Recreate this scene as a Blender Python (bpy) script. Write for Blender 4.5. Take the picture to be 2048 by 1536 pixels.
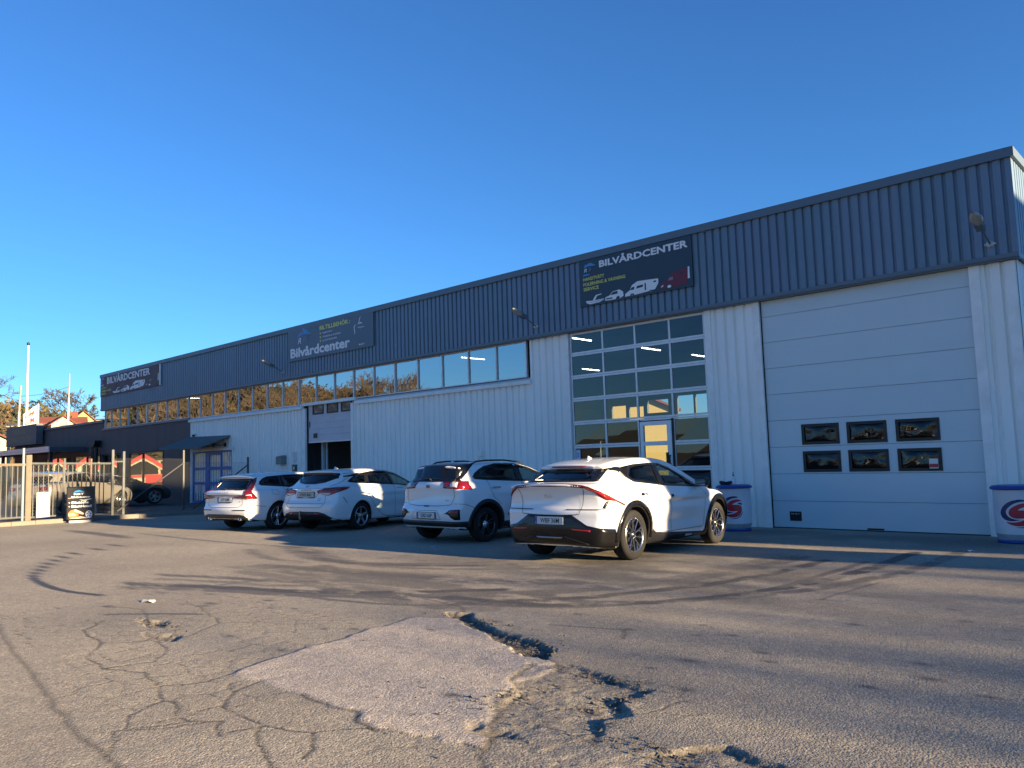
import bpy, bmesh, math, random
import numpy as np
from mathutils import Vector, Matrix
from mathutils.geometry import delaunay_2d_cdt

SC = bpy.context.scene
COL = SC.collection
for o in list(bpy.data.objects):
    bpy.data.objects.remove(o)
R = math.radians
rng = random.Random(7)
nrng = np.random.default_rng(11)

# ------------------------------------------------------------------ camera (X along the facade, +Y into the building, wall plane Y=0)
CAM = Vector((0.0, -16.684, 1.725))
cam = bpy.data.cameras.new('camera'); camo = bpy.data.objects.new('camera', cam); COL.objects.link(camo)
cam.sensor_fit = 'HORIZONTAL'; cam.sensor_width = 36.0; cam.lens = 36*1578.64/2048
cam.clip_start = .1; cam.clip_end = 3000
def _cam():
    th, r, a = 0.0922372462, -0.0316917618, 0.817976965
    f = np.array([0, math.cos(th), math.sin(th)]); rt = np.array([1., 0, 0]); up = np.array([0, -math.sin(th), math.cos(th)])
    rt, up = math.cos(r)*rt+math.sin(r)*up, -math.sin(r)*rt+math.cos(r)*up
    T = np.array([[math.sin(a), -math.cos(a), 0], [math.cos(a), math.sin(a), 0], [0, 0, 1.]])
    return T@rt, T@up, T@f
_r, _u, _f = _cam()
M = Matrix([[_r[i], _u[i], -_f[i], CAM[i]] for i in range(3)]+[[0, 0, 0, 1]])
camo.matrix_world = M
SC.camera = camo

# ------------------------------------------------------------------ daylight: low winter sun from the right, just behind the facade plane
SUN_EL, SUN_OFF = 11.0, 7.0
sd = Vector((math.cos(R(SUN_EL))*math.cos(R(SUN_OFF)), math.cos(R(SUN_EL))*math.sin(R(SUN_OFF)), math.sin(R(SUN_EL))))
W = bpy.data.worlds.new("World"); SC.world = W; W.use_nodes = True
nt = W.node_tree
bg = nt.nodes['Background']
sky = nt.nodes.new('ShaderNodeTexSky'); sky.sky_type = 'NISHITA'; sky.sun_disc = False
sky.sun_elevation = R(SUN_EL); sky.sun_rotation = math.atan2(sd.x, sd.y)
sky.altitude = 0; sky.air_density = 1.0; sky.dust_density = 0.0; sky.ozone_density = 7.0
nt.links.new(sky.outputs[0], bg.inputs[0]); bg.inputs[1].default_value = .058
sl = bpy.data.lights.new('sun', 'SUN'); so = bpy.data.objects.new('sun', sl); COL.objects.link(so)
sl.energy = 5.0; sl.angle = R(.53); sl.color = (1.0, .76, .46)
so.rotation_euler = sd.to_track_quat('Z', 'Y').to_euler(); so.location = (60, 0, 30)
SC.view_settings.view_transform = 'Standard'; SC.view_settings.look = 'None'
SC.view_settings.exposure = 2.12; SC.view_settings.gamma = 1.0; SC.view_settings.use_curve_mapping = False
SC.render.engine = 'CYCLES'
SC.cycles.max_bounces = 8; SC.cycles.transparent_max_bounces = 16; SC.cycles.caustics_reflective = False; SC.cycles.caustics_refractive = False
SC.cycles.use_denoising = True
# ------------------------------------------------------------------ helpers
def gz(y):                                             # the yard falls gently towards the building
    return -.0195*min(max(y, -40.), 0.)

def tag(o, label=None, cat=None, group=None, kind=None):
    if label: o['label'] = label
    if cat: o['category'] = cat
    if group: o['group'] = group
    if kind: o['kind'] = kind
    return o

def thing(name, label, cat, loc=(0, 0, 0), rz=0., group=None, rx=0.):
    o = bpy.data.objects.new(name, None); COL.objects.link(o); o.empty_display_size = .2
    o.location = loc; o.rotation_euler = (rx, 0, rz)
    return tag(o, label, cat, group)

def group_part(name, parent, loc=(0, 0, 0), rot=(0, 0, 0)):
    o = bpy.data.objects.new(name, None); COL.objects.link(o); o.parent = parent
    o.location = loc; o.rotation_euler = rot
    return o

def link(name, me, parent=None, loc=None, rot=None):
    o = bpy.data.objects.new(name, me); COL.objects.link(o)
    if parent: o.parent = parent
    if loc is not None: o.location = loc
    if rot is not None: o.rotation_euler = rot
    return o

class MB:
    def __init__(s): s.v = []; s.f = []; s.mi = []; s.sm = []
    def add(s, vs, fs, mi=0, smooth=False):
        b = len(s.v); s.v += [tuple(map(float, v)) for v in vs]
        for f in fs:
            s.f.append(tuple(int(i)+b for i in f)); s.mi.append(mi); s.sm.append(smooth)
        return s
    def box(s, x0, x1, y0, y1, z0, z1, mi=0):
        return s.add([(x0,y0,z0),(x1,y0,z0),(x1,y1,z0),(x0,y1,z0),(x0,y0,z1),(x1,y0,z1),(x1,y1,z1),(x0,y1,z1)],
                     [(0,3,2,1),(4,5,6,7),(0,1,5,4),(1,2,6,5),(2,3,7,6),(3,0,4,7)], mi)
    def bar(s, p, q, w, h, mi=0, up=(0, 0, 1)):
        p, q = Vector(p), Vector(q); d = (q-p).normalized(); u = Vector(up)
        if abs(d.dot(u)) > .99: u = Vector((0, 1, 0))
        sd_ = d.cross(u).normalized(); u = sd_.cross(d)
        a = sd_*w/2; b = u*h/2
        return s.add([p-a-b, p+a-b, p+a+b, p-a+b, q-a-b, q+a-b, q+a+b, q-a+b], [(0,3,2,1),(4,5,6,7),(0,1,5,4),(1,2,6,5),(2,3,7,6),(3,0,4,7)], mi)
    def tube(s, p, q, r0, r1=None, n=8, mi=0, caps=True, smooth=True):
        r1 = r0 if r1 is None else r1
        p, q = Vector(p), Vector(q); d = (q-p).normalized()
        a = d.orthogonal().normalized(); b = d.cross(a)
        vs = []
        for c, r in ((p, r0), (q, r1)):
            for i in range(n):
                t = 2*math.pi*i/n; vs.append(c+a*math.cos(t)*r+b*math.sin(t)*r)
        s.add(vs, [(i, (i+1) % n, n+(i+1) % n, n+i) for i in range(n)], mi, smooth)
        if caps: s.add(vs, [tuple(range(n))[::-1], tuple(range(n, 2*n))], mi)
        return s
    def path(s, pts, r, n=6, mi=0):
        for a, b in zip(pts[:-1], pts[1:]): s.tube(a, b, r, r, n, mi)
        return s
    def lathe(s, prof, n=24, axis='z', c=(0, 0, 0), mi=0, smooth=True, close=False):
        vs = []
        for (r, h) in prof:
            for i in range(n):
                t = 2*math.pi*i/n; x, y = r*math.cos(t), r*math.sin(t)
                v = (x, y, h) if axis == 'z' else ((x, h, y) if axis == 'y' else (h, x, y))
                vs.append((v[0]+c[0], v[1]+c[1], v[2]+c[2]))
        m = len(prof); fs = []
        for j in range(m-1 if not close else m):
            k = (j+1) % m
            for i in range(n):
                i2 = (i+1) % n
                fs.append((j*n+i, j*n+i2, k*n+i2, k*n+i))
        return s.add(vs, fs, mi, smooth)
    def prism(s, pts, h0, h1, axis='z', mi=0, sides=True):
        # pts 2D closed polygon; axis z: (x,y); y: (x,z); x: (y,z)
        def m(p, h): return (p[0], p[1], h) if axis == 'z' else ((p[0], h, p[1]) if axis == 'y' else (h, p[0], p[1]))
        n = len(pts); r = tri2(pts)
        vs = [m(p, h0) for p in pts]+[m(p, h1) for p in pts]
        fs = [tuple(t) for t in r]+[tuple(i+n for i in t[::-1]) for t in r]
        if sides: fs += [(i, i+n, (i+1) % n+n, (i+1) % n) for i in range(n)]
        return s.add(vs, fs, mi)
    def quad(s, a, b, c, d, mi=0): return s.add([a, b, c, d], [(0, 1, 2, 3)], mi)
    def mesh(s, name, mats):
        me = bpy.data.meshes.new(name); me.from_pydata(s.v, [], s.f)
        for m in (mats if isinstance(mats, (list, tuple)) else [mats]): me.materials.append(m)
        me.polygons.foreach_set('material_index', s.mi); me.polygons.foreach_set('use_smooth', s.sm)
        me.update(); return me
    def build(s, name, mats, parent=None, loc=None, rot=None, fix=True):
        me = s.mesh(name, mats)
        if fix:
            b = bmesh.new(); b.from_mesh(me); bmesh.ops.recalc_face_normals(b, faces=b.faces); b.to_mesh(me); b.free()
        return link(name, me, parent, loc, rot)

def split_parts(fs):
    pass

def tri2(pts):
    r = delaunay_2d_cdt([Vector(p) for p in pts], [], [list(range(len(pts)))], 1, 1e-7)
    vs, fs, orig = r[0], r[2], r[3]
    mp = [o[0] if o else None for o in orig]
    return [tuple(mp[i] for i in f) for f in fs if all(mp[i] is not None for i in f)]

def np_mesh(name, V, F, mats, smooth=True, mi=None):
    me = bpy.data.meshes.new(name)
    V = np.asarray(V, np.float32); F = np.asarray(F, np.int32); k = F.shape[1]
    me.vertices.add(len(V)); me.vertices.foreach_set('co', V.ravel())
    me.loops.add(F.size); me.loops.foreach_set('vertex_index', F.ravel())
    me.polygons.add(len(F)); me.polygons.foreach_set('loop_start', np.arange(0, F.size, k, dtype=np.int32))
    try: me.polygons.foreach_set('loop_total', np.full(len(F), k, np.int32))
    except Exception: pass
    for m in (mats if isinstance(mats, (list, tuple)) else [mats]): me.materials.append(m)
    if mi is not None: me.polygons.foreach_set('material_index', np.asarray(mi, np.int32))
    me.polygons.foreach_set('use_smooth', np.full(len(F), smooth, bool))
    me.update(calc_edges=True); me.validate()
    return me

# ------------------------------------------------------------------ materials
MATS = {}
def mat(name, col, rough=.6, metal=0., coat=0., noise=0., nscale=8., bump=0., bscale=60., spec=.5, col2=None, two=None, emit=0., streak=0.):
    if name in MATS: return MATS[name]
    m = bpy.data.materials.new(name); m.use_nodes = True; MATS[name] = m
    t = m.node_tree; b = t.nodes['Principled BSDF']
    b.inputs['Base Color'].default_value = (*col, 1); b.inputs['Roughness'].default_value = rough
    b.inputs['Metallic'].default_value = metal; b.inputs['Coat Weight'].default_value = coat; b.inputs['Coat Roughness'].default_value = .03
    b.inputs['Specular IOR Level'].default_value = spec
    if emit: b.inputs['Emission Color'].default_value = (*col, 1); b.inputs['Emission Strength'].default_value = emit
    tc = None
    if noise or bump or streak:
        tc = t.nodes.new('ShaderNodeTexCoord')
    if noise or streak:
        c2 = col2 or tuple(c*.55 for c in col)
        n = t.nodes.new('ShaderNodeTexNoise'); n.inputs['Scale'].default_value = nscale; n.inputs['Detail'].default_value = 6; n.inputs['Roughness'].default_value = .65
        if streak:
            mp = t.nodes.new('ShaderNodeMapping'); mp.inputs['Scale'].default_value = (1, 1, streak)
            t.links.new(tc.outputs['Object'], mp.inputs[0]); t.links.new(mp.outputs[0], n.inputs[0])
        else: t.links.new(tc.outputs['Object'], n.inputs[0])
        r = t.nodes.new('ShaderNodeValToRGB'); r.color_ramp.elements[0].position = .35; r.color_ramp.elements[1].position = .75
        r.color_ramp.elements[0].color = (0, 0, 0, 1); r.color_ramp.elements[1].color = (noise, noise, noise, 1)
        t.links.new(n.outputs['Fac'], r.inputs[0])
        x = t.nodes.new('ShaderNodeMix'); x.data_type = 'RGBA'
        x.inputs['A'].default_value = (*col, 1); x.inputs['B'].default_value = (*c2, 1)
        t.links.new(r.outputs[0], x.inputs['Factor']); t.links.new(x.outputs['Result'], b.inputs['Base Color'])
        rr = t.nodes.new('ShaderNodeMath'); rr.operation = 'MULTIPLY_ADD'; rr.inputs[1].default_value = .25*noise; rr.inputs[2].default_value = rough
        t.links.new(n.outputs['Fac'], rr.inputs[0]); t.links.new(rr.outputs[0], b.inputs['Roughness'])
    if bump:
        n2 = t.nodes.new('ShaderNodeTexNoise'); n2.inputs['Scale'].default_value = bscale; n2.inputs['Detail'].default_value = 3
        t.links.new(tc.outputs['Object'], n2.inputs[0])
        bp = t.nodes.new('ShaderNodeBump'); bp.inputs['Strength'].default_value = bump; bp.inputs['Distance'].default_value = .02
        t.links.new(n2.outputs['Fac'], bp.inputs['Height']); t.links.new(bp.outputs[0], b.inputs['Normal'])
    if two:
        g = t.nodes.new('ShaderNodeNewGeometry'); d = t.nodes.new('ShaderNodeBsdfDiffuse'); d.inputs[0].default_value = (*two, 1)
        mx = t.nodes.new('ShaderNodeMixShader'); o = t.nodes['Material Output']
        t.links.new(g.outputs['Backfacing'], mx.inputs[0]); t.links.new(b.outputs[0], mx.inputs[1]); t.links.new(d.outputs[0], mx.inputs[2])
        t.links.new(mx.outputs[0], o.inputs[0])
    return m

def glass(name, tint, ior=1.5, rough=.01, gain=1., bump=0., bscale=3.):
    if name in MATS: return MATS[name]
    m = bpy.data.materials.new(name); m.use_nodes = True; MATS[name] = m
    t = m.node_tree; t.nodes.remove(t.nodes['Principled BSDF']); o = t.nodes['Material Output']
    tr = t.nodes.new('ShaderNodeBsdfTransparent'); tr.inputs[0].default_value = (*tint, 1)
    gl = t.nodes.new('ShaderNodeBsdfGlossy'); gl.inputs['Roughness'].default_value = rough; gl.inputs['Color'].default_value = (1, 1, 1, 1)
    fr = t.nodes.new('ShaderNodeFresnel'); fr.inputs['IOR'].default_value = ior
    mx = t.nodes.new('ShaderNodeMixShader')
    g = t.nodes.new('ShaderNodeNewGeometry'); inv = t.nodes.new('ShaderNodeMath'); inv.operation = 'SUBTRACT'; inv.inputs[0].default_value = gain
    mu = t.nodes.new('ShaderNodeMath'); mu.operation = 'MULTIPLY'; mu.use_clamp = True
    sc = t.nodes.new('ShaderNodeMath'); sc.operation = 'MULTIPLY'; sc.inputs[1].default_value = gain*.999
    t.links.new(g.outputs['Backfacing'], sc.inputs[0]); t.links.new(sc.outputs[0], inv.inputs[1])
    t.links.new(fr.outputs[0], mu.inputs[0]); t.links.new(inv.outputs[0], mu.inputs[1])
    t.links.new(mu.outputs[0], mx.inputs[0]); t.links.new(tr.outputs[0], mx.inputs[1]); t.links.new(gl.outputs[0], mx.inputs[2]); t.links.new(mx.outputs[0], o.inputs[0])
    if bump:
        tc = t.nodes.new('ShaderNodeTexCoord'); n = t.nodes.new('ShaderNodeTexNoise'); n.inputs['Scale'].default_value = bscale
        t.links.new(tc.outputs['Object'], n.inputs[0]); b = t.nodes.new('ShaderNodeBump'); b.inputs['Strength'].default_value = bump; b.inputs['Distance'].default_value = .05
        t.links.new(n.outputs['Fac'], b.inputs['Height']); t.links.new(b.outputs[0], gl.inputs['Normal'])
    return m

# ------------------------------------------------------------------ lettering as thin geometry (local x right, y up, z out)
def text_mb(s, size=1., bold=0., sx=1., shear=0., th=.0, align='LEFT', mb=None, at=(0, 0), mi=0, space=1., res=2, rot=0.):
    cu = bpy.data.curves.new('txt', 'FONT'); cu.body = s; cu.size = size; cu.offset = bold*size; cu.align_x = align; cu.resolution_u = res
    cu.space_character = space; cu.shear = shear
    ob = bpy.data.objects.new('txt', cu); me = bpy.data.meshes.new_from_object(ob)
    mb = mb or MB(); c, n = math.cos(rot), math.sin(rot)
    vs = [((v.co.x*sx), v.co.y) for v in me.vertices]
    vs = [(x*c-y*n+at[0], x*n+y*c+at[1], th) for x, y in vs]
    mb.add(vs, [tuple(p.vertices) for p in me.polygons], mi)
    bpy.data.objects.remove(ob); bpy.data.curves.remove(cu); bpy.data.meshes.remove(me)
    return mb

def rbox(mb, c, s, r=.05, tilt=0., mi=0):
    b = bmesh.new(); bmesh.ops.create_cube(b, size=1.)
    bmesh.ops.scale(b, vec=s, verts=b.verts)
    bmesh.ops.bevel(b, geom=b.edges[:]+b.verts[:], offset=r, segments=2, affect='EDGES', profile=.6)
    bmesh.ops.rotate(b, matrix=Matrix.Rotation(tilt, 3, 'Y'), verts=b.verts)
    bmesh.ops.translate(b, vec=c, verts=b.verts)
    b.verts.index_update(); mb.add([v.co[:] for v in b.verts], [[v.index for v in f.verts] for f in b.faces], mi, True); b.free()
    return mb

def inset(P, d):
    P = [Vector(p) for p in P]; n = len(P)
    A = sum(P[i].x*P[(i+1) % n].y-P[(i+1) % n].x*P[i].y for i in range(n)); sg = 1 if A > 0 else -1
    out = []
    for i in range(n):
        a, b, c = P[i-1], P[i], P[(i+1) % n]
        e1 = (b-a).normalized(); e2 = (c-b).normalized()
        n1 = Vector((-e1.y, e1.x))*sg; n2 = Vector((-e2.y, e2.x))*sg
        m = (n1+n2); L = m.length
        m = m/L if L > 1e-6 else n1
        out.append(b+m*d/max(.5, m.dot(n1)))
    return [tuple(p) for p in out]

def rounded(P, r, n=4):
    P = [Vector(p) for p in P]; out = []
    for i in range(len(P)):
        a, b, c = P[i-1], P[i], P[(i+1) % len(P)]
        d1 = min(r, (a-b).length*.45); d2 = min(r, (c-b).length*.45)
        p = b+(a-b).normalized()*d1; q = b+(c-b).normalized()*d2
        for k in range(n+1):
            t = k/n; out.append(tuple(p*(1-t)**2+b*2*t*(1-t)+q*t*t))
    return out

def resample(P, step, closed=True):
    P = [np.array(p, float) for p in P]; out = []
    seg = list(zip(P, P[1:]+P[:1])) if closed else list(zip(P[:-1], P[1:]))
    for a, b in seg:
        L = np.linalg.norm(b-a); k = max(1, int(math.ceil(L/step)))
        for i in range(k): out.append(a+(b-a)*i/k)
    if not closed: out.append(P[-1])
    return np.array(out)

def in_poly(x, y, P):
    P = np.asarray(P, float); r = np.zeros(x.shape, bool)
    for (ax, ay), (bx, by) in zip(P, np.roll(P, -1, 0)):
        c = ((ay <= y) & (by > y)) | ((by <= y) & (ay > y))
        if abs(by-ay) > 1e-12: r ^= c & (x < ax+(y-ay)/(by-ay)*(bx-ax))
    return r
# ------------------------------------------------------------------ shared materials
WHITE = mat('white_paint', (.74, .745, .74), .30, coat=1., two=(.02, .02, .022))
BLACKP = mat('black_trim', (.012, .012, .014), .42, bump=.15, bscale=300)
GLOSSB = mat('gloss_black', (.006, .006, .007), .22, coat=.25, spec=.35)
RUBBER = mat('tyre_rubber', (.008, .008, .008), .8, bump=.25, bscale=120, noise=.4, nscale=5, col2=(.013, .012, .011))
SILVER = mat('alloy', (.48, .48, .49), .28, metal=1.)
GREYAL = mat('dark_alloy', (.09, .09, .095), .3, metal=1.)
MACH = mat('machined_alloy', (.55, .55, .56), .22, metal=1.)
BLKAL = mat('black_alloy', (.012, .012, .013), .3, coat=.5)
REDL = mat('red_lens', (.30, .006, .008), .1, coat=1.)
REDD = mat('dark_red_lens', (.12, .003, .006), .1, coat=1.)
CLEARL = mat('clear_lens', (.55, .55, .56), .12, coat=1.)
CHROME = mat('chrome', (.75, .75, .76), .08, metal=1.)
PLATEW = mat('plate_white', (.60, .61, .61), .4)
PLATEG = mat('plate_grey', (.40, .42, .40), .5)
EUBLUE = mat('plate_blue', (.01, .05, .35), .4)
INK = mat('ink_black', (.008, .008, .01), .5)
SEAT = mat('seat_cloth', (.02, .02, .022), .85, bump=.2)
HOUSING = mat('lamp_housing', (.30, .30, .31), .25, metal=1.)
CGLASS = glass('car_glass', (.50, .58, .54), 1.52, .004)
DGLASS = glass('dark_car_glass', (.06, .075, .08), 1.55, .004)
WELL = mat('wheel_well', (.006, .006, .006), .95)

# ------------------------------------------------------------------ car bodies: implicit surface -> mesh
def chaikin(P, n=3, closed=True):
    P = np.asarray(P, float)
    for _ in range(n):
        Q = np.roll(P, -1, 0)
        if closed:
            P = np.stack([.75*P+.25*Q, .25*P+.75*Q], 1).reshape(-1, 2)
        else:
            A, B = P[:-1], P[1:]
            P = np.vstack([P[:1], np.stack([.75*A+.25*B, .25*A+.75*B], 1).reshape(-1, 2), P[-1:]])
    return P

def poly_sdf(px, pz, P):
    P = np.asarray(P, float)
    d = np.full(px.shape, 1e9); inside = np.zeros(px.shape, bool)
    for (ax, az), (bx, bz) in zip(P, np.roll(P, -1, 0)):
        ex, ez = bx-ax, bz-az
        wx, wz = px-ax, pz-az
        t = np.clip((wx*ex+wz*ez)/max(ex*ex+ez*ez, 1e-12), 0, 1)
        d = np.minimum(d, (wx-ex*t)**2+(wz-ez*t)**2)
        c = ((az <= pz) & (bz > pz)) | ((bz <= pz) & (az > pz))
        if abs(ez) > 1e-12:
            inside ^= c & (px < ax+(pz-az)/ez*ex)
    d = np.sqrt(d)
    return np.where(inside, -d, d)

class Table:
    def __init__(s, poly, x0, x1, z0, z1, h=.0125):
        s.x0, s.z0, s.h = x0, z0, h
        s.nx, s.nz = int((x1-x0)/h)+1, int((z1-z0)/h)+1
        X, Z = np.meshgrid(x0+h*np.arange(s.nx), z0+h*np.arange(s.nz), indexing='ij')
        s.T = poly_sdf(X, Z, poly)
    def __call__(s, x, z):
        u = np.clip((x-s.x0)/s.h, 0, s.nx-1.001); v = np.clip((z-s.z0)/s.h, 0, s.nz-1.001)
        i = u.astype(int); j = v.astype(int); a = u-i; b = v-j
        T = s.T
        return (T[i, j]*(1-a)+T[i+1, j]*a)*(1-b)+(T[i, j+1]*(1-a)+T[i+1, j+1]*a)*b

def smax(a, b, k):
    h = np.clip(.5+.5*(a-b)/k, 0, 1)
    return b+(a-b)*h+k*h*(1-h)
def smin(a, b, k):
    return -smax(-a, -b, k)

class Body:
    def __init__(s, S):
        s.S = S
        s.xr, s.xf = min(p[0] for p in S['lo']), max(p[0] for p in S['lo'])
        box = (s.xr-.5, s.xf+.5, -.1, 2.0)
        s.TL = Table(chaikin(S['lo'], 2), *box); s.TU = Table(chaikin(S['up'], 2), *box)
    def f(s, P):
        S = s.S; x, y, z = P[..., 0], P[..., 1], P[..., 2]
        ay = np.abs(y); W = S['W']
        tr = np.clip((s.xr+1.1-x)/1.1, 0, 1); tf = np.clip((x-(s.xf-1.4))/1.4, 0, 1)
        xe = x-S.get('kr', .16)*ay**2*tr+S.get('kf', .22)*ay**2*tf
        a = s.TL(xe, z+S.get('kzl', .03)*ay**2)
        rr = np.clip((s.xr+S.get('lr', .75)-x)/S.get('lr', .75), 0, 1.2); rf = np.clip((x-(s.xf-1.0))/1.0, 0, 1.2)
        w = W-S.get('cr', .10)*rr**2.2-S.get('cf', .16)*rf**2.2
        zl = S.get('zw', .68)
        w = w-S.get('lowin', .07)*np.clip((zl-z)/.45, 0, 1.3)**1.6-S.get('hiin', .09)*np.clip((z-zl)/.4, 0, 2)**1.7
        sc = S.get('scoop', .018)
        w = w-sc*np.exp(-((z-.52)/.13)**2)*np.clip((x-.5)/.3, 0, 1)*np.clip((2.35-x)/.3, 0, 1)
        for xw in (0, S['wb']):
            r = np.hypot(x-xw, z-S['rw'])
            w = w+S.get('flare', .02)*np.exp(-((r-S['ra']-.02)/.10)**2)
        lo = smax(a, (ay-w), S.get('kl', .10))
        tu = np.clip((S.get('xu', .9)-x)/(S.get('xu', .9)-s.xr), 0, 1.1); tv = np.clip((x-1.2)/(s.xf-1.9), 0, 1.2)
        xu = x-S.get('kru', .16)*ay**2*tu+S.get('kfu', .30)*ay**2*np.clip((x-1.0)/1.0, 0, 1)
        b = s.TU(xu, z+S.get('kzu', .07)*ay**2)
        wu = S['wu']-S['tan']*(z-S['zb'])-S.get('cu', .12)*tu**2-S.get('cv', .06)*tv**2
        up = smax(b, (ay-wu)/math.sqrt(1+S['tan']**2), S.get('ku', .09))
        f = smin(lo, up, S.get('kb', .05))
        for xw in (0, S['wb']):
            c = np.hypot(x-xw, z-S['rw'])-S['ra']
            well = smax(c, (W-.34)-ay, .01)
            f = smax(f, -well, .012)
        return f
    def grad(s, P, h=.006):
        g = np.zeros_like(P)
        for i in range(3):
            e = np.zeros(3); e[i] = h
            g[..., i] = (s.f(P+e)-s.f(P-e))/(2*h)
        return g
    def cast(s, O, D, n=70):
        O = np.asarray(O, float); D = np.asarray(D, float)
        D = D/np.linalg.norm(D, axis=-1, keepdims=True)
        t = np.zeros(len(O))
        for _ in range(n):
            t = t+.75*np.clip(s.f(O+D*t[:, None]), -.2, .3)
        return O+D*t[:, None]
    def mesh(s, h=.025):
        S = s.S
        ax = [np.arange(s.xr-.1, s.xf+.1, h), (np.arange(-int((S['W']+.12)/h)-1, int((S['W']+.12)/h)+2))*h+.0, np.arange(.08, 1.72, h)]
        G = np.stack(np.meshgrid(*ax, indexing='ij'), -1)
        F = s.f(G); n = F.shape
        ins = F < 0
        c = tuple(k-1 for k in n)
        acc = np.zeros(c+(3,)); cnt = np.zeros(c)
        for a in range(3):
            o = [b for b in range(3) if b != a]
            for i in (0, 1):
                for j in (0, 1):
                    s0 = [None]*3; s1 = [None]*3
                    s0[a] = slice(0, c[a]); s1[a] = slice(1, c[a]+1)
                    for q, d in zip(o, (i, j)):
                        s0[q] = s1[q] = slice(d, c[q]+d)
                    A, B = F[tuple(s0)], F[tuple(s1)]
                    m = (A < 0) != (B < 0)
                    t = np.where(m, A/np.where(m, A-B, 1), 0)
                    p = G[tuple(s0)]+(G[tuple(s1)]-G[tuple(s0)])*t[..., None]
                    acc += p*m[..., None]; cnt += m
        act = cnt > 0
        V = acc[act]/cnt[act][:, None]
        idx = -np.ones(c, int); idx[act] = np.arange(len(V))
        Q = []
        for a in range(3):
            o = [b for b in range(3) if b != a]
            s0 = [slice(1, c[q]) for q in range(3)]; s1 = list(s0)
            s0[a] = slice(0, c[a]); s1[a] = slice(1, c[a]+1)
            A, B = ins[tuple(s0)], ins[tuple(s1)]
            m = A != B
            w = np.argwhere(m)
            for q in o: w[:, q] += 1
            flip = A[m]
            ids = []
            for (i, j) in ((0, 0), (1, 0), (1, 1), (0, 1)):
                k = w.copy(); k[:, o[0]] -= i; k[:, o[1]] -= j
                ids.append(idx[k[:, 0], k[:, 1], k[:, 2]])
            q = np.stack(ids, 1)
            if a == 1: flip = ~flip
            q = np.where(flip[:, None], q, q[:, ::-1])
            Q.append(q)
        Q = np.vstack(Q)
        for _ in range(2):
            g = s.grad(V); gg = (g*g).sum(1)
            st = np.clip(s.f(V)/np.maximum(gg, .3), -.012, .012)
            V = V-g*st[:, None]
        return V, Q

EV = dict(clad=1, W=.945, wb=2.9, rw=.37, ra=.425, zb=1.08, wu=.875, tan=.60, zw=.72, kr=.17, cr=.13, lr=.6, flare=.03, hiin=.075, kl=.085, cu=.17, kru=.22, kb=.06, ku=.075, scoop=.03, cf=.2,
  lo=[(-.80,.20),(-.90,.30),(-.935,.42),(-.94,.55),(-.92,.66),(-.925,.74),(-.905,.79),(-.87,.84),(-.865,.95),(-.90,1.06),(-.955,1.115),(-.955,1.15),(-.90,1.165),(-.74,1.165),(-.3,1.15),(.5,1.11),(1.6,1.05),(2.9,1.0),(3.35,.93),(3.60,.82),(3.72,.66),(3.745,.42),(3.66,.20)],
  up=[(-.80,1.05),(-.74,1.165),(-.31,1.385),(-.36,1.405),(-.36,1.43),(-.30,1.455),(.1,1.52),(.6,1.555),(1.0,1.56),(1.5,1.54),(1.9,1.46),(2.4,1.25),(2.95,1.02),(2.9,.90),(-.7,.95)])
NI = dict(clad=1, W=.9025, wb=2.7, rw=.335, ra=.395, zb=1.10, wu=.83, tan=.42, zw=.70, kr=.13, cr=.10, lr=.5, flare=.022, hiin=.06, kl=.08, cu=.10, kru=.16, kb=.045, ku=.09, scoop=.028,
  lo=[(-.66,.24),(-.77,.36),(-.805,.48),(-.81,.62),(-.77,.69),(-.725,.74),(-.705,.90),(-.715,1.05),(-.68,1.155),(-.55,1.18),(.5,1.15),(1.6,1.10),(2.4,1.05),(3.0,.97),(3.35,.86),(3.5,.72),(3.56,.55),(3.54,.36),(3.45,.22)],
  up=[(-.74,1.06),(-.67,1.165),(-.44,1.40),(-.56,1.43),(-.56,1.46),(-.50,1.485),(-.1,1.53),(.5,1.555),(1.1,1.54),(1.6,1.46),(2.1,1.27),(2.55,1.08),(2.5,.95),(-.6,.95)])
IF = dict(W=.9075, wb=2.77, rw=.33, ra=.375, zb=1.03, wu=.835, tan=.50, zw=.66, kr=.20, cr=.13, lr=.7, flare=.014, hiin=.07, kl=.10, cu=.16, kru=.26, kb=.06, ku=.10, scoop=.02,
  lo=[(-.85,.24),(-1.0,.34),(-1.05,.46),(-1.065,.60),(-1.045,.68),(-.985,.72),(-.95,.85),(-.935,1.0),(-.86,1.075),(-.6,1.09),(.2,1.06),(1.5,1.0),(2.3,.95),(3.0,.87),(3.45,.74),(3.66,.6),(3.71,.45),(3.68,.3),(3.6,.2)],
  up=[(-.95,.98),(-.86,1.075),(-.52,1.36),(-.60,1.385),(-.60,1.41),(-.52,1.435),(0,1.47),(.6,1.48),(1.1,1.465),(1.55,1.40),(2.1,1.2),(2.65,.98),(2.6,.88),(-.8,.9)])
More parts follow.
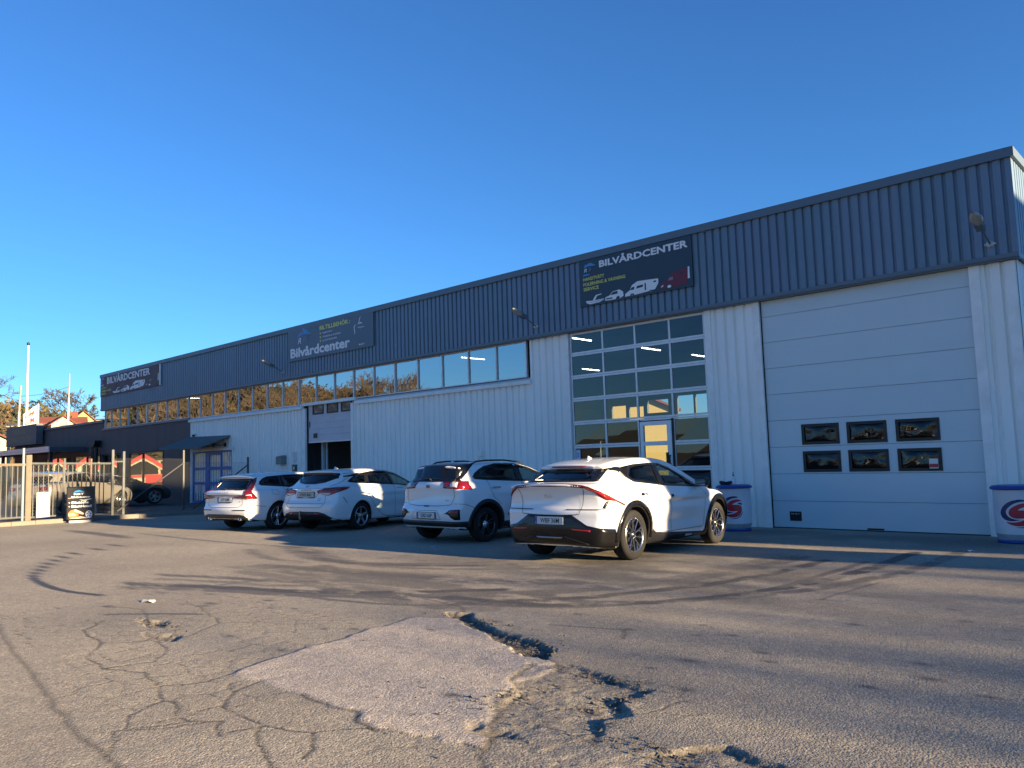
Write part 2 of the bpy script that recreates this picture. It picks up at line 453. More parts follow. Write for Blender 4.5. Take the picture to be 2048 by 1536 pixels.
VO = dict(W=.925, wb=2.872, rw=.335, ra=.375, zb=.98, wu=.845, tan=.46, zw=.64, kr=.12, cr=.10, lr=.5, flare=.012, hiin=.06, kl=.075, cu=.09, kru=.14, kb=.06, ku=.08, scoop=.03,
  lo=[(-.82,.24),(-.95,.30),(-1.0,.42),(-1.02,.52),(-1.0,.58),(-.955,.62),(-.935,.78),(-.965,.85),(-1.0,.92),(-.97,.97),(-.85,1.0),(0,1.02),(1.5,.98),(2.3,.93),(3.0,.87),(3.5,.76),(3.7,.62),(3.74,.45),(3.7,.3),(3.6,.2)],
  up=[(-.95,.90),(-.88,.985),(-.585,1.275),(-.68,1.305),(-.68,1.33),(-.60,1.355),(-.1,1.405),(.5,1.43),(1.0,1.43),(1.5,1.37),(2.1,1.17),(2.65,.96),(2.6,.85),(-.8,.85)])
# ------------------------------------------------------------------ yard: one sheet, fine near the camera; holes, cracks, patch are geometry
def grow(a, b, s0, g):
    out = [a]; s = s0
    while out[-1] < b: out.append(out[-1]+s); s *= g
    return np.array(out)
gx_ = np.r_[-grow(8.2, 1500, .05, 1.065)[::-1], np.arange(-8.15, -.4, .015), grow(-.38, 1500, .05, 1.09)]
gy_ = np.r_[-grow(15.4, 1500, .05, 1.12)[::-1], np.arange(-15.36, -10.9, .017), np.arange(-10.87, -7.5, .045), np.arange(-7.46, .35, .09), grow(.4, 1500, .3, 1.25)]
GX, GY = np.meshgrid(gx_, gy_, indexing='ij')
def vnoise(x, y, s, seed=0):
    # value noise
    x = x/s; y = y/s; i = np.floor(x).astype(np.int64); j = np.floor(y).astype(np.int64); u = x-i; v = y-j; u = u*u*(3-2*u); v = v*v*(3-2*v)
    def hsh(a, b):
        n = (a*374761393+b*668265263+seed*1442695041) & 0x7fffffff; n = ((n ^ (n >> 13))*1274126177) & 0x7fffffff; return ((n ^ (n >> 16)) & 0xffff)/65535.
    return (hsh(i, j)*(1-u)+hsh(i+1, j)*u)*(1-v)+(hsh(i, j+1)*(1-u)+hsh(i+1, j+1)*u)*v
def fbm(x, y, s, n=4, seed=0):
    return sum(vnoise(x, y, s/2**k, seed+k)*.5**k for k in range(n))/sum(.5**k for k in range(n))
def psd(P, x=None, y=None):
    x = GX if x is None else x; y = GY if y is None else y
    P = np.asarray(P); lo = P.min(0)-.8; hi = P.max(0)+.8
    m = (x > lo[0]) & (x < hi[0]) & (y > lo[1]) & (y < hi[1]); r = np.full(x.shape, 9.)
    w = .05
    xx = x[m]+(fbm(x[m], y[m], .22, 4, 3)-.5)*.16; yy = y[m]+(fbm(x[m], y[m], .22, 4, 9)-.5)*.16
    r[m] = poly_sdf(xx, yy, P); return r
def lsd(P, jit=.08):
    P = np.asarray(P, float); lo = P.min(0)-.6; hi = P.max(0)+.6
    m = (GX > lo[0]) & (GX < hi[0]) & (GY > lo[1]) & (GY < hi[1]); r = np.full(GX.shape, 9.)
    x = GX[m]+(fbm(GX[m], GY[m], .25, 4, 21)-.5)*jit*2; y = GY[m]+(fbm(GX[m], GY[m], .25, 4, 27)-.5)*jit*2
    d = np.full(x.shape, 9.)
    for (ax, ay), (bx, by) in zip(P[:-1], P[1:]):
        ex, ey = bx-ax, by-ay; t = np.clip(((x-ax)*ex+(y-ay)*ey)/max(ex*ex+ey*ey, 1e-9), 0, 1); d = np.minimum(d, np.hypot(x-ax-ex*t, y-ay-ey*t))
    r[m] = d; return r
sst = lambda a, b, x: (lambda t: t*t*(3-2*t))(np.clip((x-a)/(b-a), 0, 1))
Z = -.0195*np.clip(GY, -40, 0)
Z += (fbm(GX, GY, 2.6, 3, 5)-.5)*.035*sst(.3, 3, -GY)*np.exp(-(np.hypot(GX+7, GY+8)/30)**2)
near = np.exp(-((np.hypot(GX+4, GY+13)/7)**2))
Z += (fbm(GX, GY, .12, 2, 6)-.5)*.004*near
crack = np.zeros(GX.shape); pit = np.zeros(GX.shape); stain = np.zeros(GX.shape); patch = np.zeros(GX.shape)
# resurfaced diamond patch
pp = psd([(-5.42,-13.89),(-5.69,-12.99),(-6.0,-11.74),(-5.69,-11.56),(-4.5,-11.98),(-3.74,-12.30),(-3.58,-13.1),(-2.92,-13.82),(-3.6,-13.95),(-4.44,-13.86),(-5.05,-13.90)])
patch = sst(.03, -.03, pp); Z += .010*patch; crack = np.maximum(crack, .8*np.exp(-((pp-.012)/.013)**2)*(fbm(GX, GY, .5, 3, 31) > .44))
# broken-out hollow in front of the crossover
h1 = psd([(-5.93,-11.40),(-5.75,-11.28),(-5.35,-11.45),(-4.97,-11.66),(-4.5,-11.76),(-4.10,-11.92),(-3.98,-12.16),(-4.16,-12.26),(-4.42,-12.06),(-4.85,-11.93),(-5.3,-11.70),(-5.7,-11.50)])
k = sst(.012, -.022, h1); Z -= .036*k; pit = np.maximum(pit, k); Z += (fbm(GX, GY, .05, 2, 41)-.5)*.03*k
# older lower layer with broken edges
h2 = psd([(-3.54,-12.99),(-3.82,-12.66),(-3.94,-12.40),(-3.73,-12.22),(-3.41,-12.24),(-3.17,-12.37),(-2.90,-12.40),(-2.92,-12.68),(-2.73,-12.88),(-2.80,-13.02),(-2.62,-13.30),(-2.49,-13.48),(-2.3,-13.32),(-2.17,-13.07),(-2.04,-12.94),(-1.83,-13.03),(-1.6,-13.10),(-1.3,-13.6),(-1.6,-14.6),(-2.4,-14.5),(-2.9,-13.9),(-3.2,-13.5)])
k = sst(.010, -.012, h2); low = k*np.exp(-np.clip(-h2, 0, 3)/.55)*(.30+.70*sst(-3.75, -3.25, GX))*(1-sst(-13.12, -13.38, GY)*sst(-2.15, -2.45, GX)); Z -= .026*low; rough2 = k
pit = np.maximum(pit, .8*np.exp(-((h2+.02)/.03)**2)*(fbm(GX, GY, .3, 3, 51) > .42))
Z += (fbm(GX, GY, .05, 2, 45)-.5)*.010*k
# small broken spots
for P, dp in (([(-8.1,-13.52),(-7.75,-13.35),(-7.35,-13.42),(-7.6,-13.60)], .03), ([(-7.35,-13.72),(-7.0,-13.58),(-6.8,-13.70),(-7.1,-13.82)], .025), ([(-3.28,-13.62),(-3.05,-13.50),(-2.95,-13.58),(-3.18,-13.72)], .02)):
    q = psd(P); k = sst(.03, -.05, q); Z -= dp*k; pit = np.maximum(pit, .75*k); Z += (fbm(GX, GY, .05, 2, 61)-.5)*.03*k
# alligator cracking, lower left
CR = [[(-5.53,-14.37),(-5.16,-14.47),(-5.04,-14.44),(-4.62,-14.6),(-4.47,-14.48),(-4.2,-14.59),(-4.19,-14.36),(-3.81,-14.55),(-3.56,-14.66)],[(-5.05,-13.90),(-4.95,-14.15),(-4.60,-14.35),(-4.19,-14.36)],[(-5.53,-14.37),(-5.35,-14.12),(-5.42,-13.89)],[(-5.53,-14.37),(-5.9,-14.28),(-6.3,-14.45),(-6.8,-14.40)],[(-5.16,-14.47),(-5.0,-14.75),(-4.7,-14.85),(-4.47,-14.48)],[(-4.62,-14.6),(-4.75,-14.9),(-4.4,-15.1)],[(-4.19,-14.36),(-3.85,-14.25),(-3.55,-14.45)],[(-6.8,-14.40),(-7.2,-14.15),(-7.0,-13.85),(-7.1,-13.7)],[(-6.3,-14.45),(-6.2,-14.1),(-6.6,-13.85),(-6.9,-13.75)],[(-7.2,-14.15),(-7.9,-14.05),(-8.3,-13.7)],[(-4.95,-14.15),(-5.2,-14.05)],[(-3.56,-14.66),(-3.2,-14.7),(-2.9,-14.9)],[(-3.85,-14.25),(-3.7,-14.0),(-3.55,-13.97)],[(-7.9,-13.5),(-8.6,-13.2),(-9.2,-13.4)],[(-6.9,-13.6),(-7.2,-13.1),(-7.9,-12.9),(-8.7,-12.7)],[(-7.2,-13.1),(-7.0,-12.8)]]
for P in CR:
    d = lsd(P, .06); w = .009*(.5+fbm(GX, GY, .3, 2, 71)); k = np.exp(-(d/w)**2); Z -= .004*k; crack = np.maximum(crack, k)
for P in ([(-12.0,-13.9),(-8.34,-14.59),(-6.39,-14.86),(-5.16,-15.05),(-4.12,-15.13)], [(-3.44,-8.45),(-3.34,-6.96)], [(-4.75,-11.22),(-4.1,-11.0),(-3.9,-11.3)], [(-5.6,-11.5),(-6.0,-11.1),(-7.2,-10.9)]):
    d = lsd(P, .03); k = .55*np.exp(-(d/.022)**2); Z -= .003*k; crack = np.maximum(crack, k)
# finer crazing between the main cracks
cs = .34; wx = GX+(fbm(GX, GY, .3, 3, 101)-.5)*.18; wy = GY*1.5+(fbm(GX, GY, .3, 3, 107)-.5)*.18
mk = (GX > -9.6) & (GX < -2.4) & (GY < -12.2) & (GY > -15.4); f1 = np.full(GX.shape, 9.); f2 = f1.copy()
ix = np.floor(wx/cs).astype(np.int64); iy = np.floor(wy/cs).astype(np.int64)
for a in (-1, 0, 1):
    for b_ in (-1, 0, 1):
        u = ix+a; v = iy+b_; n1 = ((u*73856093) ^ (v*19349663)) & 0xffff; n2 = ((u*83492791) ^ (v*2971215)) & 0xffff
        d = np.hypot((u+.15+.7*(n1 % 997)/997.)*cs-wx, (v+.15+.7*(n2 % 991)/991.)*cs-wy); f2 = np.where(d < f1, f1, np.minimum(f2, d)); f1 = np.minimum(f1, d)
k = mk*np.exp(-((f2-f1)/.010)**2)*sst(.50, .62, fbm(GX, GY, 1.1, 3, 111)+.10*np.exp(-(np.hypot(GX+5.2, GY+14.4)/1.4)**2))*(patch < .3)
Z -= .004*k; crack = np.maximum(crack, .75*k)
# worn rubber arcs left by turning vehicles
TY = [([(-3.98,-3.49),(-3.81,-5.92),(-3.93,-7.53),(-4.19,-8.51),(-4.49,-9.35),(-4.98,-10.17),(-5.71,-10.65),(-6.61,-10.74)],.13,.9),([(-4.7,-5.17),(-4.63,-6.79),(-4.81,-8.27),(-5.15,-9.22),(-5.49,-10.1),(-5.98,-10.59),(-6.9,-11.0)],.13,.85),([(-5.19,-4.88),(-5.08,-7.41),(-5.37,-8.68),(-6.06,-10.11),(-7.01,-10.37),(-8.63,-10.63),(-10.44,-10.57)],.22,.6),([(-10.81,-12.49),(-9.4,-11.93),(-8.31,-11.56),(-7.28,-10.89),(-6.54,-10.02)],.15,.9),([(-11.32,-11.85),(-10.34,-11.46),(-9.22,-11.28),(-8.63,-10.63)],.12,.7),([(-13.2,-8.53),(-11.06,-9.49),(-9.95,-9.52),(-8.73,-8.81),(-8.14,-8.12)],.16,.75),([(-13.78,-9.23),(-12.25,-9.88),(-10.91,-9.95)],.13,.55),([(-17.5,-10.0),(-16.6,-10.72),(-15.74,-11.75),(-13.61,-12.79),(-12.5,-13.19),(-11.03,-13.33),(-10.08,-13.11)],.07,1.),([(-8.67,-13.63),(-8.44,-13.38),(-7.85,-13.0)],.04,.9),([(-10.71,-10.41),(-8.47,-9.94),(-6.93,-9.62),(-6.21,-9.04)],.26,.7),([(-9.65,-11.8),(-9.7,-11.29),(-9.25,-10.68)],.12,.5),([(-8.18,-11.23),(-6.84,-11.11),(-5.77,-10.81),(-5.1,-10.19)],.13,.8),([(-9.5,-10.9),(-7.6,-11.3),(-6.2,-11.2)],.2,.5),([(-10.3,-10.0),(-8.9,-10.3),(-7.2,-10.2)],.2,.6),([(-20,-8.8),(-16,-8.9),(-13,-8.5)],.12,.5),([(-23,-9.6),(-21.5,-9.4),(-19,-9.5)],.25,.7)]
brk = fbm(GX*1.0, GY*2.2, .55, 4, 81); fine = fbm(GX, GY*1.5, .09, 2, 87)
TY += [([(x+rng.uniform(-.1, .1)+dx, y+dy+rng.uniform(-.1, .1)) for x, y in TY[q][0]], TY[q][1]*rng.uniform(.5, 1.1), TY[q][2]*.75) for q in (2, 3, 3, 4, 5, 5, 9, 9, 9, 11, 11, 12, 13, 1, 0) for dx, dy in [(rng.uniform(-.7, .7), rng.uniform(-.55, .55))]]
for P, w, a in TY:
    P = chaikin(P, 2, False); d = lsd(P, .02 if w < .1 else .06); k = a*sst(w, w*.55, d)*sst(.30, .55, brk*.7+fine*.3+.30*(w < .1)+.06); stain = np.maximum(stain, k)
wet = np.exp(-(((GX+6.0)/3.6)**2+((GY+7.6)/2.6)**2)); stain = np.maximum(stain, .7*wet*sst(.35, .7, fbm(GX, GY*1.6, .9, 4, 91)))
stain = np.maximum(stain, .5*np.exp(-((GY+1.4)/1.3)**2)*sst(.3, .7, fbm(GX, GY, 1.2, 3, 95))*(GX > -10)*(GX < -2))
for _ in range(70):
    x, y = rng.uniform(-11, -1), rng.uniform(-13.4, -8); s = rng.uniform(.02, .06); m = (abs(GX-x) < .4) & (abs(GY-y) < .4)
    stain[m] = np.maximum(stain[m], .8*np.exp(-(((GX[m]-x)/(s*1.8))**2+((GY[m]-y)/s)**2)))
V = np.stack([GX, GY, Z], -1).reshape(-1, 3); nx, ny = GX.shape
I = np.arange(nx*ny).reshape(nx, ny)
F = np.stack([I[:-1, :-1], I[1:, :-1], I[1:, 1:], I[:-1, 1:]], -1).reshape(-1, 4)
m = bpy.data.materials.new('asphalt'); m.use_nodes = True; t = m.node_tree; b = t.nodes['Principled BSDF']
N = lambda ty, **k: (lambda n: ([setattr(n, a, v) for a, v in k.items()], n)[1])(t.nodes.new(ty))
Lk = t.links.new
at_ = N('ShaderNodeAttribute', attribute_name='wear'); sep = N('ShaderNodeSeparateColor'); Lk(at_.outputs['Color'], sep.inputs[0])
at2 = N('ShaderNodeAttribute', attribute_name='age')
tc = N('ShaderNodeTexCoord')
def noise(sc, det=4, ro=.6):
    n = N('ShaderNodeTexNoise'); n.inputs['Scale'].default_value = sc; n.inputs['Detail'].default_value = det; n.inputs['Roughness'].default_value = ro; Lk(tc.outputs['Object'], n.inputs[0]); return n.outputs['Fac']
def ramp(x, p, c):
    r = N('ShaderNodeValToRGB'); e = r.color_ramp.elements
    while len(e) < len(p): e.new(.5)
    for q, pp_, cc in zip(e, p, c): q.position = pp_; q.color = (*cc, 1) if len(cc) == 3 else cc
    Lk(x, r.inputs[0]); return r.outputs[0]
def mix(f, a, c, bt='MIX'):
    x = N('ShaderNodeMix', data_type='RGBA', blend_type=bt)
    if hasattr(f, 'links'): Lk(f, x.inputs['Factor'])
    else: x.inputs['Factor'].default_value = f
    for s_, v in (('A', a), ('B', c)):
        if hasattr(v, 'links'): Lk(v, x.inputs[s_])
        else: x.inputs[s_].default_value = (*v, 1)
    return x.outputs['Result']
big = ramp(noise(.35, 5), (.3, .5, .7), ((.24, .215, .175), (.29, .26, .21), (.34, .305, .245)))
vo = N('ShaderNodeTexVoronoi'); vo.inputs['Scale'].default_value = 92; Lk(tc.outputs['Object'], vo.inputs[0])
stone = ramp(vo.outputs['Color'], (.0, .55, 1.), ((.52, .51, .5), (1., .98, .95), (1.9, 1.8, 1.7)))
col = mix(.75, big, stone, 'MULTIPLY')
pc = mix(.8, (.42, .37, .315), stone, 'MULTIPLY')
col = mix(sep.outputs[0], col, pc)
col = mix(ramp(noise(9, 3), (.45, .7), ((0, 0, 0), (.35, .35, .35))), col, (.16, .15, .135))
col = mix(sep.outputs[1], col, (.050, .049, .049))
col = mix(sep.outputs[2], col, (.05, .047, .042))
pt = mix(.9, (.11, .10, .085), stone, 'MULTIPLY'); col = mix(at2.outputs['Fac'], col, pt)
Lk(col, b.inputs['Base Color'])
rg = N('ShaderNodeMath', operation='MULTIPLY_ADD'); rg.inputs[1].default_value = -.22; rg.inputs[2].default_value = .86; Lk(sep.outputs[1], rg.inputs[0]); Lk(rg.outputs[0], b.inputs['Roughness'])
b.inputs['Specular IOR Level'].default_value = .35
v2 = N('ShaderNodeTexVoronoi'); v2.inputs['Scale'].default_value = 92; Lk(tc.outputs['Object'], v2.inputs[0])
v3 = N('ShaderNodeTexVoronoi'); v3.inputs['Scale'].default_value = 52; Lk(tc.outputs['Object'], v3.inputs[0])
ad = N('ShaderNodeMath', operation='ADD'); Lk(v2.outputs['Distance'], ad.inputs[0]); Lk(v3.outputs['Distance'], ad.inputs[1])
n3 = N('ShaderNodeMath', operation='MULTIPLY_ADD'); Lk(noise(14, 4), n3.inputs[0]); n3.inputs[1].default_value = -1.2; Lk(ad.outputs[0], n3.inputs[2])
bp = N('ShaderNodeBump', invert=True); bp.inputs['Strength'].default_value = .42; bp.inputs['Distance'].default_value = .006; Lk(n3.outputs[0], bp.inputs['Height']); Lk(bp.outputs[0], b.inputs['Normal'])
me = np_mesh('ground', V, F, m, True)
ca = me.attributes.new('wear', 'FLOAT_COLOR', 'POINT'); ca.data.foreach_set('color', np.stack([patch, stain, crack, np.ones_like(patch)], -1).astype(np.float32).ravel())
cb = me.attributes.new('age', 'FLOAT', 'POINT'); cb.data.foreach_set('value', np.clip(np.maximum(pit, rough2*.12), 0, 1).astype(np.float32).ravel())
gr = link('ground', me); tag(gr, kind='structure')
# loose crumbs in the hollows
mb = MB()
for _ in range(900):
    P = rng.choice([(-5.3,-11.5,.5,.1),(-4.5,-11.85,.35,.12),(-4.15,-12.08,.15,.1),(-3.3,-12.36,.35,.06),(-2.95,-12.75,.12,.2),(-7.6,-13.5,.4,.08),(-2.3,-13.25,.3,.1),(-3.5,-13.0,.1,.3),(-2.2,-13.3,.5,.15),(-3.3,-13.3,.6,.6)])
    x, y = rng.gauss(P[0], P[2]*.6), rng.gauss(P[1], P[3]*.6); i = np.searchsorted(gx_, x); j = np.searchsorted(gy_, y); z = Z[i, j]; s = rng.uniform(.006, .018)
    vs = [(x+rng.gauss(0, 1)*s*.3+a*s, y+b_*s+rng.gauss(0, 1)*s*.3, z-.003+c*s) for a, b_, c in ((1, 0, 0), (-.5, .87, 0), (-.5, -.87, 0), (0, 0, 1.1))]; mb.add(vs, [(0, 1, 3), (1, 2, 3), (2, 0, 3)])
o = mb.build('loose_gravel', mat('crumb_stone', (.09, .082, .07), .9), None, fix=False); tag(o, 'loose asphalt crumbs in the broken hollows', 'gravel', kind='stuff')
# litter
def litter(lab, x, y, s, c, cat='litter'):
    i = np.searchsorted(gx_, x); j = np.searchsorted(gy_, y); mb = MB(); n = 9; pts = [(s*(1+.4*math.sin(3*k))*math.cos(2*math.pi*k/n)*1.5, s*(1+.3*math.cos(2*k))*math.sin(2*math.pi*k/n), .006+.010*(k % 3)) for k in range(n)]
    mb.add(pts+[(0, 0, .03)], [(k, (k+1) % n, n) for k in range(n)]); o = mb.build('litter', mat(cat+str(c), c, .7), None, (x, y, Z[i, j]-.002), fix=False); tag(o, lab, 'litter')
p_ = [(-8.13, -12.79)]
litter('crumpled white scrap of paper on the asphalt left of the patch', -9.07, -12.98, .07, (.6, .6, .58)); litter('white scrap on the ground in front of the big grey door', -3.35, -2.9, .03, (.7, .7, .7))
for k, (x, y) in enumerate(((-11.0, -7.15), (-10.75, -7.35), (-10.9, -7.5), (-11.3, -7.3))): litter(['pale fleck under the bumper of the small SUV, largest', 'pale fleck right of the others behind the small SUV', 'pale fleck lowest of those behind the small SUV', 'pale fleck left of the others behind the small SUV'][k], x, y, .035 if k == 0 else .02, (.35, .36, .37))
# ------------------------------------------------------------------ the workshop building
FASC = mat('fascia_blue_grey', (.125, .19, .265), .38, noise=.3, nscale=1.2, col2=(.10, .155, .225))
CAPM = mat('cap_flashing', (.095, .135, .175), .42)
WHT = mat('white_cladding', (.84, .86, .84), .48, noise=.5, nscale=1.6, col2=(.66, .67, .63), streak=.18)
TRIM = mat('white_trim', (.83, .84, .82), .5, noise=.5, nscale=3., col2=(.55, .55, .52))
BRN = mat('brown_cladding', (.13, .105, .105), .6, noise=.5, nscale=2., col2=(.085, .072, .076), streak=.1)
GRYD = mat('door_grey', (.53, .62, .66), .40, noise=.25, nscale=.9, col2=(.45, .53, .57), bump=.08, bscale=25)
LILAC = mat('door_lilac_grey', (.55, .55, .60), .5, noise=.3, nscale=2.)
ALU = mat('window_aluminium', (.66, .68, .70), .4, metal=.3, noise=.3, nscale=6.)
PANE = glass('window_pane', (.34, .40, .43), 2.3, .006, 2.2, bump=.012, bscale=1.2)
DPANE = glass('door_pane', (.50, .56, .58), 1.5, .006, 1.7, bump=.01, bscale=1.2)
BUBBLE = glass('acrylic_pane', (.42, .44, .42), 1.55, .01, bump=.6, bscale=4.)
CONC = mat('concrete', (.30, .29, .27), .85, noise=.6, nscale=6., bump=.3)
INW = mat('interior_wall', (.10, .11, .12), .8, noise=.4, nscale=1.)
INF = mat('interior_floor', (.12, .12, .12), .5)
TUBE = mat('fluorescent_tube', (1., .93, .78), .5, emit=4.)
ROOFM = mat('roofing_felt', (.06, .06, .065), .9)
SEAL = mat('rubber_seal', (.01, .01, .012), .6)

bld = thing('workshop_building', 'long workshop hall with blue-grey ribbed fascia over white ribbed walls and a window band', 'building', (-25, 6, 0))
def bpart(o, par=None):
    par = par or bld
    o.parent = par; o.matrix_parent_inverse = Matrix.Translation(-par.location) if par is bld else (Matrix.Translation(-par.location-bld.location) if par.parent is bld else Matrix())
    return o
def BP(name, parent=None):          # part of the building holding sub-parts, origin kept at the building's
    o = bpy.data.objects.new(name, None); COL.objects.link(o); o.parent = parent or bld
    o.matrix_parent_inverse = Matrix.Translation(-(parent or bld).location) if (parent or bld) is bld else Matrix()
    return o
def sub(o, par):
    o.parent = par; return o

def corr(x0, x1, z0, z1, y, pitch, depth, groove, slope=.25, ph=0., mb=None, zs=None):
    # trapezoid sheet: broad flats proud, narrow grooves set back
    mb = mb or MB(); P = []; x = x0+ph*pitch
    g = groove*pitch; sl = g*slope
    P.append((x0, y))
    while x < x1-g:
        if x > x0+.001: P += [(x, y), (x+sl, y+depth), (x+g-sl, y+depth), (x+g, y)]
        x += pitch
    P.append((x1, y))
    n = len(P); V = [(px, py, z0) for px, py in P]+[(px, py, z1) for px, py in P]
    return mb.add(V, [(i, i+1, n+i+1, n+i) for i in range(n-1)])

XR, XL, H = -2.84, -47.4, 7.08
FV = [mat('fascia_sheet_%s' % nm, c, .38, noise=.3, nscale=1.2, col2=tuple(v*.82 for v in c)) for nm, c in (('a', (.125, .19, .265)), ('b', (.118, .186, .256)), ('c', (.132, .194, .272)), ('d', (.122, .180, .258)))]
xs_ = list(np.arange(XL, XR-.5, .197*6))+[XR]
for k in range(len(xs_)-1):
    bpart(corr(xs_[k], xs_[k+1]+(.03 if k < len(xs_)-2 else 0), 5.14, 6.90, -.14-.003*(k % 2), .197, .045, .36, ph=.3).build('fascia_sheet', FV[rng.randrange(4)], fix=False))
mb = MB(); mb.box(XL-.05, XR+.06, -.20, .10, 6.90, H); mb.box(XR-.02, XR+.06, .10, 12, 6.90, H); mb.box(XL-.05, XL+.02, .10, 12, 6.90, H); bpart(mb.build('roof_edge_flashing', CAPM))
mb = MB(); mb.box(XL, XR, -.17, -.05, 5.055, 5.14); mb.box(XL, XR, -.135, -.0, 5.03, 5.056); bpart(mb.build('fascia_drip_rail', CAPM))
# side wall on the right: ribbed fascia over white
mb = MB(); 
P = corr(0, 12, 5.14, 6.90, 0, .197, .045, .36); mb.add([(XR+.0+.0-p[1], p[0]-.14, p[2]) for p in P.v], P.f); mb.box(XR-.06, XR-.001, -.14, 12, 5.05, 5.14)
bpart(mb.build('side_fascia_cladding', FASC, fix=False))
mb = MB(); P = corr(0, 12, 0, 5.05, 0, .25, .04, .3); mb.add([(XR-.08-p[1], p[0], p[2]) for p in P.v], P.f); bpart(mb.build('side_wall_cladding', WHT, fix=False))
mb = MB(); mb.box(XL, XR-.1, .25, 14.5, 6.70, 6.80); bpart(mb.build('roof', ROOFM))

# white ribbed wall sheets
def wall(name, x0, x1, z0, z1, m=WHT, pitch=.248, y=0., depth=.045, gr=.34, ph=.3):
    return bpart(corr(x0, x1, z0, z1, y, pitch, depth, gr, ph=ph).build(name, m, fix=False))
wall('wall_cladding', -3.52, XR-.09, 0, 5.03)
wall('wall_cladding', -9.14, -8.08, .0, 5.03)
wall('wall_cladding', -14.90, -13.62, .0, 5.03)
wall('wall_cladding', -23.42, -14.90, .05, 3.80)
wall('wall_cladding', -36.42, -26.78, .05, 3.84)
wall('brown_wall_cladding', -43.65, -36.46, 2.62, 3.93, BRN, .13, 0., .03, .4)
wall('brown_wall_cladding', -39.33, -36.46, 0, 2.62, BRN, .13, 0., .03, .4)
wall('brown_wall_cladding', -47.4, -43.65, 2.62, 3.93, BRN, .13, 0., .03, .4)
wall('brown_wall_cladding', -44.8, -43.65, .0, 2.62, BRN, .13, 0., .03, .4)
wall('brown_wall_cladding', -43.65, -39.33, .0, .76, BRN, .13, 0., .03, .4)
wall('brown_wall_cladding', -47.4, -44.8, .0, .76, BRN, .13, 0., .03, .4)
mb = MB(); mb.box(-47.4, -2.9, .0, .06, .0, .05); 
for a, b in ((-3.70, -3.52), (-8.08, -7.92), (-9.30, -9.14), (-13.62, -13.46), (-23.58, -23.42), (-26.78, -26.56)):
    m2 = MB(); m2.box(a, b, -.035, .16, 0, 5.028 if a > -20 else 3.84); bpart(m2.build('door_jamb', TRIM))
for a, b, z in ((-23.3, -14.86, 3.78), (-36.46, -26.7, 3.82)):
    m2 = MB(); m2.box(a, b, -.09, .02, z, z+.11); m2.add([(a, -.09, z+.112), (b, -.09, z+.112), (b, .10, z+.20), (a, .10, z+.20), (a, .10, z+.112), (b, .10, z+.112)], [(0, 1, 2, 3), (0, 3, 4), (1, 5, 2)]); bpart(m2.build('window_sill', TRIM))
m2 = MB(); m2.box(-26.7, -23.3, -.05, .10, 3.93, 4.04); bpart(m2.build('door_lintel', TRIM))
m2 = MB(); m2.box(-47.4, -36.46, -.06, .10, 3.94, 4.04); bpart(m2.build('window_sill', CAPM))
m2 = MB(); m2.box(-3.12, -2.94, -.030, .02, 0, 5.02); bpart(m2.build('corner_trim', TRIM))

# window band: 1.2 m bays
ms = [-15.05-1.2*i+ (0.03 if i > 5 else 0) for i in range(27)]+[-47.1]
for i in range(len(ms)-1):
    x1, x0 = ms[i], ms[i+1]
    if i == 26: x0 = -47.1
    w = BP('window')
    m2 = MB(); z0, z1 = (3.985, 5.035) if x0 > -37 else (4.04, 5.035)
    m2.box(x0-.024, x0+.024, -.014, .06, z0, z1)
    if i == 0: m2.box(x1-.024, x1+.03, -.014, .06, z0, z1)
    m2.box(x0+.024, x1-.024, .0, .05, z0, z0+.03); m2.box(x0+.024, x1-.024, .0, .05, z1-.03, z1)
    if i == 21: m2.box(x0+.0245, x0+.075, -.014, .045, z0, z1); m2.box(x0+.075, x1-.0225, -.014, .045, z1-.08, z1-.03)
    sub(m2.build('frame', ALU), w)
    m2 = MB(); t = rng.uniform(-.004, .004); m2.quad((x0, .030+t, z0), (x1, .030-t, z0), (x1, .030-t*1.5+rng.uniform(-.003, .003), z1), (x0, .030+t, z1)); sub(m2.build('pane', PANE, fix=False), w)

# hall interior seen through the glass
mb = MB(); mb.box(XL, XR-.2, .2, 14.4, -.06, .012); bpart(mb.build('interior_floor', INF))
mb = MB(); mb.box(XL, XR-.2, .25, 14.4, 6.2, 6.25); bpart(mb.build('interior_ceiling', INW))
for q_ in ((XR-.25, XR-.2, .2, 14.4, 0, 6.2), (XL, XL+.05, .2, 14.4, 0, 6.2), (-23.2, -23.1, .2, 14.4, 0, 3.9), (-27.3, -27.2, .2, 14.4, 0, 3.9), (-27.19, -23.21, 9., 9.1, 0, 3.9)):
    mb = MB(); mb.box(*q_); bpart(mb.build('interior_partition', INW))
mb = MB()
op = [(-22.6, -21.75, 3.4, 4.0), (-21.6, -20.75, 3.3, 3.9), (-20.55, -19.4, 3.55, 4.15), (-18.95, -18.1, 3.2, 4.25), (-18.02, -17.1, 3.2, 4.25)]
xs = sorted({XL, XR-.2}|{v for o_ in op for v in o_[:2]}|{-20.9, -19.1}); zs = sorted({0., 6.2, 3.05}|{v for o_ in op for v in o_[2:]})
for a, b in zip(xs[:-1], xs[1:]):
    for z0, z1 in zip(zs[:-1], zs[1:]):
        cx, cz = (a+b)/2, (z0+z1)/2
        if any(o_[0] < cx < o_[1] and o_[2] < cz < o_[3] for o_ in op) or (-20.9 < cx < -19.1 and cz < 3.05 and not (-20.05 < cx < -20.0)): continue
        mb.box(a, b, 14.4, 14.55, z0, z1)
bpart(mb.build('interior_back_wall', INW))
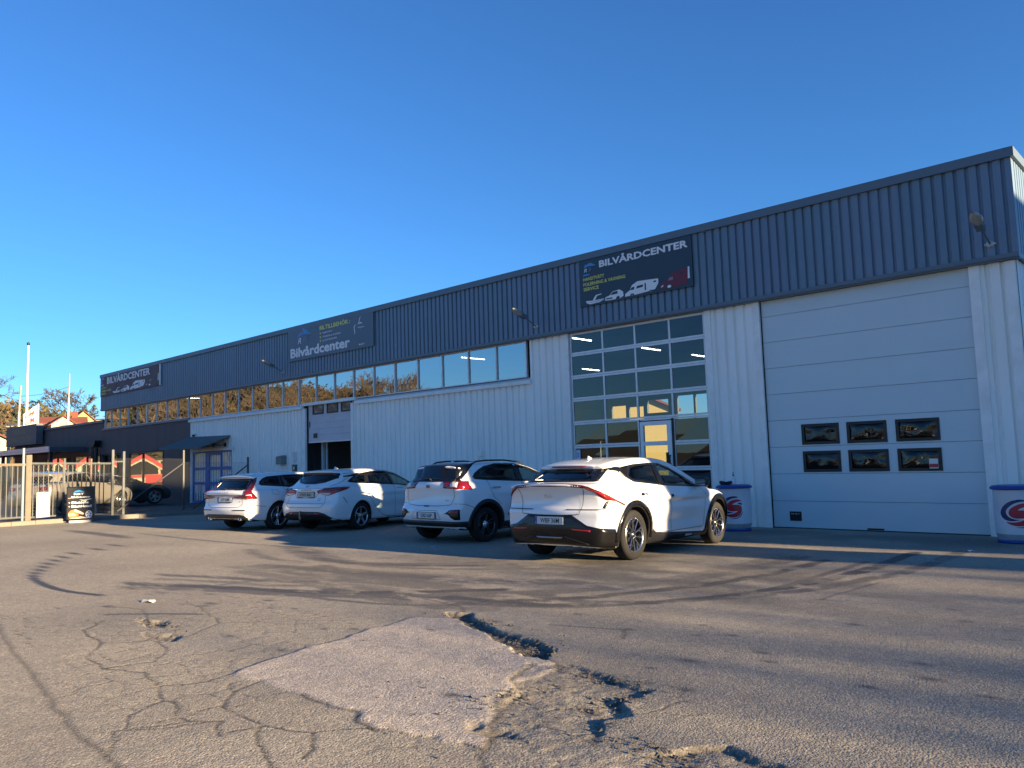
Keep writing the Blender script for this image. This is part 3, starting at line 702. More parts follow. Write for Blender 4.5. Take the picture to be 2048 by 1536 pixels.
for x, ys in ((-16.3, (3.5, 7.8, 11.4)), (-22.0, (4.0, 11.5)), (-43.5, (2.5,))):
    for y in ys:
        m2 = MB(); m2.bar((x, y, 5.60), (x, y+1.25, 5.60), .028, .022, 0); m2.bar((x, y-.03, 5.64), (x, y+1.28, 5.64), .11, .04, 1); bpart(m2.build('tube_light', [TUBE, TRIM]))

# big sectional door on the right
gd = BP('sectional_door')
zt = 5.02; y0 = .055
X0, X1 = -7.90, -3.70
wins = [[(-7.14, -6.36), (-6.18, -5.41), (-5.22, -4.44)]]*2
wz = {2: (1.215, 1.64), 3: (1.80, 2.22)}
for i in range(9):
    a, b = i*.5847+.004+(.016 if i == 0 else 0), min((i+1)*.5847-.004, zt)
    m2 = MB()
    if i+0 in wz and i in (2, 3):
        z0, z1 = wz[i]; z0 += .0; xsn = [X0]+[v for w_ in wins[0] for v in w_]+[X1]
        for k in range(0, len(xsn)-1):
            if k % 2 == 0: m2.box(xsn[k], xsn[k+1], y0, y0+.045, a, b)
            else: m2.box(xsn[k], xsn[k+1], y0, y0+.045, a, z0); m2.box(xsn[k], xsn[k+1], y0, y0+.045, z1, b)
    else: m2.box(X0, X1, y0, y0+.045, a, b)
    sub(m2.build('door_panel', GRYD), gd)
for i in wz:
    z0, z1 = wz[i]
    for x0, x1 in wins[0]:
        m2 = MB()
        for (a, b, c_, d) in ((x0-.01, x1+.01, z0-.01, z0+.05), (x0-.01, x1+.01, z1-.05, z1+.01), (x0-.01, x0+.05, z0+.05, z1-.05), (x1-.05, x1+.01, z0+.05, z1-.05)): m2.box(a, b, y0-.018, y0+.03, c_, d)
        sub(m2.build('window_frame', INK), gd)
        # blown acrylic pane: bulges and distorts what it mirrors
        n = 10; m2 = MB(); V = []
        for u in range(n+1):
            for v in range(n+1):
                s_, t_ = u/n*2-1, v/n*2-1; V.append((x0+.05+(x1-x0-.1)*u/n, y0+.012-.022*(1-s_**4)*(1-t_**4)+.006*math.sin(5*s_+x0*9)*math.cos(3*t_+z0*7), z0+.05+(z1-z0-.1)*v/n))
        m2.add(V, [(u*(n+1)+v, (u+1)*(n+1)+v, (u+1)*(n+1)+v+1, u*(n+1)+v+1) for u in range(n) for v in range(n)], 0, True); sub(m2.build('window_pane', BUBBLE, fix=False), gd)
m2 = MB(); m2.box(X0, X1, y0+.05, y0+.06, .0, zt); sub(m2.build('door_backing', SEAL), gd) if False else None
m2 = MB(); m2.box(-7.925, -7.9005, .03, .12, .0, 5.03); m2.box(X0, X1, y0+.002, y0+.05, -.0, .020); sub(m2.build('door_seal', SEAL), gd)
m2 = MB(); m2.box(-5.91, -5.59, y0-.03, y0-.003, .03, .06); sub(m2.build('door_handle', SEAL), gd)
m2 = MB(); m2.box(-7.53, -7.27, y0-.006, y0-.001, .16, .36); o = sub(m2.build('maker_plate', INK), gd)
t = text_mb('ASSA ABLOY', .04, .003, .9, align='CENTER'); q = MB(); q.add([(x-7.40, y0-.008, y+.30) for x, y, _ in t.v], t.f); sub(q.build('maker_lettering', PLATEW, fix=False), gd)
m2 = MB(); m2.box(-4.66, -4.50, y0-.024, y0-.020, 1.25, 1.44); sub(m2.build('sticker', PLATEW), gd)
m2 = MB(); m2.box(-4.655, -4.505, y0-.027, y0-.025, 1.27, 1.34); sub(m2.build('sticker_band', mat('sticker_red', (.45, .03, .04), .5)), gd)
m2 = MB(); m2.box(X0-.0, X1, y0, .14, 5.02, 5.03); sub(m2.build('door_header', TRIM), gd)

# glazed sectional door with a wicket
gg = BP('glazed_door')
cols = [-13.44, -12.345, -11.325, -10.305, -9.32]; rows = [.08, .71, 1.33, 1.95, 2.58, 3.21, 3.82, 4.44, 5.02]
for j in range(len(rows)):
    h = .05; m2 = MB(); z = rows[j]
    m2.box(cols[0], cols[-1], .02, .075, max(0, z-.052), z-.004); m2.box(cols[0], cols[-1], .02, .075, z+.004, min(5.03, z+.052)); sub(m2.build('rail', ALU), gg)
for j in range(len(rows)-1):
    for i, x in enumerate(cols):
        wd = .05 if i in (0, 4) else .026
        m2 = MB(); m2.box(x-wd*(i > 0), x+wd*(i < 4), .024, .07, rows[j]+.052, rows[j+1]-.052); sub(m2.build('mullion', ALU), gg)
    for i in range(4):
        if i == 2 and j < 4: continue
        m2 = MB(); t = [rng.uniform(-.004, .004) for _ in range(4)]
        a, b = cols[i], cols[i+1]; m2.quad((a, .045+t[0], rows[j]+.03), (b, .045+t[1], rows[j]+.03), (b, .045+t[2], rows[j+1]-.03), (a, .045+t[3], rows[j+1]-.03)); sub(m2.build('pane', DPANE, fix=False), gg)
wa, wb_ = -11.27, -10.36
m2 = MB(); 
for a, b, c_, d in ((wa, wa+.095, .1, 2.50), (wb_-.13, wb_, .1, 2.50), (wa+.095, wb_-.13, 2.40, 2.50), (wa+.095, wb_-.13, 1.90, 2.0), (wa+.095, wb_-.13, 1.28, 1.38), (wa+.095, wb_-.13, .1, .75)): m2.box(a, b, -.005, .07, c_, d)
sub(m2.build('wicket_door', TRIM), gg)
for z0, z1 in ((.75, 1.28), (1.38, 1.90), (2.0, 2.40)):
    m2 = MB(); m2.quad((wa+.09, .03, z0), (wb_-.12, .03, z0), (wb_-.12, .034, z1), (wa+.09, .034, z1)); sub(m2.build('pane', DPANE, fix=False), gg)
m2 = MB(); m2.box(wa-.02, wa-.004, .0, .07, .1, 2.55); m2.box(wb_+.004, wb_+.06, .0, .07, .1, 2.55); sub(m2.build('wicket_frame', SEAL), gg)
m2 = MB(); m2.bar((wb_-.05, -.06, 1.42), (wb_-.05, -.06, 1.66), .03, .03); m2.bar((wb_-.05, -.06, 1.44), (wb_-.05, 0, 1.44), .025, .025); m2.bar((wb_-.05, -.06, 1.64), (wb_-.05, 0, 1.64), .025, .025); m2.box(wb_-.18, wb_-.10, -.012, -.006, 1.4, 1.72); sub(m2.build('wicket_handle', SEAL), gg)
m2 = MB(); m2.box(-13.36, -13.22, .018, .022, 1.60, 1.86); sub(m2.build('notice_sticker', mat('sticker_pale', (.5, .6, .72), .5)), gg)
t = text_mb('S', .16, .01, align='CENTER'); q = MB(); q.add([(x-13.29, .016, y+1.67) for x, y, _ in t.v], t.f); sub(q.build('sticker_letter', EUBLUE, fix=False), gg)

# half-open sectional door
hd = BP('half_open_door')
for k in range(6):
    z0 = 2.56+.232*k; z1 = min(z0+.228, 3.93)
    m2 = MB()
    if k == 5: z1 = 3.93
    m2.box(-26.50, -23.62, .09+.0, .13, z0, z1)
    sub(m2.build('door_panel', LILAC), hd)
m2 = MB(); m2.box(-26.5, -23.62, .08, .135, 2.50, 2.555); sub(m2.build('bottom_rail', ALU), hd)
for a, b in ((-26.2, -25.46), (-25.25, -24.52), (-24.33, -23.66)):
    m2 = MB()
    for q_ in ((a, b, 3.57, 3.62), (a, a+.06, 3.62, 3.93), (b-.06, b, 3.62, 3.93)): m2.box(q_[0], q_[1], .07, .10, q_[2], q_[3])
    sub(m2.build('window_frame', INK), hd)
    m2 = MB(); m2.quad((a+.05, .084, 3.61), (b-.05, .084, 3.61), (b-.05, .086, 3.94), (a+.05, .086, 3.94)); sub(m2.build('window_pane', BUBBLE, fix=False), hd)
m2 = MB(); m2.box(-26.16, -25.90, .08, .088, 2.68, 2.86); sub(m2.build('maker_plate', INK), hd)
m2 = MB(); m2.box(-26.44, -26.38, .08, .088, 3.10, 3.32); sub(m2.build('hinge_cover', INK), hd)
m2 = MB(); m2.box(-26.60, -26.52, .05, .30, 0, 3.93); sub(m2.build('door_track', SEAL), hd)
m2 = MB(); m2.bar((-26.3, .6, 0), (-26.3, .6, 3.2), .10, .10); m2.bar((-26.05, .6, .2), (-26.05, .6, 3.0), .06, .06); sub(m2.build('track_post', GRYD), hd)
# dark shelving just inside the open door
t = thing('storage_shelf', 'dark shelving with blue crates just inside the half-open door', 'shelf', (-24.6, 3.2, .012))
for z in (.1, .6, 1.1, 1.6, 2.1):
    m2 = MB(); m2.box(-.9, .9, -.25, .25, z, z+.04); m2.build('shelf_board', INW, t)
for x in (-.9, .9):
    m2 = MB(); m2.box(x-.025, x+.025, -.25, .25, 0, 2.4); m2.build('upright', INW, t)
for z in (.64, 1.14, 1.64):
    for k in range(4):
        m2 = MB(); m2.box(-.82+k*.42, -.46+k*.42, -.22, .2, z, z+.26); m2.build('crate', mat('crate_blue', (.02, .04, .12), .5), t)

# shop door with blue frame under a sloping awning
sd_ = BP('shop_door'); BLUE = mat('blue_frame', (.03, .16, .48), .45, noise=.3)
m2 = MB()
for a, b, c_, d in ((-36.05, -35.95, .08, 2.42), (-34.78, -34.42, .08, 2.42), (-33.35, -33.25, .08, 2.42), (-32.36, -32.28, .9, 2.42), (-35.95, -34.78, 2.34, 2.42), (-34.42, -33.35, 2.24, 2.42), (-33.25, -32.36, 2.34, 2.42), (-35.95, -34.78, 1.58, 1.70), (-34.42, -33.35, 1.58, 1.72), (-33.25, -32.36, 1.58, 1.72), (-35.95, -34.78, .92, 1.04), (-34.42, -33.35, .92, 1.04), (-33.25, -32.36, .9, 1.0), (-35.95, -34.78, .08, .2), (-34.42, -33.35, .08, .3)): m2.box(a, b, -.05, .04, c_, d)
sub(m2.build('door_frame', BLUE), sd_)
m2 = MB(); m2.box(-36.14, -32.15, -.07, -.051, 2.42, 2.54); m2.box(-36.12, -36.05, -.06, .04, .05, 2.42); m2.box(-32.28, -32.2, -.06, .04, .05, 2.42); sub(m2.build('surround', TRIM), sd_)
for a, b in ((-35.95, -34.78), (-34.42, -33.35), (-33.25, -32.36)):
    for c_, d in ((.2, .92), (1.04, 1.58), (1.70, 2.34)):
        m2 = MB(); m2.quad((a, .0, c_), (b, .0, c_), (b, .003, d), (a, .003, d)); sub(m2.build('pane', PANE, fix=False), sd_)
for q_ in ((-35.6, -35.3, .55, .88), (-35.3, -35.05, 2.0, 2.1), (-32.75, -32.6, 1.95, 2.15), (-34.05, -33.8, 1.78, 2.0)):
    m2 = MB(); m2.box(q_[0], q_[1], -.012, -.006, q_[2], q_[3]); sub(m2.build('notice', PLATEW), sd_)
m2 = MB(); m2.box(-36.0, -32.3, .045, .06, .06, 2.4); 
aw = BP('awning'); AWM = mat('awning_green_grey', (.10, .13, .13), .7, noise=.3)
m2 = MB(); m2.add([(-36.6, -.02, 3.14), (-32.5, -.02, 3.06), (-32.5, -.05, 3.0), (-36.6, -.05, 3.08), (-36.9, -1.25, 2.62), (-32.9, -1.25, 2.56), (-32.9, -1.25, 2.50), (-36.9, -1.25, 2.56)], [(0, 1, 5, 4), (3, 7, 6, 2), (0, 3, 2, 1), (4, 5, 6, 7), (0, 4, 7, 3), (1, 2, 6, 5)]); sub(m2.build('canopy', AWM), aw)
for x in (-36.2, -35.1, -34.0, -32.9):
    m2 = MB(); m2.bar((x, -.06, 2.66), (x-.1, -1.1, 2.56), .04, .04); m2.box(x-.06, x+.06, -.10, -.02, 2.58, 2.74); sub(m2.build('bracket', INK), aw)

# brown wing: shop windows with a red and white wave
REDV = mat('vinyl_red', (.85, .05, .045), .4); CREV = mat('vinyl_cream', (.90, .86, .70), .5)
for x0, x1, z0, z1, ph in ((-43.63, -39.35, .78, 2.60, 0), (-47.38, -44.82, .78, 2.60, 1)):
    w = BP('shop_window')
    m2 = MB(); mid = x0+(x1-x0)*.42
    for a, b, c_, d in ((x0, x0+.07, z0, z1), (x1-.07, x1, z0, z1), (mid-.04, mid+.04, z0+.07, z1-.07), (x0+.07, x1-.07, z0, z0+.07), (x0+.07, x1-.07, z1-.07, z1)): m2.box(a, b, -.02, .06, c_, d)
    sub(m2.build('frame', INK), w)
    m2 = MB(); m2.quad((x0, .03, z0), (x1, .03, z0), (x1, .03, z1), (x0, .03, z1)); sub(m2.build('pane', PANE, fix=False), w)

# ------------------------------------------------------------------ hill, trees, houses, masts, shadow blocks
HILLM = mat('hillside', (.075, .058, .028), .95, noise=1., nscale=.12, col2=(.035, .038, .016), bump=.6, bscale=2.)
def hill():
    th = np.radians(np.arange(120, 262, 1.0)); rad = np.array([66, 78, 90, 100, 110, 122, 136, 150, 166, 185, 215, 260, 340])
    ek = np.radians(np.interp(np.degrees(th), [120, 140, 156, 160, 162.2, 164, 166, 170, 176, 190, 203, 209, 213, 217, 222, 240, 262], [1.2, 1.8, 2.6, 3.3, 3.7, 4.3, 4.55, 4.6, 5.0, 6.2, 6.4, 5.6, 3.6, 2.2, 1.4, 1.0, .6]))
    V = []; n2 = len(rad)
    for i, t in enumerate(th):
        for r in rad:
            hh = r*math.tan(ek[i])*np.interp(r, [66, 150, 166, 340], [0, .9, 1.0, .75])
            hh += .5*math.sin(r*.21+7*t)*math.sin(19*t+r*.07)*min(1, (r-66)/40)
            V.append((math.cos(t)*r, CAM.y+math.sin(t)*r, .15+max(0, hh)))
    F = [(i*n2+j, (i+1)*n2+j, (i+1)*n2+j+1, i*n2+j+1) for i in range(len(th)-1) for j in range(n2-1)]
    mb = MB(); mb.add(V, F, 0, True); o = mb.build('hill', HILLM, None); tag(o, kind='structure')
    return th, rad, np.array(V).reshape(len(th), n2, 3)
HT, HR, HV = hill()
def hillz(x, y):
    t = math.atan2(y-CAM.y, x) % (2*math.pi); r = math.hypot(x, y-CAM.y)
    i = int(np.clip(np.searchsorted(HT, t)-1, 0, len(HT)-2)); a = np.clip((t-HT[i])/(HT[i+1]-HT[i]), 0, 1)
    return float((1-a)*np.interp(r, HR, HV[i, :, 2])+a*np.interp(r, HR, HV[i+1, :, 2]))

BARK = mat('bark', (.07, .06, .047), .9, noise=.6, nscale=3.); BARKL = mat('bark_pale', (.11, .085, .06), .9, noise=.7, nscale=2.)
def tree_segs(seed, h, spread=.8, depth=6, up=.35, trunk=.25, n0=3):
    r = random.Random(seed); S = []
    def go(p, d, L, rad, k):
        q = p+d*L; S.append((p, q, rad, rad*.72, k))
        if k == 0: return
        for _ in range(r.choice((2, 3)) if k < depth else n0+2):
            a = Vector((r.gauss(0, 1), r.gauss(0, 1), r.gauss(0, 1))).normalized()
            nd = (d*(1.0 if k < depth else .55)+a*spread+Vector((0, 0, up))).normalized()
            go(p+d*L*r.uniform(.6, 1.0), nd, L*r.uniform(.60, .86), rad*.62, k-1)
    go(Vector((0, 0, 0)), Vector((r.uniform(-.06, .06), r.uniform(-.06, .06), 1)).normalized(), h*trunk, h*.022, depth)
    mz = max(q.z for _, q, *_ in S); k = h/mz
    return [(p*k, q*k, a, b, lv) for p, q, a, b, lv in S]
def segs_mesh(mb, S, loc=Vector((0, 0, 0)), rmin=.0, minlv=-1, maxlv=99):
    for p, q, a, b, lv in S:
        if minlv <= lv <= maxlv: mb.tube(p+loc, q+loc, max(a, rmin), max(b, rmin), 3 if lv < 3 else 5, 0, caps=False)
def tree(label, x, y, z, S, rmin=.012, m=None, name='bare_tree', group=None, split=4):
    t = thing(name, label, 'tree', (x, y, z), group=group)
    mx = max(s[4] for s in S)
    mb = MB(); segs_mesh(mb, S, minlv=mx-1, rmin=rmin); mb.build('trunk', m or BARK, t, fix=False)
    mb = MB(); segs_mesh(mb, S, maxlv=mx-2, rmin=rmin); mb.build('crown', m or BARK, t, fix=False)
    return t
oak = [(Vector((p.x*1.05, p.y*1.05, p.z)), Vector((q.x*1.05, q.y*1.05, q.z)), a, b, lv) for p, q, a, b, lv in tree_segs(12, 8.6, .80, 7, .16, .13, 3)]
tree('wide bare oak standing on the ridge behind the red-roofed house', -162.0, 34.4, 8.6, oak, .04)
tree('bare tree on the hilltop at the far left edge of the picture', -165.2, 22.6, 13.2, tree_segs(9, 6.5, .9, 5, .25, .2), .03)
# unseen blocks to the right, added and shaped to throw shadows over the yard
NB = mat('shadow_block_brick', (.20, .12, .08), .8, noise=.4)
def block(label, x0, x1, y0, y1, h):
    t = thing('shadow_block', label, 'building', ((x0+x1)/2, (y0+y1)/2, 0)); a, b = (x1-x0)/2, (y1-y0)/2
    mb = MB(); mb.box(-a, a, -b, b, -.1, h); mb.build('wall', NB, t); mb = MB(); mb.box(-a-.1, a+.1, -b-.1, b+.1, h, h+.2); mb.build('roof', ROOFM, t)
    for k in range(int((x1-x0)//3)):
        mb = MB(); mb.box(-a+.8+3*k, -a+2.2+3*k, -b-.03, -b-.002, 1.2, 2.6); w = mb.build('window', GLOSSB, t)
block('narrow brick block added outside the picture to cast shadow over the yard', 13, 15.5, -2.9, -1.6, 9.2)
block('long brick block added outside the picture to cast shadow along the building', 14, 17, -.55, 16, 9.3)
SH = [tree_segs(20+k, 11.0, .85, 6, .30, .22) for k in range(2)]
sp = []
for k, (x, y, s, q) in enumerate(((46, -4.8, .97, 0), (50, -1.8, 1.06, 1), (48, -7.6, .96, 1), (56, -5.2, 1.14, 0), (53, -10.2, 1.0, 0), (50, .6, 1.22, 0), (47, 3.0, 1.05, 1), (52, -6.6, 1.03, 1))):  # the last ones are added, unseen, to thin the sun on cars and asphalt
    if q < len(sp): t = thing('bare_tree', 'leafless tree in the row to the right of the yard', 'tree', (x, y, .2), rng.uniform(0, 6), 'leafless trees beside the yard'); [setattr(link(c.name.split('.')[0], c.data, t), 'hide_render', False) for c in sp[q].children]
    else: t = tree('leafless tree in the row to the right of the yard', x, y, .2, SH[q], .010, None, 'bare_tree', 'leafless trees beside the yard'); sp.append(t); 
    t.scale = (s, s, s)
# red and cream shop opposite the low wing, mirrored in its windows
t = thing('roadside_shop', 'red and cream shop front opposite the low wing, mirrored in its windows', 'building', (-70.5, -8.5, 0))
SHR = mat('shop_red', (.30, .012, .012), .6); SHC = mat('shop_cream', (.34, .31, .20), .7)
mb = MB(); mb.box(-5, 0, -6, 6, 0, 2.4); mb.build('wall', SHC, t)
Yz = [(-6.0, 1.75), (-4.7, 1.95), (-2.9, 3.05), (-1.6, 2.35), (-.9, 2.2), (0, 2.9), (.9, 2.1), (1.9, 2.85), (3.0, 2.0), (4.0, 2.85), (5.0, 2.2), (6.0, 2.6)]
for nm, m, a, b, x in (('red_parapet', SHR, -.38, .0, .14), ('cream_edge', SHC, -.52, -.382, .12)):
    mb = MB()
    for (y0, z0), (y1, z1) in zip(Yz[:-1], Yz[1:]): mb.add([(x, y0, z0+a), (x, y1, z1+a), (x, y1, z1+b), (x, y0, z0+b), (.02, y0, z0+a), (.02, y1, z1+a), (.02, y1, z1+b), (.02, y0, z0+b)], [(0, 1, 2, 3), (0, 4, 5, 1), (3, 2, 6, 7), (4, 7, 6, 5)])
    mb.build(nm, m, t)
for y0, y1 in ((-5.9, -4.4), (-4.2, -3.0), (-2.8, -1.7), (-1.4, .2), (.5, 2.2), (2.6, 4.2), (4.5, 5.8)):
    mb = MB(); mb.box(.003, .04, y0, y1, 1.22, 2.35); mb.build('window', GLOSSB, t)
mb = MB(); mb.box(.003, .10, -6, 6, .98, 1.20); mb.build('red_band', SHR, t); mb = MB(); mb.box(.003, .09, -6, -3.1, .10, .96); mb.build('red_panel', SHR, t)
# wood on the hillside behind the camera (mirrored in the windows) and scrub
WD = [tree_segs(40+k, 9.0, .8, 5, .35, .25) for k in range(4)]
mb = MB()
for k in range(95):
    t = R(rng.uniform(186, 213)); r = rng.uniform(88, 150); x, y = math.cos(t)*r, CAM.y+math.sin(t)*r
    S = WD[k % 4]; a = rng.uniform(0, 6.28); c, s_ = math.cos(a)*1.0, math.sin(a); sc = rng.uniform(.6, 1.0)
    Rm = Matrix(((c, -s_, 0), (s_, c, 0), (0, 0, 1))); L = Vector((x, y, hillz(x, y)-.3))
    for p, q, ra, rb, lv in S:
        if lv < 1 and rng.random() < .5: continue
        mb.tube(L+Rm@p*sc, L+Rm@q*sc, max(ra, .035), max(rb, .03), 3, 0, caps=False)
o = mb.build('woods', BARKL, None, fix=False); tag(o, 'leafless brown wood covering the hillside', 'wood', kind='stuff')
n = 26000
t = np.radians(np.where(nrng.random(n) < .55, nrng.uniform(150, 172, n), nrng.uniform(172, 216, n))); r = nrng.uniform(92, 172, n)**1.0
cl = np.round(t*60)+np.round(r/3.2)*1000
px = np.cos(t)*r; py = CAM.y+np.sin(t)*r
ii = np.clip(np.searchsorted(HT, t)-1, 0, len(HT)-2); jj = np.clip(np.searchsorted(HR, r)-1, 0, len(HR)-2)
aa = (t-HT[ii])/(HT[1]-HT[0]); bb = (r-HR[jj])/(HR[jj+1]-HR[jj])
pz = (HV[ii, jj, 2]*(1-aa)+HV[ii+1, jj, 2]*aa)*(1-bb)+(HV[ii, jj+1, 2]*(1-aa)+HV[ii+1, jj+1, 2]*aa)*bb
hgt = (np.abs(np.sin(cl*12.9898)*43758.5) % 1)**2*2.3+.25
c0 = np.c_[px, py, pz+nrng.random(n)*hgt]; sz = nrng.uniform(.12, .42, n)[:, None]
V = np.stack([c0+nrng.normal(0, 1, (n, 3))*sz for _ in range(3)], 1).reshape(-1, 3)
mi = ((np.abs(np.sin(cl*78.233)*12543.1) % 1)*4).astype(int)
SCR = [mat('scrub_brown', (.075, .048, .026), .9), mat('scrub_ochre', (.11, .075, .028), .9), mat('scrub_olive', (.045, .05, .018), .9), mat('scrub_evergreen', (.014, .022, .011), .9)]
me = np_mesh('scrub', V, np.arange(3*n).reshape(-1, 3), SCR, False, mi); o = link('scrub', me); tag(o, 'brown and olive scrub covering the hillside', 'scrub', kind='stuff')

# houses
CRE = mat('house_cream', (.42, .37, .26), .8); YELH = mat('house_yellow', (.36, .27, .10), .8); TIL = mat('roof_tile_red', (.16, .045, .03), .8, noise=.4, nscale=1.); WINM = mat('house_window', (.03, .035, .045), .2)
def house(label, x, y, z, rz, w, d, h, rh, wm, rm=TIL, win=((-.25, .5), (.25, .5)), gwin=((0, .75),), chim=None):
    # gable ends face local +-x; eaves run along x
    t = thing('house', label, 'house', (x, y, z), rz)
    a, b = w/2, d/2; mb = MB()
    mb.add([(-a, -b, -2), (a, -b, -2), (a, b, -2), (-a, b, -2), (-a, -b, h), (a, -b, h), (a, b, h), (-a, b, h), (-a, 0, h+rh), (a, 0, h+rh)], [(0, 1, 5, 4), (1, 2, 6, 9, 5), (2, 3, 7, 6), (3, 0, 4, 8, 7)]); mb.build('wall', wm, t)
    e = .35; sl = rh/b; rf = MB()
    for s_ in (-1, 1):
        V = [(-a-e, s_*(b+e), h-e*sl+.03), (a+e, s_*(b+e), h-e*sl+.03), (a+e, 0, h+rh+.03), (-a-e, 0, h+rh+.03)]; rf.add(V+[(p[0], p[1], p[2]+.14) for p in V], [(0, 1, 2, 3), (4, 5, 6, 7), (0, 1, 5, 4), (1, 2, 6, 5), (3, 0, 4, 7)])
    ro = rf.build('roof', rm, t)
    if chim: mb = MB(); mb.box(chim-.4, chim+.4, -.4, .4, h+rh-.5, h+rh+.9); mb.build('chimney', TIL, ro)
    def wn(P, ax):
        mb = MB(); q = MB(); (u, v), s_ = P, .5
        if ax == 'y': mb.box(u-.5, u+.5, -b-.04, -b-.002, v-.6, v+.6); q.box(u-.62, u+.62, -b-.03, -b-.001, v-.72, v+.72)
        else: mb.box(a+.002, a+.04, u-.45, u+.45, v-.5, v+.5); q.box(a+.001, a+.03, u-.57, u+.57, v-.62, v+.62)
        f_ = q.build('window', mat('house_trim', (.42, .40, .36), .6), t); mb.build('pane', WINM, f_)
    for u, v in win: wn((u*w, v*h), 'y')
    for u, v in gwin: wn((u*d, v*h), 'x')
    return t
fr = math.atan2(CAM.y-20, 124)        # local +x turned to face the yard
house('long cream house with red tiled roof and chimney on the slope under the oak', -126.5, 21.6, 6.6, fr+R(90), 7.0, 4., 2.0, .85, CRE, TIL, ((-.42, .6), (-.28, .6), (-.12, .6), (.08, .6)), (), 2.2)
house('cream gabled house in front of the long red-roofed house', -120.0, 20.0, 6.3, fr+R(8), 5., 2.9, 1.75, 1.05, CRE, TIL, (), ((0, .9),))
house('yellow gabled house on the ridge right of the oak trunk', -134.5, 27.2, 6.8, fr+R(10), 5., 3.0, 2.7, 1.35, YELH, TIL, (), ((0, .8),))
house('pale yellow gable house at the left edge behind the sign box', -79.0, 1.2, 1.0, fr+R(2), 6., 4.6, 3.4, 1.25, CRE, TIL, (), ((.25, .85), (-.1, .35)))
house('small cream house between the flagpole and the left mast', -121.5, 15.6, 6.2, fr+R(60), 3., 2.4, 1.5, .6, CRE, ROOFM, ((-.2, .7), (.2, .7)), ((0, .8),))
house('grey flat-topped house just left of the hall roof', -142.5, 33.2, 6.6, fr, 3., 2., 3.5, .05, mat('house_grey', (.30, .26, .22), .8), ROOFM, (), ())
house('sunlit cream shed behind the hall, seen through its rear windows', -31.5, 25.5, 0, R(-48), 9., 8., 4.3, 1.8, YELH, TIL, ((-.3, .45), (.1, .45)), ((-.2, .5), (.2, .5)))

# poles, flag, wire
POLEW = mat('pole_white', (.40, .395, .37), .45); WOOD = mat('mast_grey', (.24, .22, .20), .7)
t = thing('flagpole', 'tall white flagpole with a dark ball top, rising behind the sign box', 'flagpole', (-72.35, 2.94, 0)); mb = MB(); mb.tube((0, 0, 0), (0, 0, 12.1), .15, .075, 12); mb.build('pole', POLEW, t); mb = MB(); mb.lathe([(.001, 12.02), (.09, 12.06), (.13, 12.16), (.09, 12.27), (.001, 12.32)], 12); mb.build('ball', INK, t)
t = thing('flagpole', 'shorter white flagpole carrying the white flag with red letters', 'flagpole', (-55.82*66/58, -16.684+15.78*66/58, 0)); fp = t.location.copy()
mb = MB(); mb.tube((0, 0, 0), (0, 0, 6.62), .085, .06, 10); mb.build('pole', POLEW, t); mb = MB(); mb.lathe([(.001, 6.58), (.07, 6.62), (.09, 6.70), (.07, 6.78), (.001, 6.82)], 10); mb.build('ball', INK, t)
t = thing('flag', 'drooping white flag with rows of red letters beside the tall flagpole', 'flag', (fp.x, fp.y, 4.4))
mb = MB(); n1, n2 = 12, 14; V = []
dl = Vector((-.13, -.99, 0)).normalized()
for i in range(n1+1):
    u = i/n1
    for j in range(n2+1):
        v = j/n2; p = dl*(.09+.82*u)+Vector((.10*math.sin(7*u+3*v), 0, 0))*u; V.append((p.x, p.y, .12+2.0*v*(1-.0*u)-.62*u*v-.05*u))
mb.add(V, [(i*(n2+1)+j, (i+1)*(n2+1)+j, (i+1)*(n2+1)+j+1, i*(n2+1)+j+1) for i in range(n1) for j in range(n2)], 0, True); mb.build('cloth', mat('flag_white', (.42, .41, .37), .8), t, fix=False)
FRED = mat('flag_red', (.34, .02, .02), .7)
for s_, v0, hh in (('LUM', .14, .17), ('LUM', .42, .19), ('UM', .72, .15)):
    a = text_mb(s_, 1., .03, shear=.2); X = [p[0] for p in a.v]; w_ = max(X)-min(X); q = MB(); P = []
    for x, z_, _ in a.v:
        u = .88-(x-min(X))/w_*.72 if True else 0; u = .16+(1-(x-min(X))/w_)*.72; v = v0+z_/.72*hh
        p = dl*(.09+.82*u)+Vector((.10*math.sin(7*u+3*v)*u+.015, 0, 0)); P.append((p.x, p.y, .12+2.0*v-.62*u*v-.05*u))
    q.add(P, a.f); q.build('flag_lettering', FRED, t, fix=False)
W1 = Vector((-91.82, 7.67, 9.54)); W2 = Vector((-90.64, 11.78, 10.6))
t = thing('mast', 'thin grey mast left of the tall flagpole, holding the wire', 'mast', (-91.86, 7.55, 0)); mb = MB(); mb.tube((0, 0, 0), (.0, .0, 7.9), .14, .12, 8, 0); mb.build('lower_pole', POLEW, t); mb = MB(); mb.tube((0, 0, 7.9), (.03, .1, 10.62), .11, .09, 8); mb.build('upper_pole', WOOD, t)
t = thing('mast', 'thin pale mast in front of the bare oak, holding the wire', 'mast', (-90.66, 11.72, 0)); mb = MB(); mb.tube((0, 0, 0), (0, .06, 9.4), .13, .10, 8); mb.build('lower_pole', POLEW, t); mb = MB(); mb.tube((0, .06, 9.4), (.02, .1, 11.95), .09, .06, 8); mb.build('upper_pole', WOOD, t)
mb = MB(); pts = [W1.lerp(W2, k/10)-Vector((0, 0, .25*math.sin(math.pi*k/10))) for k in range(11)]; mb.path([p-W1 for p in pts], .022, 5); o = mb.build('overhead_wire', INK, None, W1); tag(o, 'thin dark wire strung between the two masts', 'wire')
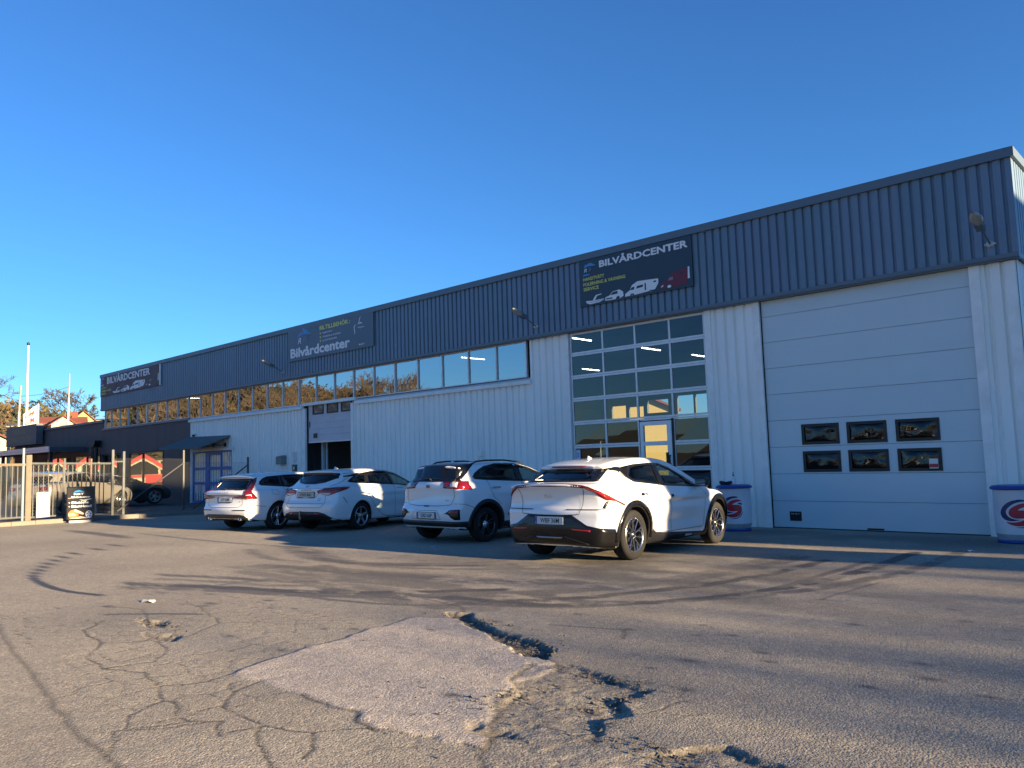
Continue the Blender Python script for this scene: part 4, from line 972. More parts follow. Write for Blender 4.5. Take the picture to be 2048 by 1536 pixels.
# ------------------------------------------------------------------ signs on the fascia, wall lamps, small fittings, drums
NAVY = mat('sign_navy', (.018, .038, .062), .4, noise=.15, nscale=2.)
SLATE = mat('sign_slate', (.085, .115, .16), .42)
MURK = mat('sign_murky', (.09, .075, .085), .5, noise=1., nscale=1.6, col2=(.10, .03, .04))
LETT = mat('letter_white', (.74, .75, .77), .5)
YEL = mat('letter_yellow', (.75, .72, .16), .5)
CYAN = mat('logo_cyan', (.03, .30, .70), .5)
PURP = mat('logo_violet', (.05, .05, .14), .5)
TRUCKR = mat('truck_red', (.14, .012, .035), .5)
GREYM = mat('print_grey', (.16, .18, .21), .5)
DARKM = mat('print_dark', (.02, .028, .036), .5)
def sign(name, label, x0, x1, z0, z1, m, y=-.165, th=.03):
    t = thing(name, label, 'sign', ((x0+x1)/2, y, z0))
    mb = MB(); mb.box(-(x1-x0)/2, (x1-x0)/2, -th, 0, 0, z1-z0); mb.build('panel', m, t)
    t['y'] = 0; del t['y']
    return t, (lambda x, z: (x-(x0+x1)/2, z-z0)), -th
def flat(t, f, y, pts, m, nm):
    q = MB(); P = [f(*p) for p in pts]; tr = tri2(P); q.add([(x, y, z) for x, z in P], [tuple(a) for a in tr]); return q.build(nm, m, t, fix=False)
def words(t, f, y, s, x0, x1, z, h, m, nm, bold=.02, rot=0., shear=0.):
    # fit lettering to a width and cap height
    a = text_mb(s, 1., min(bold, .006), shear=shear); X = [v[0] for v in a.v]; Z = [v[1] for v in a.v]
    w = max(X)-min(X); sx = (x1-x0)/w; sz = h/.69
    q = MB(); b = bold*.9
    for k, (dx, dz) in enumerate([(0, 0)] if bold < .008 else [(0, 0), (b, 0), (-b, 0), (0, b), (0, -b), (b*.7, b*.7), (-b*.7, -b*.7)]):
        q.add([(f(x0, z)[0]+(v[0]-min(X)+dx)*sx, y-.0004*k, f(x0, z)[1]+(v[1]+dz)*sz+(v[0]-min(X))*sx*rot) for v in a.v], a.f)
    return q.build(nm, m, t, fix=False)
def logo(t, f, y, x, z, s, th=True):
    # foaming car outline over slanted initials
    flat(t, f, y, [(x-.55*s, z+.02*s), (x-.42*s, z+.16*s), (x-.20*s, z+.24*s), (x-.02*s, z+.34*s), (x+.2*s, z+.30*s), (x+.36*s, z+.17*s), (x+.62*s, z+.05*s), (x+.30*s, z+.08*s), (x-.1*s, z+.10*s), (x-.38*s, z+.05*s)], CYAN, 'logo_car')
    for k in range(9):
        a = rng.uniform(-.45, .4); r = rng.uniform(.03, .07)*s; cx, cz = x+a*s, z+(.28-abs(a)*.35+rng.uniform(-.06, .1))*s
        flat(t, f, y-.001-.0003*k, [(cx+r*math.cos(u), cz+r*math.sin(u)) for u in np.linspace(0, 6.283, 9)[:-1]], CYAN if k % 2 else GREYM, 'logo_bubble')
    words(t, f, y, 'R', x-.52*s, x-.24*s, z-.32*s, .28*s, LETT, 'logo_letter', .0, shear=.25); words(t, f, y, 'B', x-.10*s, x+.14*s, z-.30*s, .28*s, GREYM, 'logo_letter', .0, shear=.25); words(t, f, y, 'T', x+.28*s, x+.52*s, z-.28*s, .28*s, PURP, 'logo_letter', .0, shear=.25)

def fleet(t, f, y, x0, sx, z0, sz, red=True):
    g = lambda P: [(x0+a*sx, z0+b*sz) for a, b in P]
    # boat
    flat(t, f, y, g([(0, .20), (.02, .10), (.10, .03), (.32, .05), (.42, .12), (.43, .17), (.30, .17), (.14, .17)]), LETT, 'print_boat')
    flat(t, f, y-.001, g([(.16, .18), (.24, .38), (.38, .40), (.36, .36), (.27, .34), (.22, .18)]), LETT, 'print_boat_screen'); flat(t, f, y-.001, g([(.02, .13), (.12, .10), (.41, .14), (.41, .125), (.12, .085)]), DARKM, 'print_boat_line')
    # car
    flat(t, f, y, g([(.45, .06), (.46, .20), (.55, .24), (.62, .38), (.78, .42), (.86, .30), (.87, .12), (.80, .05), (.60, .04)]), LETT, 'print_car')
    flat(t, f, y-.001, g([(.57, .25), (.63, .36), (.74, .38), (.74, .26)]), DARKM, 'print_car_glass'); flat(t, f, y-.001, g([(.47, .10), (.62, .09), (.62, .14), (.48, .15)]), DARKM, 'print_grille'); flat(t, f, y-.001, g([(.70, .05), (.75, .03), (.79, .08), (.76, .16), (.71, .13)]), DARKM, 'print_wheel')
    # camper van
    flat(t, f, y, g([(.90, .06), (.91, .18), (1.0, .28), (1.06, .48), (1.18, .60), (1.36, .58), (1.62, .54), (1.62, .36), (1.55, .14), (1.40, .10), (1.1, .06)]), LETT, 'print_camper')
    flat(t, f, y-.001, g([(1.0, .29), (1.06, .40), (1.12, .40), (1.10, .29)]), DARKM, 'print_camper_glass'); flat(t, f, y-.001, g([(1.15, .30), (1.17, .41), (1.30, .42), (1.30, .33)]), DARKM, 'print_camper_glass'); flat(t, f, y-.001, g([(1.33, .17), (1.33, .46), (1.36, .46), (1.36, .17)]), DARKM, 'print_camper_door'); flat(t, f, y-.001, g([(1.52, .42), (1.52, .48), (1.58, .48), (1.58, .42)]), DARKM, 'print_camper_glass')
    for cx in (1.06, 1.46):
        flat(t, f, y-.0015, g([(cx+.045*math.cos(u), .08+.065*math.sin(u)) for u in np.linspace(0, 6.283, 13)[:-1]]), DARKM, 'print_wheel'); flat(t, f, y-.002, g([(cx+.025*math.cos(u), .08+.036*math.sin(u)) for u in np.linspace(0, 6.283, 11)[:-1]]), GREYM, 'print_hub')
    # lorry
    flat(t, f, y, g([(1.66, .08), (1.66, .26), (1.72, .33), (1.80, .36), (1.84, .50), (1.95, .66), (2.16, .74), (2.20, .70), (2.20, .12), (1.95, .07)]), TRUCKR if red else MURK, 'print_lorry')
    flat(t, f, y-.001, g([(1.81, .37), (1.85, .48), (1.92, .49), (1.92, .36)]), GREYM, 'print_lorry_glass'); flat(t, f, y-.001, g([(2.06, .52), (2.06, .60), (2.12, .60), (2.12, .52)]), DARKM, 'print_lorry_glass'); flat(t, f, y-.001, g([(1.67, .18), (1.72, .24), (1.72, .19), (1.68, .14)]), LETT, 'print_headlamp')
    flat(t, f, y-.001, g([(2.21, .30), (2.22, .76), (2.25, .76), (2.25, .30)]), LETT, 'print_exhaust')
    for cx in (1.84,):
        flat(t, f, y-.0015, g([(cx+.07*math.cos(u), .13+.10*math.sin(u)) for u in np.linspace(0, 6.283, 13)[:-1]]), DARKM, 'print_wheel'); flat(t, f, y-.002, g([(cx+.04*math.cos(u), .13+.06*math.sin(u)) for u in np.linspace(0, 6.283, 13)[:-1]]), LETT, 'print_hub')

# right-hand sign
t, f, y = sign('fascia_sign', 'dark navy sign with white BILVÅRDCENTER and a row of vehicles above the glazed door', -12.85, -9.44, 5.64, 6.885, NAVY)
y -= .003
words(t, f, y, 'BILVÅRDCENTER', -12.17, -9.55, 6.615, .165, LETT, 'sign_lettering', .035)
words(t, f, y, 'HANDTVÄTT', -12.72, -12.03, 6.325, .085, YEL, 'sign_lettering', .012); words(t, f, y, 'POLERNING & VAXNING', -12.72, -11.37, 6.185, .085, YEL, 'sign_lettering', .012); words(t, f, y, 'SERVICE', -12.72, -12.22, 6.055, .085, YEL, 'sign_lettering', .012)
logo(t, f, y, -12.50, 6.67, .36); flat(t, f, y, [(-12.73, 6.465), (-12.71, 6.50), (-12.50, 6.50), (-12.52, 6.465)], CYAN, 'logo_bar'); flat(t, f, y, [(-12.51, 6.465), (-12.49, 6.50), (-12.31, 6.50), (-12.33, 6.465)], TRUCKR, 'logo_bar')
fleet(t, f, y, -12.66, 1.395, 5.66, .62)
# middle sign
t, f, y = sign('fascia_sign', 'slate blue sign with white Bilvårdcenter and yellow BILTILLBEHÖR over the half-open door', -27.5, -21.95, 5.75, 6.90, SLATE)
mb = MB(); mb.box(2.76, 2.80, -.045, -.001, -.01, 1.15); mb.box(-2.8, 2.80, -.045, -.031, -.045, -.005); mb.build('sign_rim', CAPM, t)
y -= .003
words(t, f, y, 'Bilvårdcenter', -27.27, -23.35, 5.85, .34, LETT, 'sign_lettering', .035)
words(t, f, y, 'BILTILLBEHÖR :', -25.24, -23.30, 6.695, .15, YEL, 'sign_lettering', .02)
for z, s_, x1 in ((6.53, 'HANDTVÄTT', -24.42), (6.385, 'POLERING & VAXNING', -23.9), (6.245, 'LACKFÖRSEGLING', -24.13)):
    words(t, f, y, s_, -25.05, x1, z, .062, LETT, 'sign_lettering', .012); flat(t, f, y, [(-25.2+.04*math.cos(u), z+.032+.04*math.sin(u)) for u in np.linspace(0, 6.283, 11)[:-1]], YEL, 'bullet')
logo(t, f, y, -26.32, 6.60, .82)
def stroke(t, f, y, pts, w, m, nm):
    P = [Vector(p) for p in pts]; A, B = [], []
    for i, p in enumerate(P):
        d = (P[min(i+1, len(P)-1)]-P[max(i-1, 0)]).normalized(); n = Vector((-d.y, d.x))*w/2*(1 if 0 < i < len(P)-1 else .4)
        A.append(tuple(p+n)); B.append(tuple(p-n))
    flat(t, f, y, A+B[::-1], m, nm)
stroke(t, f, y, [(-22.68, 6.85), (-22.74, 6.74), (-22.78, 6.64), (-22.86, 6.58)], .035, LETT, 'print_line'); stroke(t, f, y-.001, [(-22.80, 6.60), (-22.70, 6.615), (-22.58, 6.60)], .05, LETT, 'print_line')
stroke(t, f, y, [(-22.98, 6.60), (-23.06, 6.52), (-23.05, 6.42), (-23.02, 6.34), (-23.05, 6.25)], .045, LETT, 'print_line'); stroke(t, f, y-.001, [(-22.86, 6.50), (-22.80, 6.45), (-22.74, 6.475), (-22.70, 6.42), (-22.66, 6.47), (-22.60, 6.44), (-22.56, 6.47), (-22.46, 6.44)], .022, LETT, 'print_glasses')
stroke(t, f, y, [(-23.06, 6.15), (-23.08, 6.02), (-23.0, 5.88), (-22.9, 5.83)], .014, GREYM, 'print_line'); words(t, f, y, 'RBT', -22.78, -22.45, 5.82, .05, LETT, 'sign_lettering', .02)
# left sign
t, f, y = sign('fascia_sign', 'weathered murky sign with white BILVÅRDCENTER at the far left end of the fascia', -47.33, -39.42, 5.83, 6.89, MURK)
mb = MB(); mb.box(3.955, 4.06, -.05, 0, 0, 1.06); mb.build('sign_edge', TRIM, t)
y -= .003
words(t, f, y, 'BILVÅRDCENTER', -46.33, -40.6, 6.49, .34, LETT, 'sign_lettering', .03)
logo(t, f, y, -46.95, 6.72, .5)
for z, x1 in ((6.40, -46.75), (6.24, -46.5), (6.08, -45.7), (5.92, -46.5)): words(t, f, y, {6.40: 'RBT', 6.24: 'HANDTVÄTT', 6.08: 'POLERNING & VAXNING', 5.92: 'SERVICE'}[z], -47.2, x1, z, .10, YEL if z < 6.4 else LETT, 'sign_lettering', .015)
fleet(t, f, y, -45.5, 2.65, 5.86, .78, False)

# wall lamps on bent arms
LAMPG = mat('lamp_bowl', (.30, .29, .24), .25, coat=.6); LAMPB = mat('lamp_hood', (.40, .42, .42), .4, metal=.3)
lp = None
for k, (x, lab) in enumerate(((-3.28, 'wall lamp on a short arm at the right end of the fascia'), (-14.50, 'wall lamp on an arm above the white pillar left of the glazed door'), (-27.90, 'wall lamp on an arm just left of the slate blue sign'))):
    t = thing('wall_lamp', lab, 'lamp', (x, -.14, 5.36), group='wall lamps along the fascia'); t.scale = (.72, .72, .72)
    if lp is None:
        mb = MB(); mb.lathe([(0, -.02), (.10, -.02), (.10, 0), (0, 0)], 12, 'y'); mb.box(-.14, .14, -.03, 0, -.02, .02); mb.build('wall_plate', LAMPB, t)
        mb = MB(); mb.path([(0, 0, 0), (-.02, -.28, .14), (-.05, -.62, .32)], .024, 8); mb.build('arm', CAPM, t)
        d = Vector((-.02, -.9, .38)).normalized(); mb = MB(); mb.bar(Vector((-.05, -.58, .30)), Vector((-.06, -.86, .42)), .20, .14); mb.build('gear_box', CAPM, t)
        def bowl(lo, nm, m):
            mb = MB(); V = []; n1, n2 = 10, 12
            for i in range(n1+1):
                u = i/n1; c = Vector((-.055, -.84, .41))+d*(.46*u); w = .15*math.sin(math.pi*min(1, .25+.75*u*.98))**.6+.002; hh = w*.75
                for j in range(n2+1):
                    a = math.pi*j/n2*(1 if lo else -1)+ (math.pi if lo else math.pi)
                    V.append(c+Vector((math.cos(a)*w, 0, 0))+Vector((0, .39, .92))*math.sin(a)*hh*(1 if lo else .7))
            mb.add(V, [(i*(n2+1)+j, (i+1)*(n2+1)+j, (i+1)*(n2+1)+j+1, i*(n2+1)+j+1) for i in range(n1) for j in range(n2)], 0, True); mb.build(nm, m, t)
        bowl(True, 'diffuser', LAMPG); bowl(False, 'hood', LAMPB); lp = t
    else:
        for ch in lp.children: c2 = ch.copy(); COL.objects.link(c2); c2.parent = t

# small wall fittings
t = thing('junction_box', 'small green-grey hooded box on the white wall left of the half-open door', 'box', (-28.15, -.01, 1.72))
mb = MB(); mb.box(-.22, .20, -.22, 0, 0, .30); mb.build('housing', mat('box_green_grey', (.20, .24, .21), .6, noise=.5), t); mb = MB(); mb.add([(-.24, -.24, .30), (.22, -.24, .30), (.22, 0, .36), (-.24, 0, .36)], [(0, 1, 2, 3)]); mb.build('lid', CAPM, t)
t = thing('wall_notice', 'pale notices and a dark key panel beside the half-open door jamb', 'notice', (-27.32, -.012, 1.2))
mb = MB(); mb.box(-.18, .12, -.008, 0, .83, 1.0); mb.build('notice_sheet', PLATEW, t); mb = MB(); mb.box(-.14, .14, -.008, 0, .62, .80); mb.build('notice_sheet', PLATEW, t); mb = MB(); mb.box(-.12, .14, -.06, 0, .06, .50); mb.build('key_panel', mat('panel_green', (.03, .07, .06), .5), t); mb = MB(); mb.box(-.05, .06, -.064, -.061, .30, .42); mb.build('key_label', PLATEW, t)
t = thing('wall_socket', 'small white socket box with a thin pipe on the ribbed wall above the small SUV', 'socket', (-16.97, -.005, 1.78))
mb = MB(); mb.box(-.08, .08, -.08, 0, 0, .16); mb.build('socket_box', TRIM, t); mb = MB(); mb.tube((.03, -.03, .16), (.03, -.03, .62), .012); mb.build('conduit', TRIM, t)
t = thing('security_camera', 'small white dome camera above the grey-green awning', 'camera', (-35.85, -.01, 3.22))
mb = MB(); mb.box(-.05, .05, -.12, 0, 0, .06); mb.build('bracket', TRIM, t); mb = MB(); mb.lathe([(0.001, -.10), (.05, -.08), (.07, -.03), (.07, 0), (.001, .0)], 12, c=(0, -.10, 0)); mb.build('dome', INK, t)

# drums
DRUMW = mat('drum_white', (.62, .64, .70), .35, noise=.25, nscale=3.); DBLUE = mat('drum_blue', (.012, .05, .26), .4); LRED = mat('logo_red', (.42, .012, .03), .4); LBLUE = mat('logo_blue', (.008, .018, .11), .4)
def drum(lab, x, y, th0):
    t = thing('drum', lab, 'drum', (x, y, gz(y)), group='white drums beside the big grey door')
    mb = MB(); mb.lathe([(.335, .16), (.3405, .30), (.345, .50), (.335, .88), (.345, .90)], 40); mb.build('wrap', DRUMW, t); mb = MB(); mb.lathe([(.30, .05), (.315, .09), (.335, .16)], 40); mb.build('grimy_foot', mat('drum_grime', (.36, .39, .44), .6, noise=.8, nscale=5., col2=(.20, .20, .20)), t)
    mb = MB(); mb.lathe([(.001, .0), (.30, .0), (.32, .02), (.32, .05), (.30, .07)], 40); mb.build('base_rim', DBLUE, t)
    mb = MB(); mb.lathe([(.345, .895), (.375, .90), (.38, .925), (.35, .955), (.30, .965), (.001, .966)], 40); mb.build('lid', DBLUE, t)
    S = lambda P: [Vector(p) for p in chaikin(P, 2)]
    for nm, m, P, r in (('logo_swirl', LBLUE, [(.7,.93),(.3,1.0),(-.3,.85),(-.8,.45),(-1,.0),(-.9,-.35),(-.6,-.58),(-.2,-.64),(.3,-.52),(.32,-.50),(-.1,-.48),(-.45,-.3),(-.6,0),(-.5,.3),(-.1,.65),(.3,.80),(.7,.83)], .003),
                        ('logo_body', LRED, [(1.0,.58),(.6,.72),(.2,.62),(-.25,.35),(-.42,.05),(-.35,-.25),(-.05,-.42),(.35,-.42),(.62,-.38),(.60,-.46),(.2,-.66),(-.3,-.72),(-.65,-.64),(-.45,-.84),(.1,-1.0),(.6,-.95),(.95,-.65),(1.05,-.2),(.95,.1),(.7,.2),(.2,.18),(.18,.22),(.35,.34),(.7,.47),(1.0,.5)], .004),
                        ('logo_tail', LBLUE, [(-.1,-1.02),(.3,-1.14),(.8,-1.02),(1.1,-.6),(1.14,-.3),(1.06,-.55),(.68,-1.0),(.2,-1.07)], .003), ('logo_eye', LBLUE, [(.55,.34),(1.0,.40),(1.08,.12),(.85,.22)], .003)):
        Q = resample([tuple(p) for p in S(P)], .08)
        gx, gy = np.meshgrid(np.arange(-1.1, 1.2, .09), np.arange(-1.2, 1.1, .09)); gx = gx.ravel(); gy = gy.ravel(); k = in_poly(gx, gy, inset([tuple(q) for q in Q], .035))
        V = [tuple(q) for q in Q]+list(zip(gx[k], gy[k])); n = len(Q)
        rs = delaunay_2d_cdt([Vector(v) for v in V], [(i, (i+1) % n) for i in range(n)], [], 1, 1e-6)
        pts = []
        for v in rs[0]:
            a = th0+v[0]*.235/.345; z = .52+v[1]*.225; rr_ = np.interp(z, [.16, .5, .88], [.335, .345, .335])+r; pts.append((math.cos(a)*rr_, math.sin(a)*rr_, z))
        mb = MB(); mb.add(pts, [tuple(q) for q in rs[2]]); mb.build(nm, m, t, fix=False)
    return t
drum('white drum with blue lid and red swirl, carrying a spray bottle by the pillar', -8.24, -1.05, -math.pi/2+.20)
drum('white blue-lidded drum with red swirl and empty lid at the right picture edge', -3.06, -1.02, -math.pi/2+.10)
z = gz(-1.05)+.968
t = thing('spray_bottle', 'white spray bottle with a dark nozzle standing on the blue drum lid', 'bottle', (-8.24, -1.05, z))
mb = MB(); mb.lathe([(.001, 0), (.045, 0), (.048, .02), (.048, .10), (.03, .15), (.016, .17), (.016, .18), (.001, .18)], 14); mb.build('bottle', mat('bottle_white', (.65, .68, .72), .35), t)
mb = MB(); mb.lathe([(.018, .18), (.018, .20), (.010, .21), (.008, .27), (.001, .275)], 10); mb.build('nozzle', INK, t)
mb = MB()
for k in range(3):
    pts = [(.13*math.cos(u)*(1+.1*math.sin(3*u+k)), .09*math.sin(u), .03+.012*k+.015*math.sin(2*u+k)) for u in np.linspace(0, 6.283, 17)]; mb.path(pts, .013, 6)
mb.box(-.09, .08, -.06, .06, .0, .03); o = mb.build('crumpled_cloth', mat('cloth_dark', (.02, .022, .026), .9), None, (-8.40, -1.10, z)); tag(o, 'crumpled dark cloth lying on the blue drum lid beside the spray bottle', 'cloth')
# ------------------------------------------------------------------ car builder
class Car:
    def __init__(s, name, label, cat, spec, x, y, hd, group=None, paint=None, z=None):
        s.S = spec; s.b = Body(spec); s.cuts = []; s.gaps = MB(); s.paint = paint or WHITE
        a = R(hd); f = Vector((math.sin(a), math.cos(a), -.0195*math.cos(a) if y > -14 and z is None else 0)).normalized()
        l = Vector((-math.cos(a), math.sin(a), 0)); u = f.cross(l)
        s.root = thing(name, label, cat, group=group)
        zz = gz(y) if z is None else z
        s.root.matrix_world = Matrix([[f[i], l[i], u[i], (x, y, zz)[i]] for i in range(3)]+[[0, 0, 0, 1]])
    # ---- parameter space
    def uv(s, mode, pts):
        if mode == 'W':
            out = []
            for p in pts:
                out.append((math.atan2(-p[1], 1.3-p[0])*1.8, p[2]))
            return out
        return [tuple(p) for p in pts]
    def rays(s, mode, Q):
        Q = np.asarray(Q, float); n = len(Q); z = np.zeros(n); o = np.ones(n)
        if mode == 'R': return np.c_[Q[:, 0], -1.6*o, Q[:, 1]], np.c_[z, o, z]
        if mode == 'L': return np.c_[Q[:, 0], 1.6*o, Q[:, 1]], np.c_[z, -o, z]
        if mode == 'B': return np.c_[o*(s.b.xr-.5), Q[:, 0], Q[:, 1]], np.c_[o, z, z]
        if mode == 'F': return np.c_[o*(s.b.xf+.5), Q[:, 0], Q[:, 1]], np.c_[-o, z, z]
        if mode == 'T': return np.c_[Q[:, 0], Q[:, 1], o*2.1], np.c_[z, z, -o]
        a = Q[:, 0]/1.8; D = np.c_[np.cos(a), np.sin(a), z]
        return np.c_[o*1.3, z, Q[:, 1]]-D*3.2, D
    def surf(s, mode, Q, lift):
        O, D = s.rays(mode, Q); P = s.b.cast(O, D)
        g = s.b.grad(P); g /= np.maximum(np.linalg.norm(g, axis=1, keepdims=True), 1e-6)
        return P+g*lift, g
    def patch(s, name, mode, pts, m, lift=.004, sp=.05, holes=(), r=.0, depth=.010, parent=None, label=None, smooth=True, mirror=False):
        P = s.uv(mode, pts)
        if r: P = rounded(P, r)
        rings = [resample(P, sp)]+[resample(h, sp) for h in holes]
        V = []; F = []
        for rg in rings:
            b = len(V); V += [tuple(p) for p in rg]; F.append(list(range(b, b+len(rg))))
        nb = len(V); edges = []
        lo = np.min(rings[0], 0); hi = np.max(rings[0], 0)
        gx, gy = np.meshgrid(np.arange(lo[0]+sp/2, hi[0], sp), np.arange(lo[1]+sp/2, hi[1], sp)); gx = gx.ravel(); gy = gy.ravel()
        k = in_poly(gx, gy, rings[0])
        for h in rings[1:]: k &= ~in_poly(gx, gy, h)
        for rg in rings:
            for a, b2 in zip(rg, np.roll(rg, -1, 0)):
                ex, ey = b2-a; L2 = ex*ex+ey*ey
                if L2 < 1e-12: continue
                t = np.clip(((gx-a[0])*ex+(gy-a[1])*ey)/L2, 0, 1)
                k &= np.hypot(gx-a[0]-ex*t, gy-a[1]-ey*t) > sp*.45
        V += list(zip(gx[k], gy[k]))
        for f in F: edges += [(f[i], f[(i+1) % len(f)]) for i in range(len(f))]
        rs = delaunay_2d_cdt([Vector(v) for v in V], edges, [], 0, 1e-6)
        V2 = np.array([tuple(v) for v in rs[0]]); T = np.array([t for t in rs[2] if len(t) == 3])
        c = V2[T].mean(1); k = in_poly(c[:, 0], c[:, 1], rings[0])
        for h in rings[1:]: k &= ~in_poly(c[:, 0], c[:, 1], h)
        T = T[k]
        X, N = s.surf(mode, V2, lift)
        # skirt round the edge gives the piece its thickness
        ec = {}
        for t in T:
            for a, b in ((t[0], t[1]), (t[1], t[2]), (t[2], t[0])): ec[(a, b)] = 1
        bd = [(a, b) for (a, b) in ec if (b, a) not in ec]
        n0 = len(X); bi = sorted({i for e in bd for i in e}); mp = {v: n0+q for q, v in enumerate(bi)}
        X = np.vstack([X, X[bi]-N[bi]*depth])
        sk = []
        for a, b in bd: sk += [(b, a, mp[a]), (b, mp[a], mp[b])]
        T = np.vstack([T, np.array(sk, int).reshape(-1, 3)])
        # face direction outward
        t0 = T[:max(1, len(T)//4)]; nn = np.cross(X[t0[:, 1]]-X[t0[:, 0]], X[t0[:, 2]]-X[t0[:, 0]])
        if (nn*N[t0[:, 0] % len(N)]).sum() < 0: T = T[:, ::-1]
        out = []
        for sg in ((1, -1) if mirror else (1,)):
            XX = X*np.array([1, sg, 1]); TT = T if sg == 1 else T[:, ::-1]
            me = np_mesh(name, XX, TT, m, True)
            sm = np.ones(len(me.polygons), bool); sm[len(me.polygons)-len(sk):] = False
            me.polygons.foreach_set('use_smooth', sm)
            o = link(name, me, parent or s.root)
            if label: o['label'] = label
            out.append(o)
        return out if mirror else out[0]
    def gap(s, mode, pts, w=.008, lift=.0055, mirror=False, closed=False, step=.04, mb=None):
        P = resample(s.uv(mode, pts), step, closed)
        if closed: P = np.vstack([P, P[:1]])
        d = np.gradient(P, axis=0); d /= np.maximum(np.linalg.norm(d, axis=1, keepdims=True), 1e-9); nn = np.c_[-d[:, 1], d[:, 0]]*w/2
        A, _ = s.surf(mode, P+nn, lift); B, _ = s.surf(mode, P-nn, lift)
        for sg in ((1, -1) if mirror else (1,)):
            V = np.vstack([A, B])*np.array([1, sg, 1]); n = len(A)
            (mb or s.gaps).add(V, [(i, i+1, n+i+1, n+i) for i in range(n-1)])
    def dlo(s, mode, outer, panes, mats, name='window', mirror=True, r=.02):
        hs = [inset(rounded(p, .04), .018) for p in panes]
        s.patch('window_surround', mode, outer, GLOSSB, .005, .05, holes=hs, mirror=mirror)
        for p, m in zip(panes, mats):
            q = rounded(p, .04)
            s.patch(name, mode, q, m, .001, .07, mirror=mirror, depth=.004)
            s.cuts.append((mode, q, mirror))
    def body(s, h=.025):
        V, Q = s.b.mesh(h)
        c = V[Q].mean(1); n = np.cross(V[Q[:, 2]]-V[Q[:, 0]], V[Q[:, 3]]-V[Q[:, 1]]); n /= np.maximum(np.linalg.norm(n, axis=1, keepdims=True), 1e-9)
        keep = np.ones(len(Q), bool)
        for mode, P, mir in s.cuts:
            if mode in 'RL':
                side = (np.abs(n[:, 1]) > .25) & ((c[:, 1] < 0) if (mode == 'R' and not mir) else (c[:, 1] > 0) if not mir else True)
                keep &= ~(side & in_poly(c[:, 0], c[:, 2], P))
            elif mode == 'B': keep &= ~((n[:, 0] < -.12) & (c[:, 0] < .3) & in_poly(c[:, 1], c[:, 2], P))
            elif mode == 'F': keep &= ~((n[:, 0] > .12) & (c[:, 0] > 1.2) & in_poly(c[:, 1], c[:, 2], P))
        mi = np.zeros(len(Q), int)
        S = s.S; ay = np.abs(c[:, 1])
        under = (n[:, 2] < -.75) & (c[:, 2] < .55)
        for xw in (0, S['wb']):
            rr_ = np.hypot(c[:, 0]-xw, c[:, 2]-S['rw'])
            under |= (rr_ < S['ra']+.02) & (ay < S['W']-.03) & (n[:, 2] < .2)
            if S.get('clad'): under |= rr_ < S['ra']+.05
        mi[under] = 1
        Q = Q[keep]; mi = mi[keep]
        me = np_mesh('body', V, Q, [s.paint, WELL], True, mi)
        s.bodyo = link('body', me, s.root)
        if s.gaps.v: s.gaps.build('panel_gap', INK, s.root, fix=False)['kind'] = 'stuff'
    def arch(s, r0, r1, m, name='wheel_arch', lift=.012, a0=-8, a1=188, sp=.04):
        S = s.S
        for xw in (0, S['wb']):
            A = [(xw+r1*math.cos(R(a)), S['rw']+r1*math.sin(R(a))) for a in np.linspace(a0, a1, 26)]
            B = [(xw+r0*math.cos(R(a)), S['rw']+r0*math.sin(R(a))) for a in np.linspace(a1, a0, 26)]
            s.patch(name, 'R', A+B, m, lift, sp, mirror=True, depth=.03)
    def wheels(s, r, w, style, rr, mats, face=0.):
        S = s.S; proto = None
        for xw in (0, S['wb']):
            for sg in (-1, 1):
                y = sg*(S['W']-.012-w/2+face-(.02 if xw else 0))
                if proto is None:
                    g = group_part('wheel', s.root, (xw, y, S['rw']))
                    ty = wheel_tyre(r, w, rr).build('tyre', RUBBER, g); rm = wheel_rim(rr, w, style).build('rim', mats, g, fix=True)
                    proto = (ty.data, rm.data)
                else:
                    g = group_part('wheel', s.root, (xw, y, S['rw']))
                    link('tyre', proto[0], g); link('rim', proto[1], g)
                g.rotation_euler = (0, rng.uniform(0, 6.28), 0) if sg < 0 else (0, rng.uniform(0, 6), math.pi)
    def plate(s, txt, xb, y, z, m=None, w=.52, h=.112, tilt=0.):
        m = m or PLATEW
        P, N = s.surf('B', [(y, z)], .012); p = P[0]; p[0] = min(p[0], xb if xb is not None else p[0])
        g = group_part('number_plate', s.root, p, (0, tilt, 0))
        mb = MB(); mb.prism(rounded([(-w/2-.012, -h/2-.016), (w/2+.012, -h/2-.016), (w/2+.012, h/2+.010), (-w/2-.012, h/2+.010)], .012), 0, .02, 'x'); mb.build('plate_frame', GLOSSB, g)
        mb = MB(); mb.prism([(-w/2, -h/2), (w/2, -h/2), (w/2, h/2), (-w/2, h/2)], -.004, 0, 'x'); mb.build('plate_face', m, g)
        t = text_mb(txt, .098, .010, .86, align='CENTER', space=1.0)
        vs = [(-.0065, -(x+(.02 if m is PLATEW else 0)), yy-.034) for x, yy, _ in t.v]
        q = MB(); q.add(vs, t.f); q.build('plate_lettering', INK, g, fix=False)
        if m is PLATEW:
            q = MB(); q.prism([(w/2-.042, -h/2+.002), (w/2-.001, -h/2+.002), (w/2-.001, h/2-.002), (w/2-.042, h/2-.002)], -.006, -.003, 'x'); q.build('country_band', EUBLUE, g)
            t = text_mb('S', .04, .004, align='CENTER'); q = MB(); q.add([(-.0075, -x+w/2-.022, yy-.045) for x, yy, _ in t.v], t.f); q.build('country_letter', PLATEW, g, fix=False)
        return g
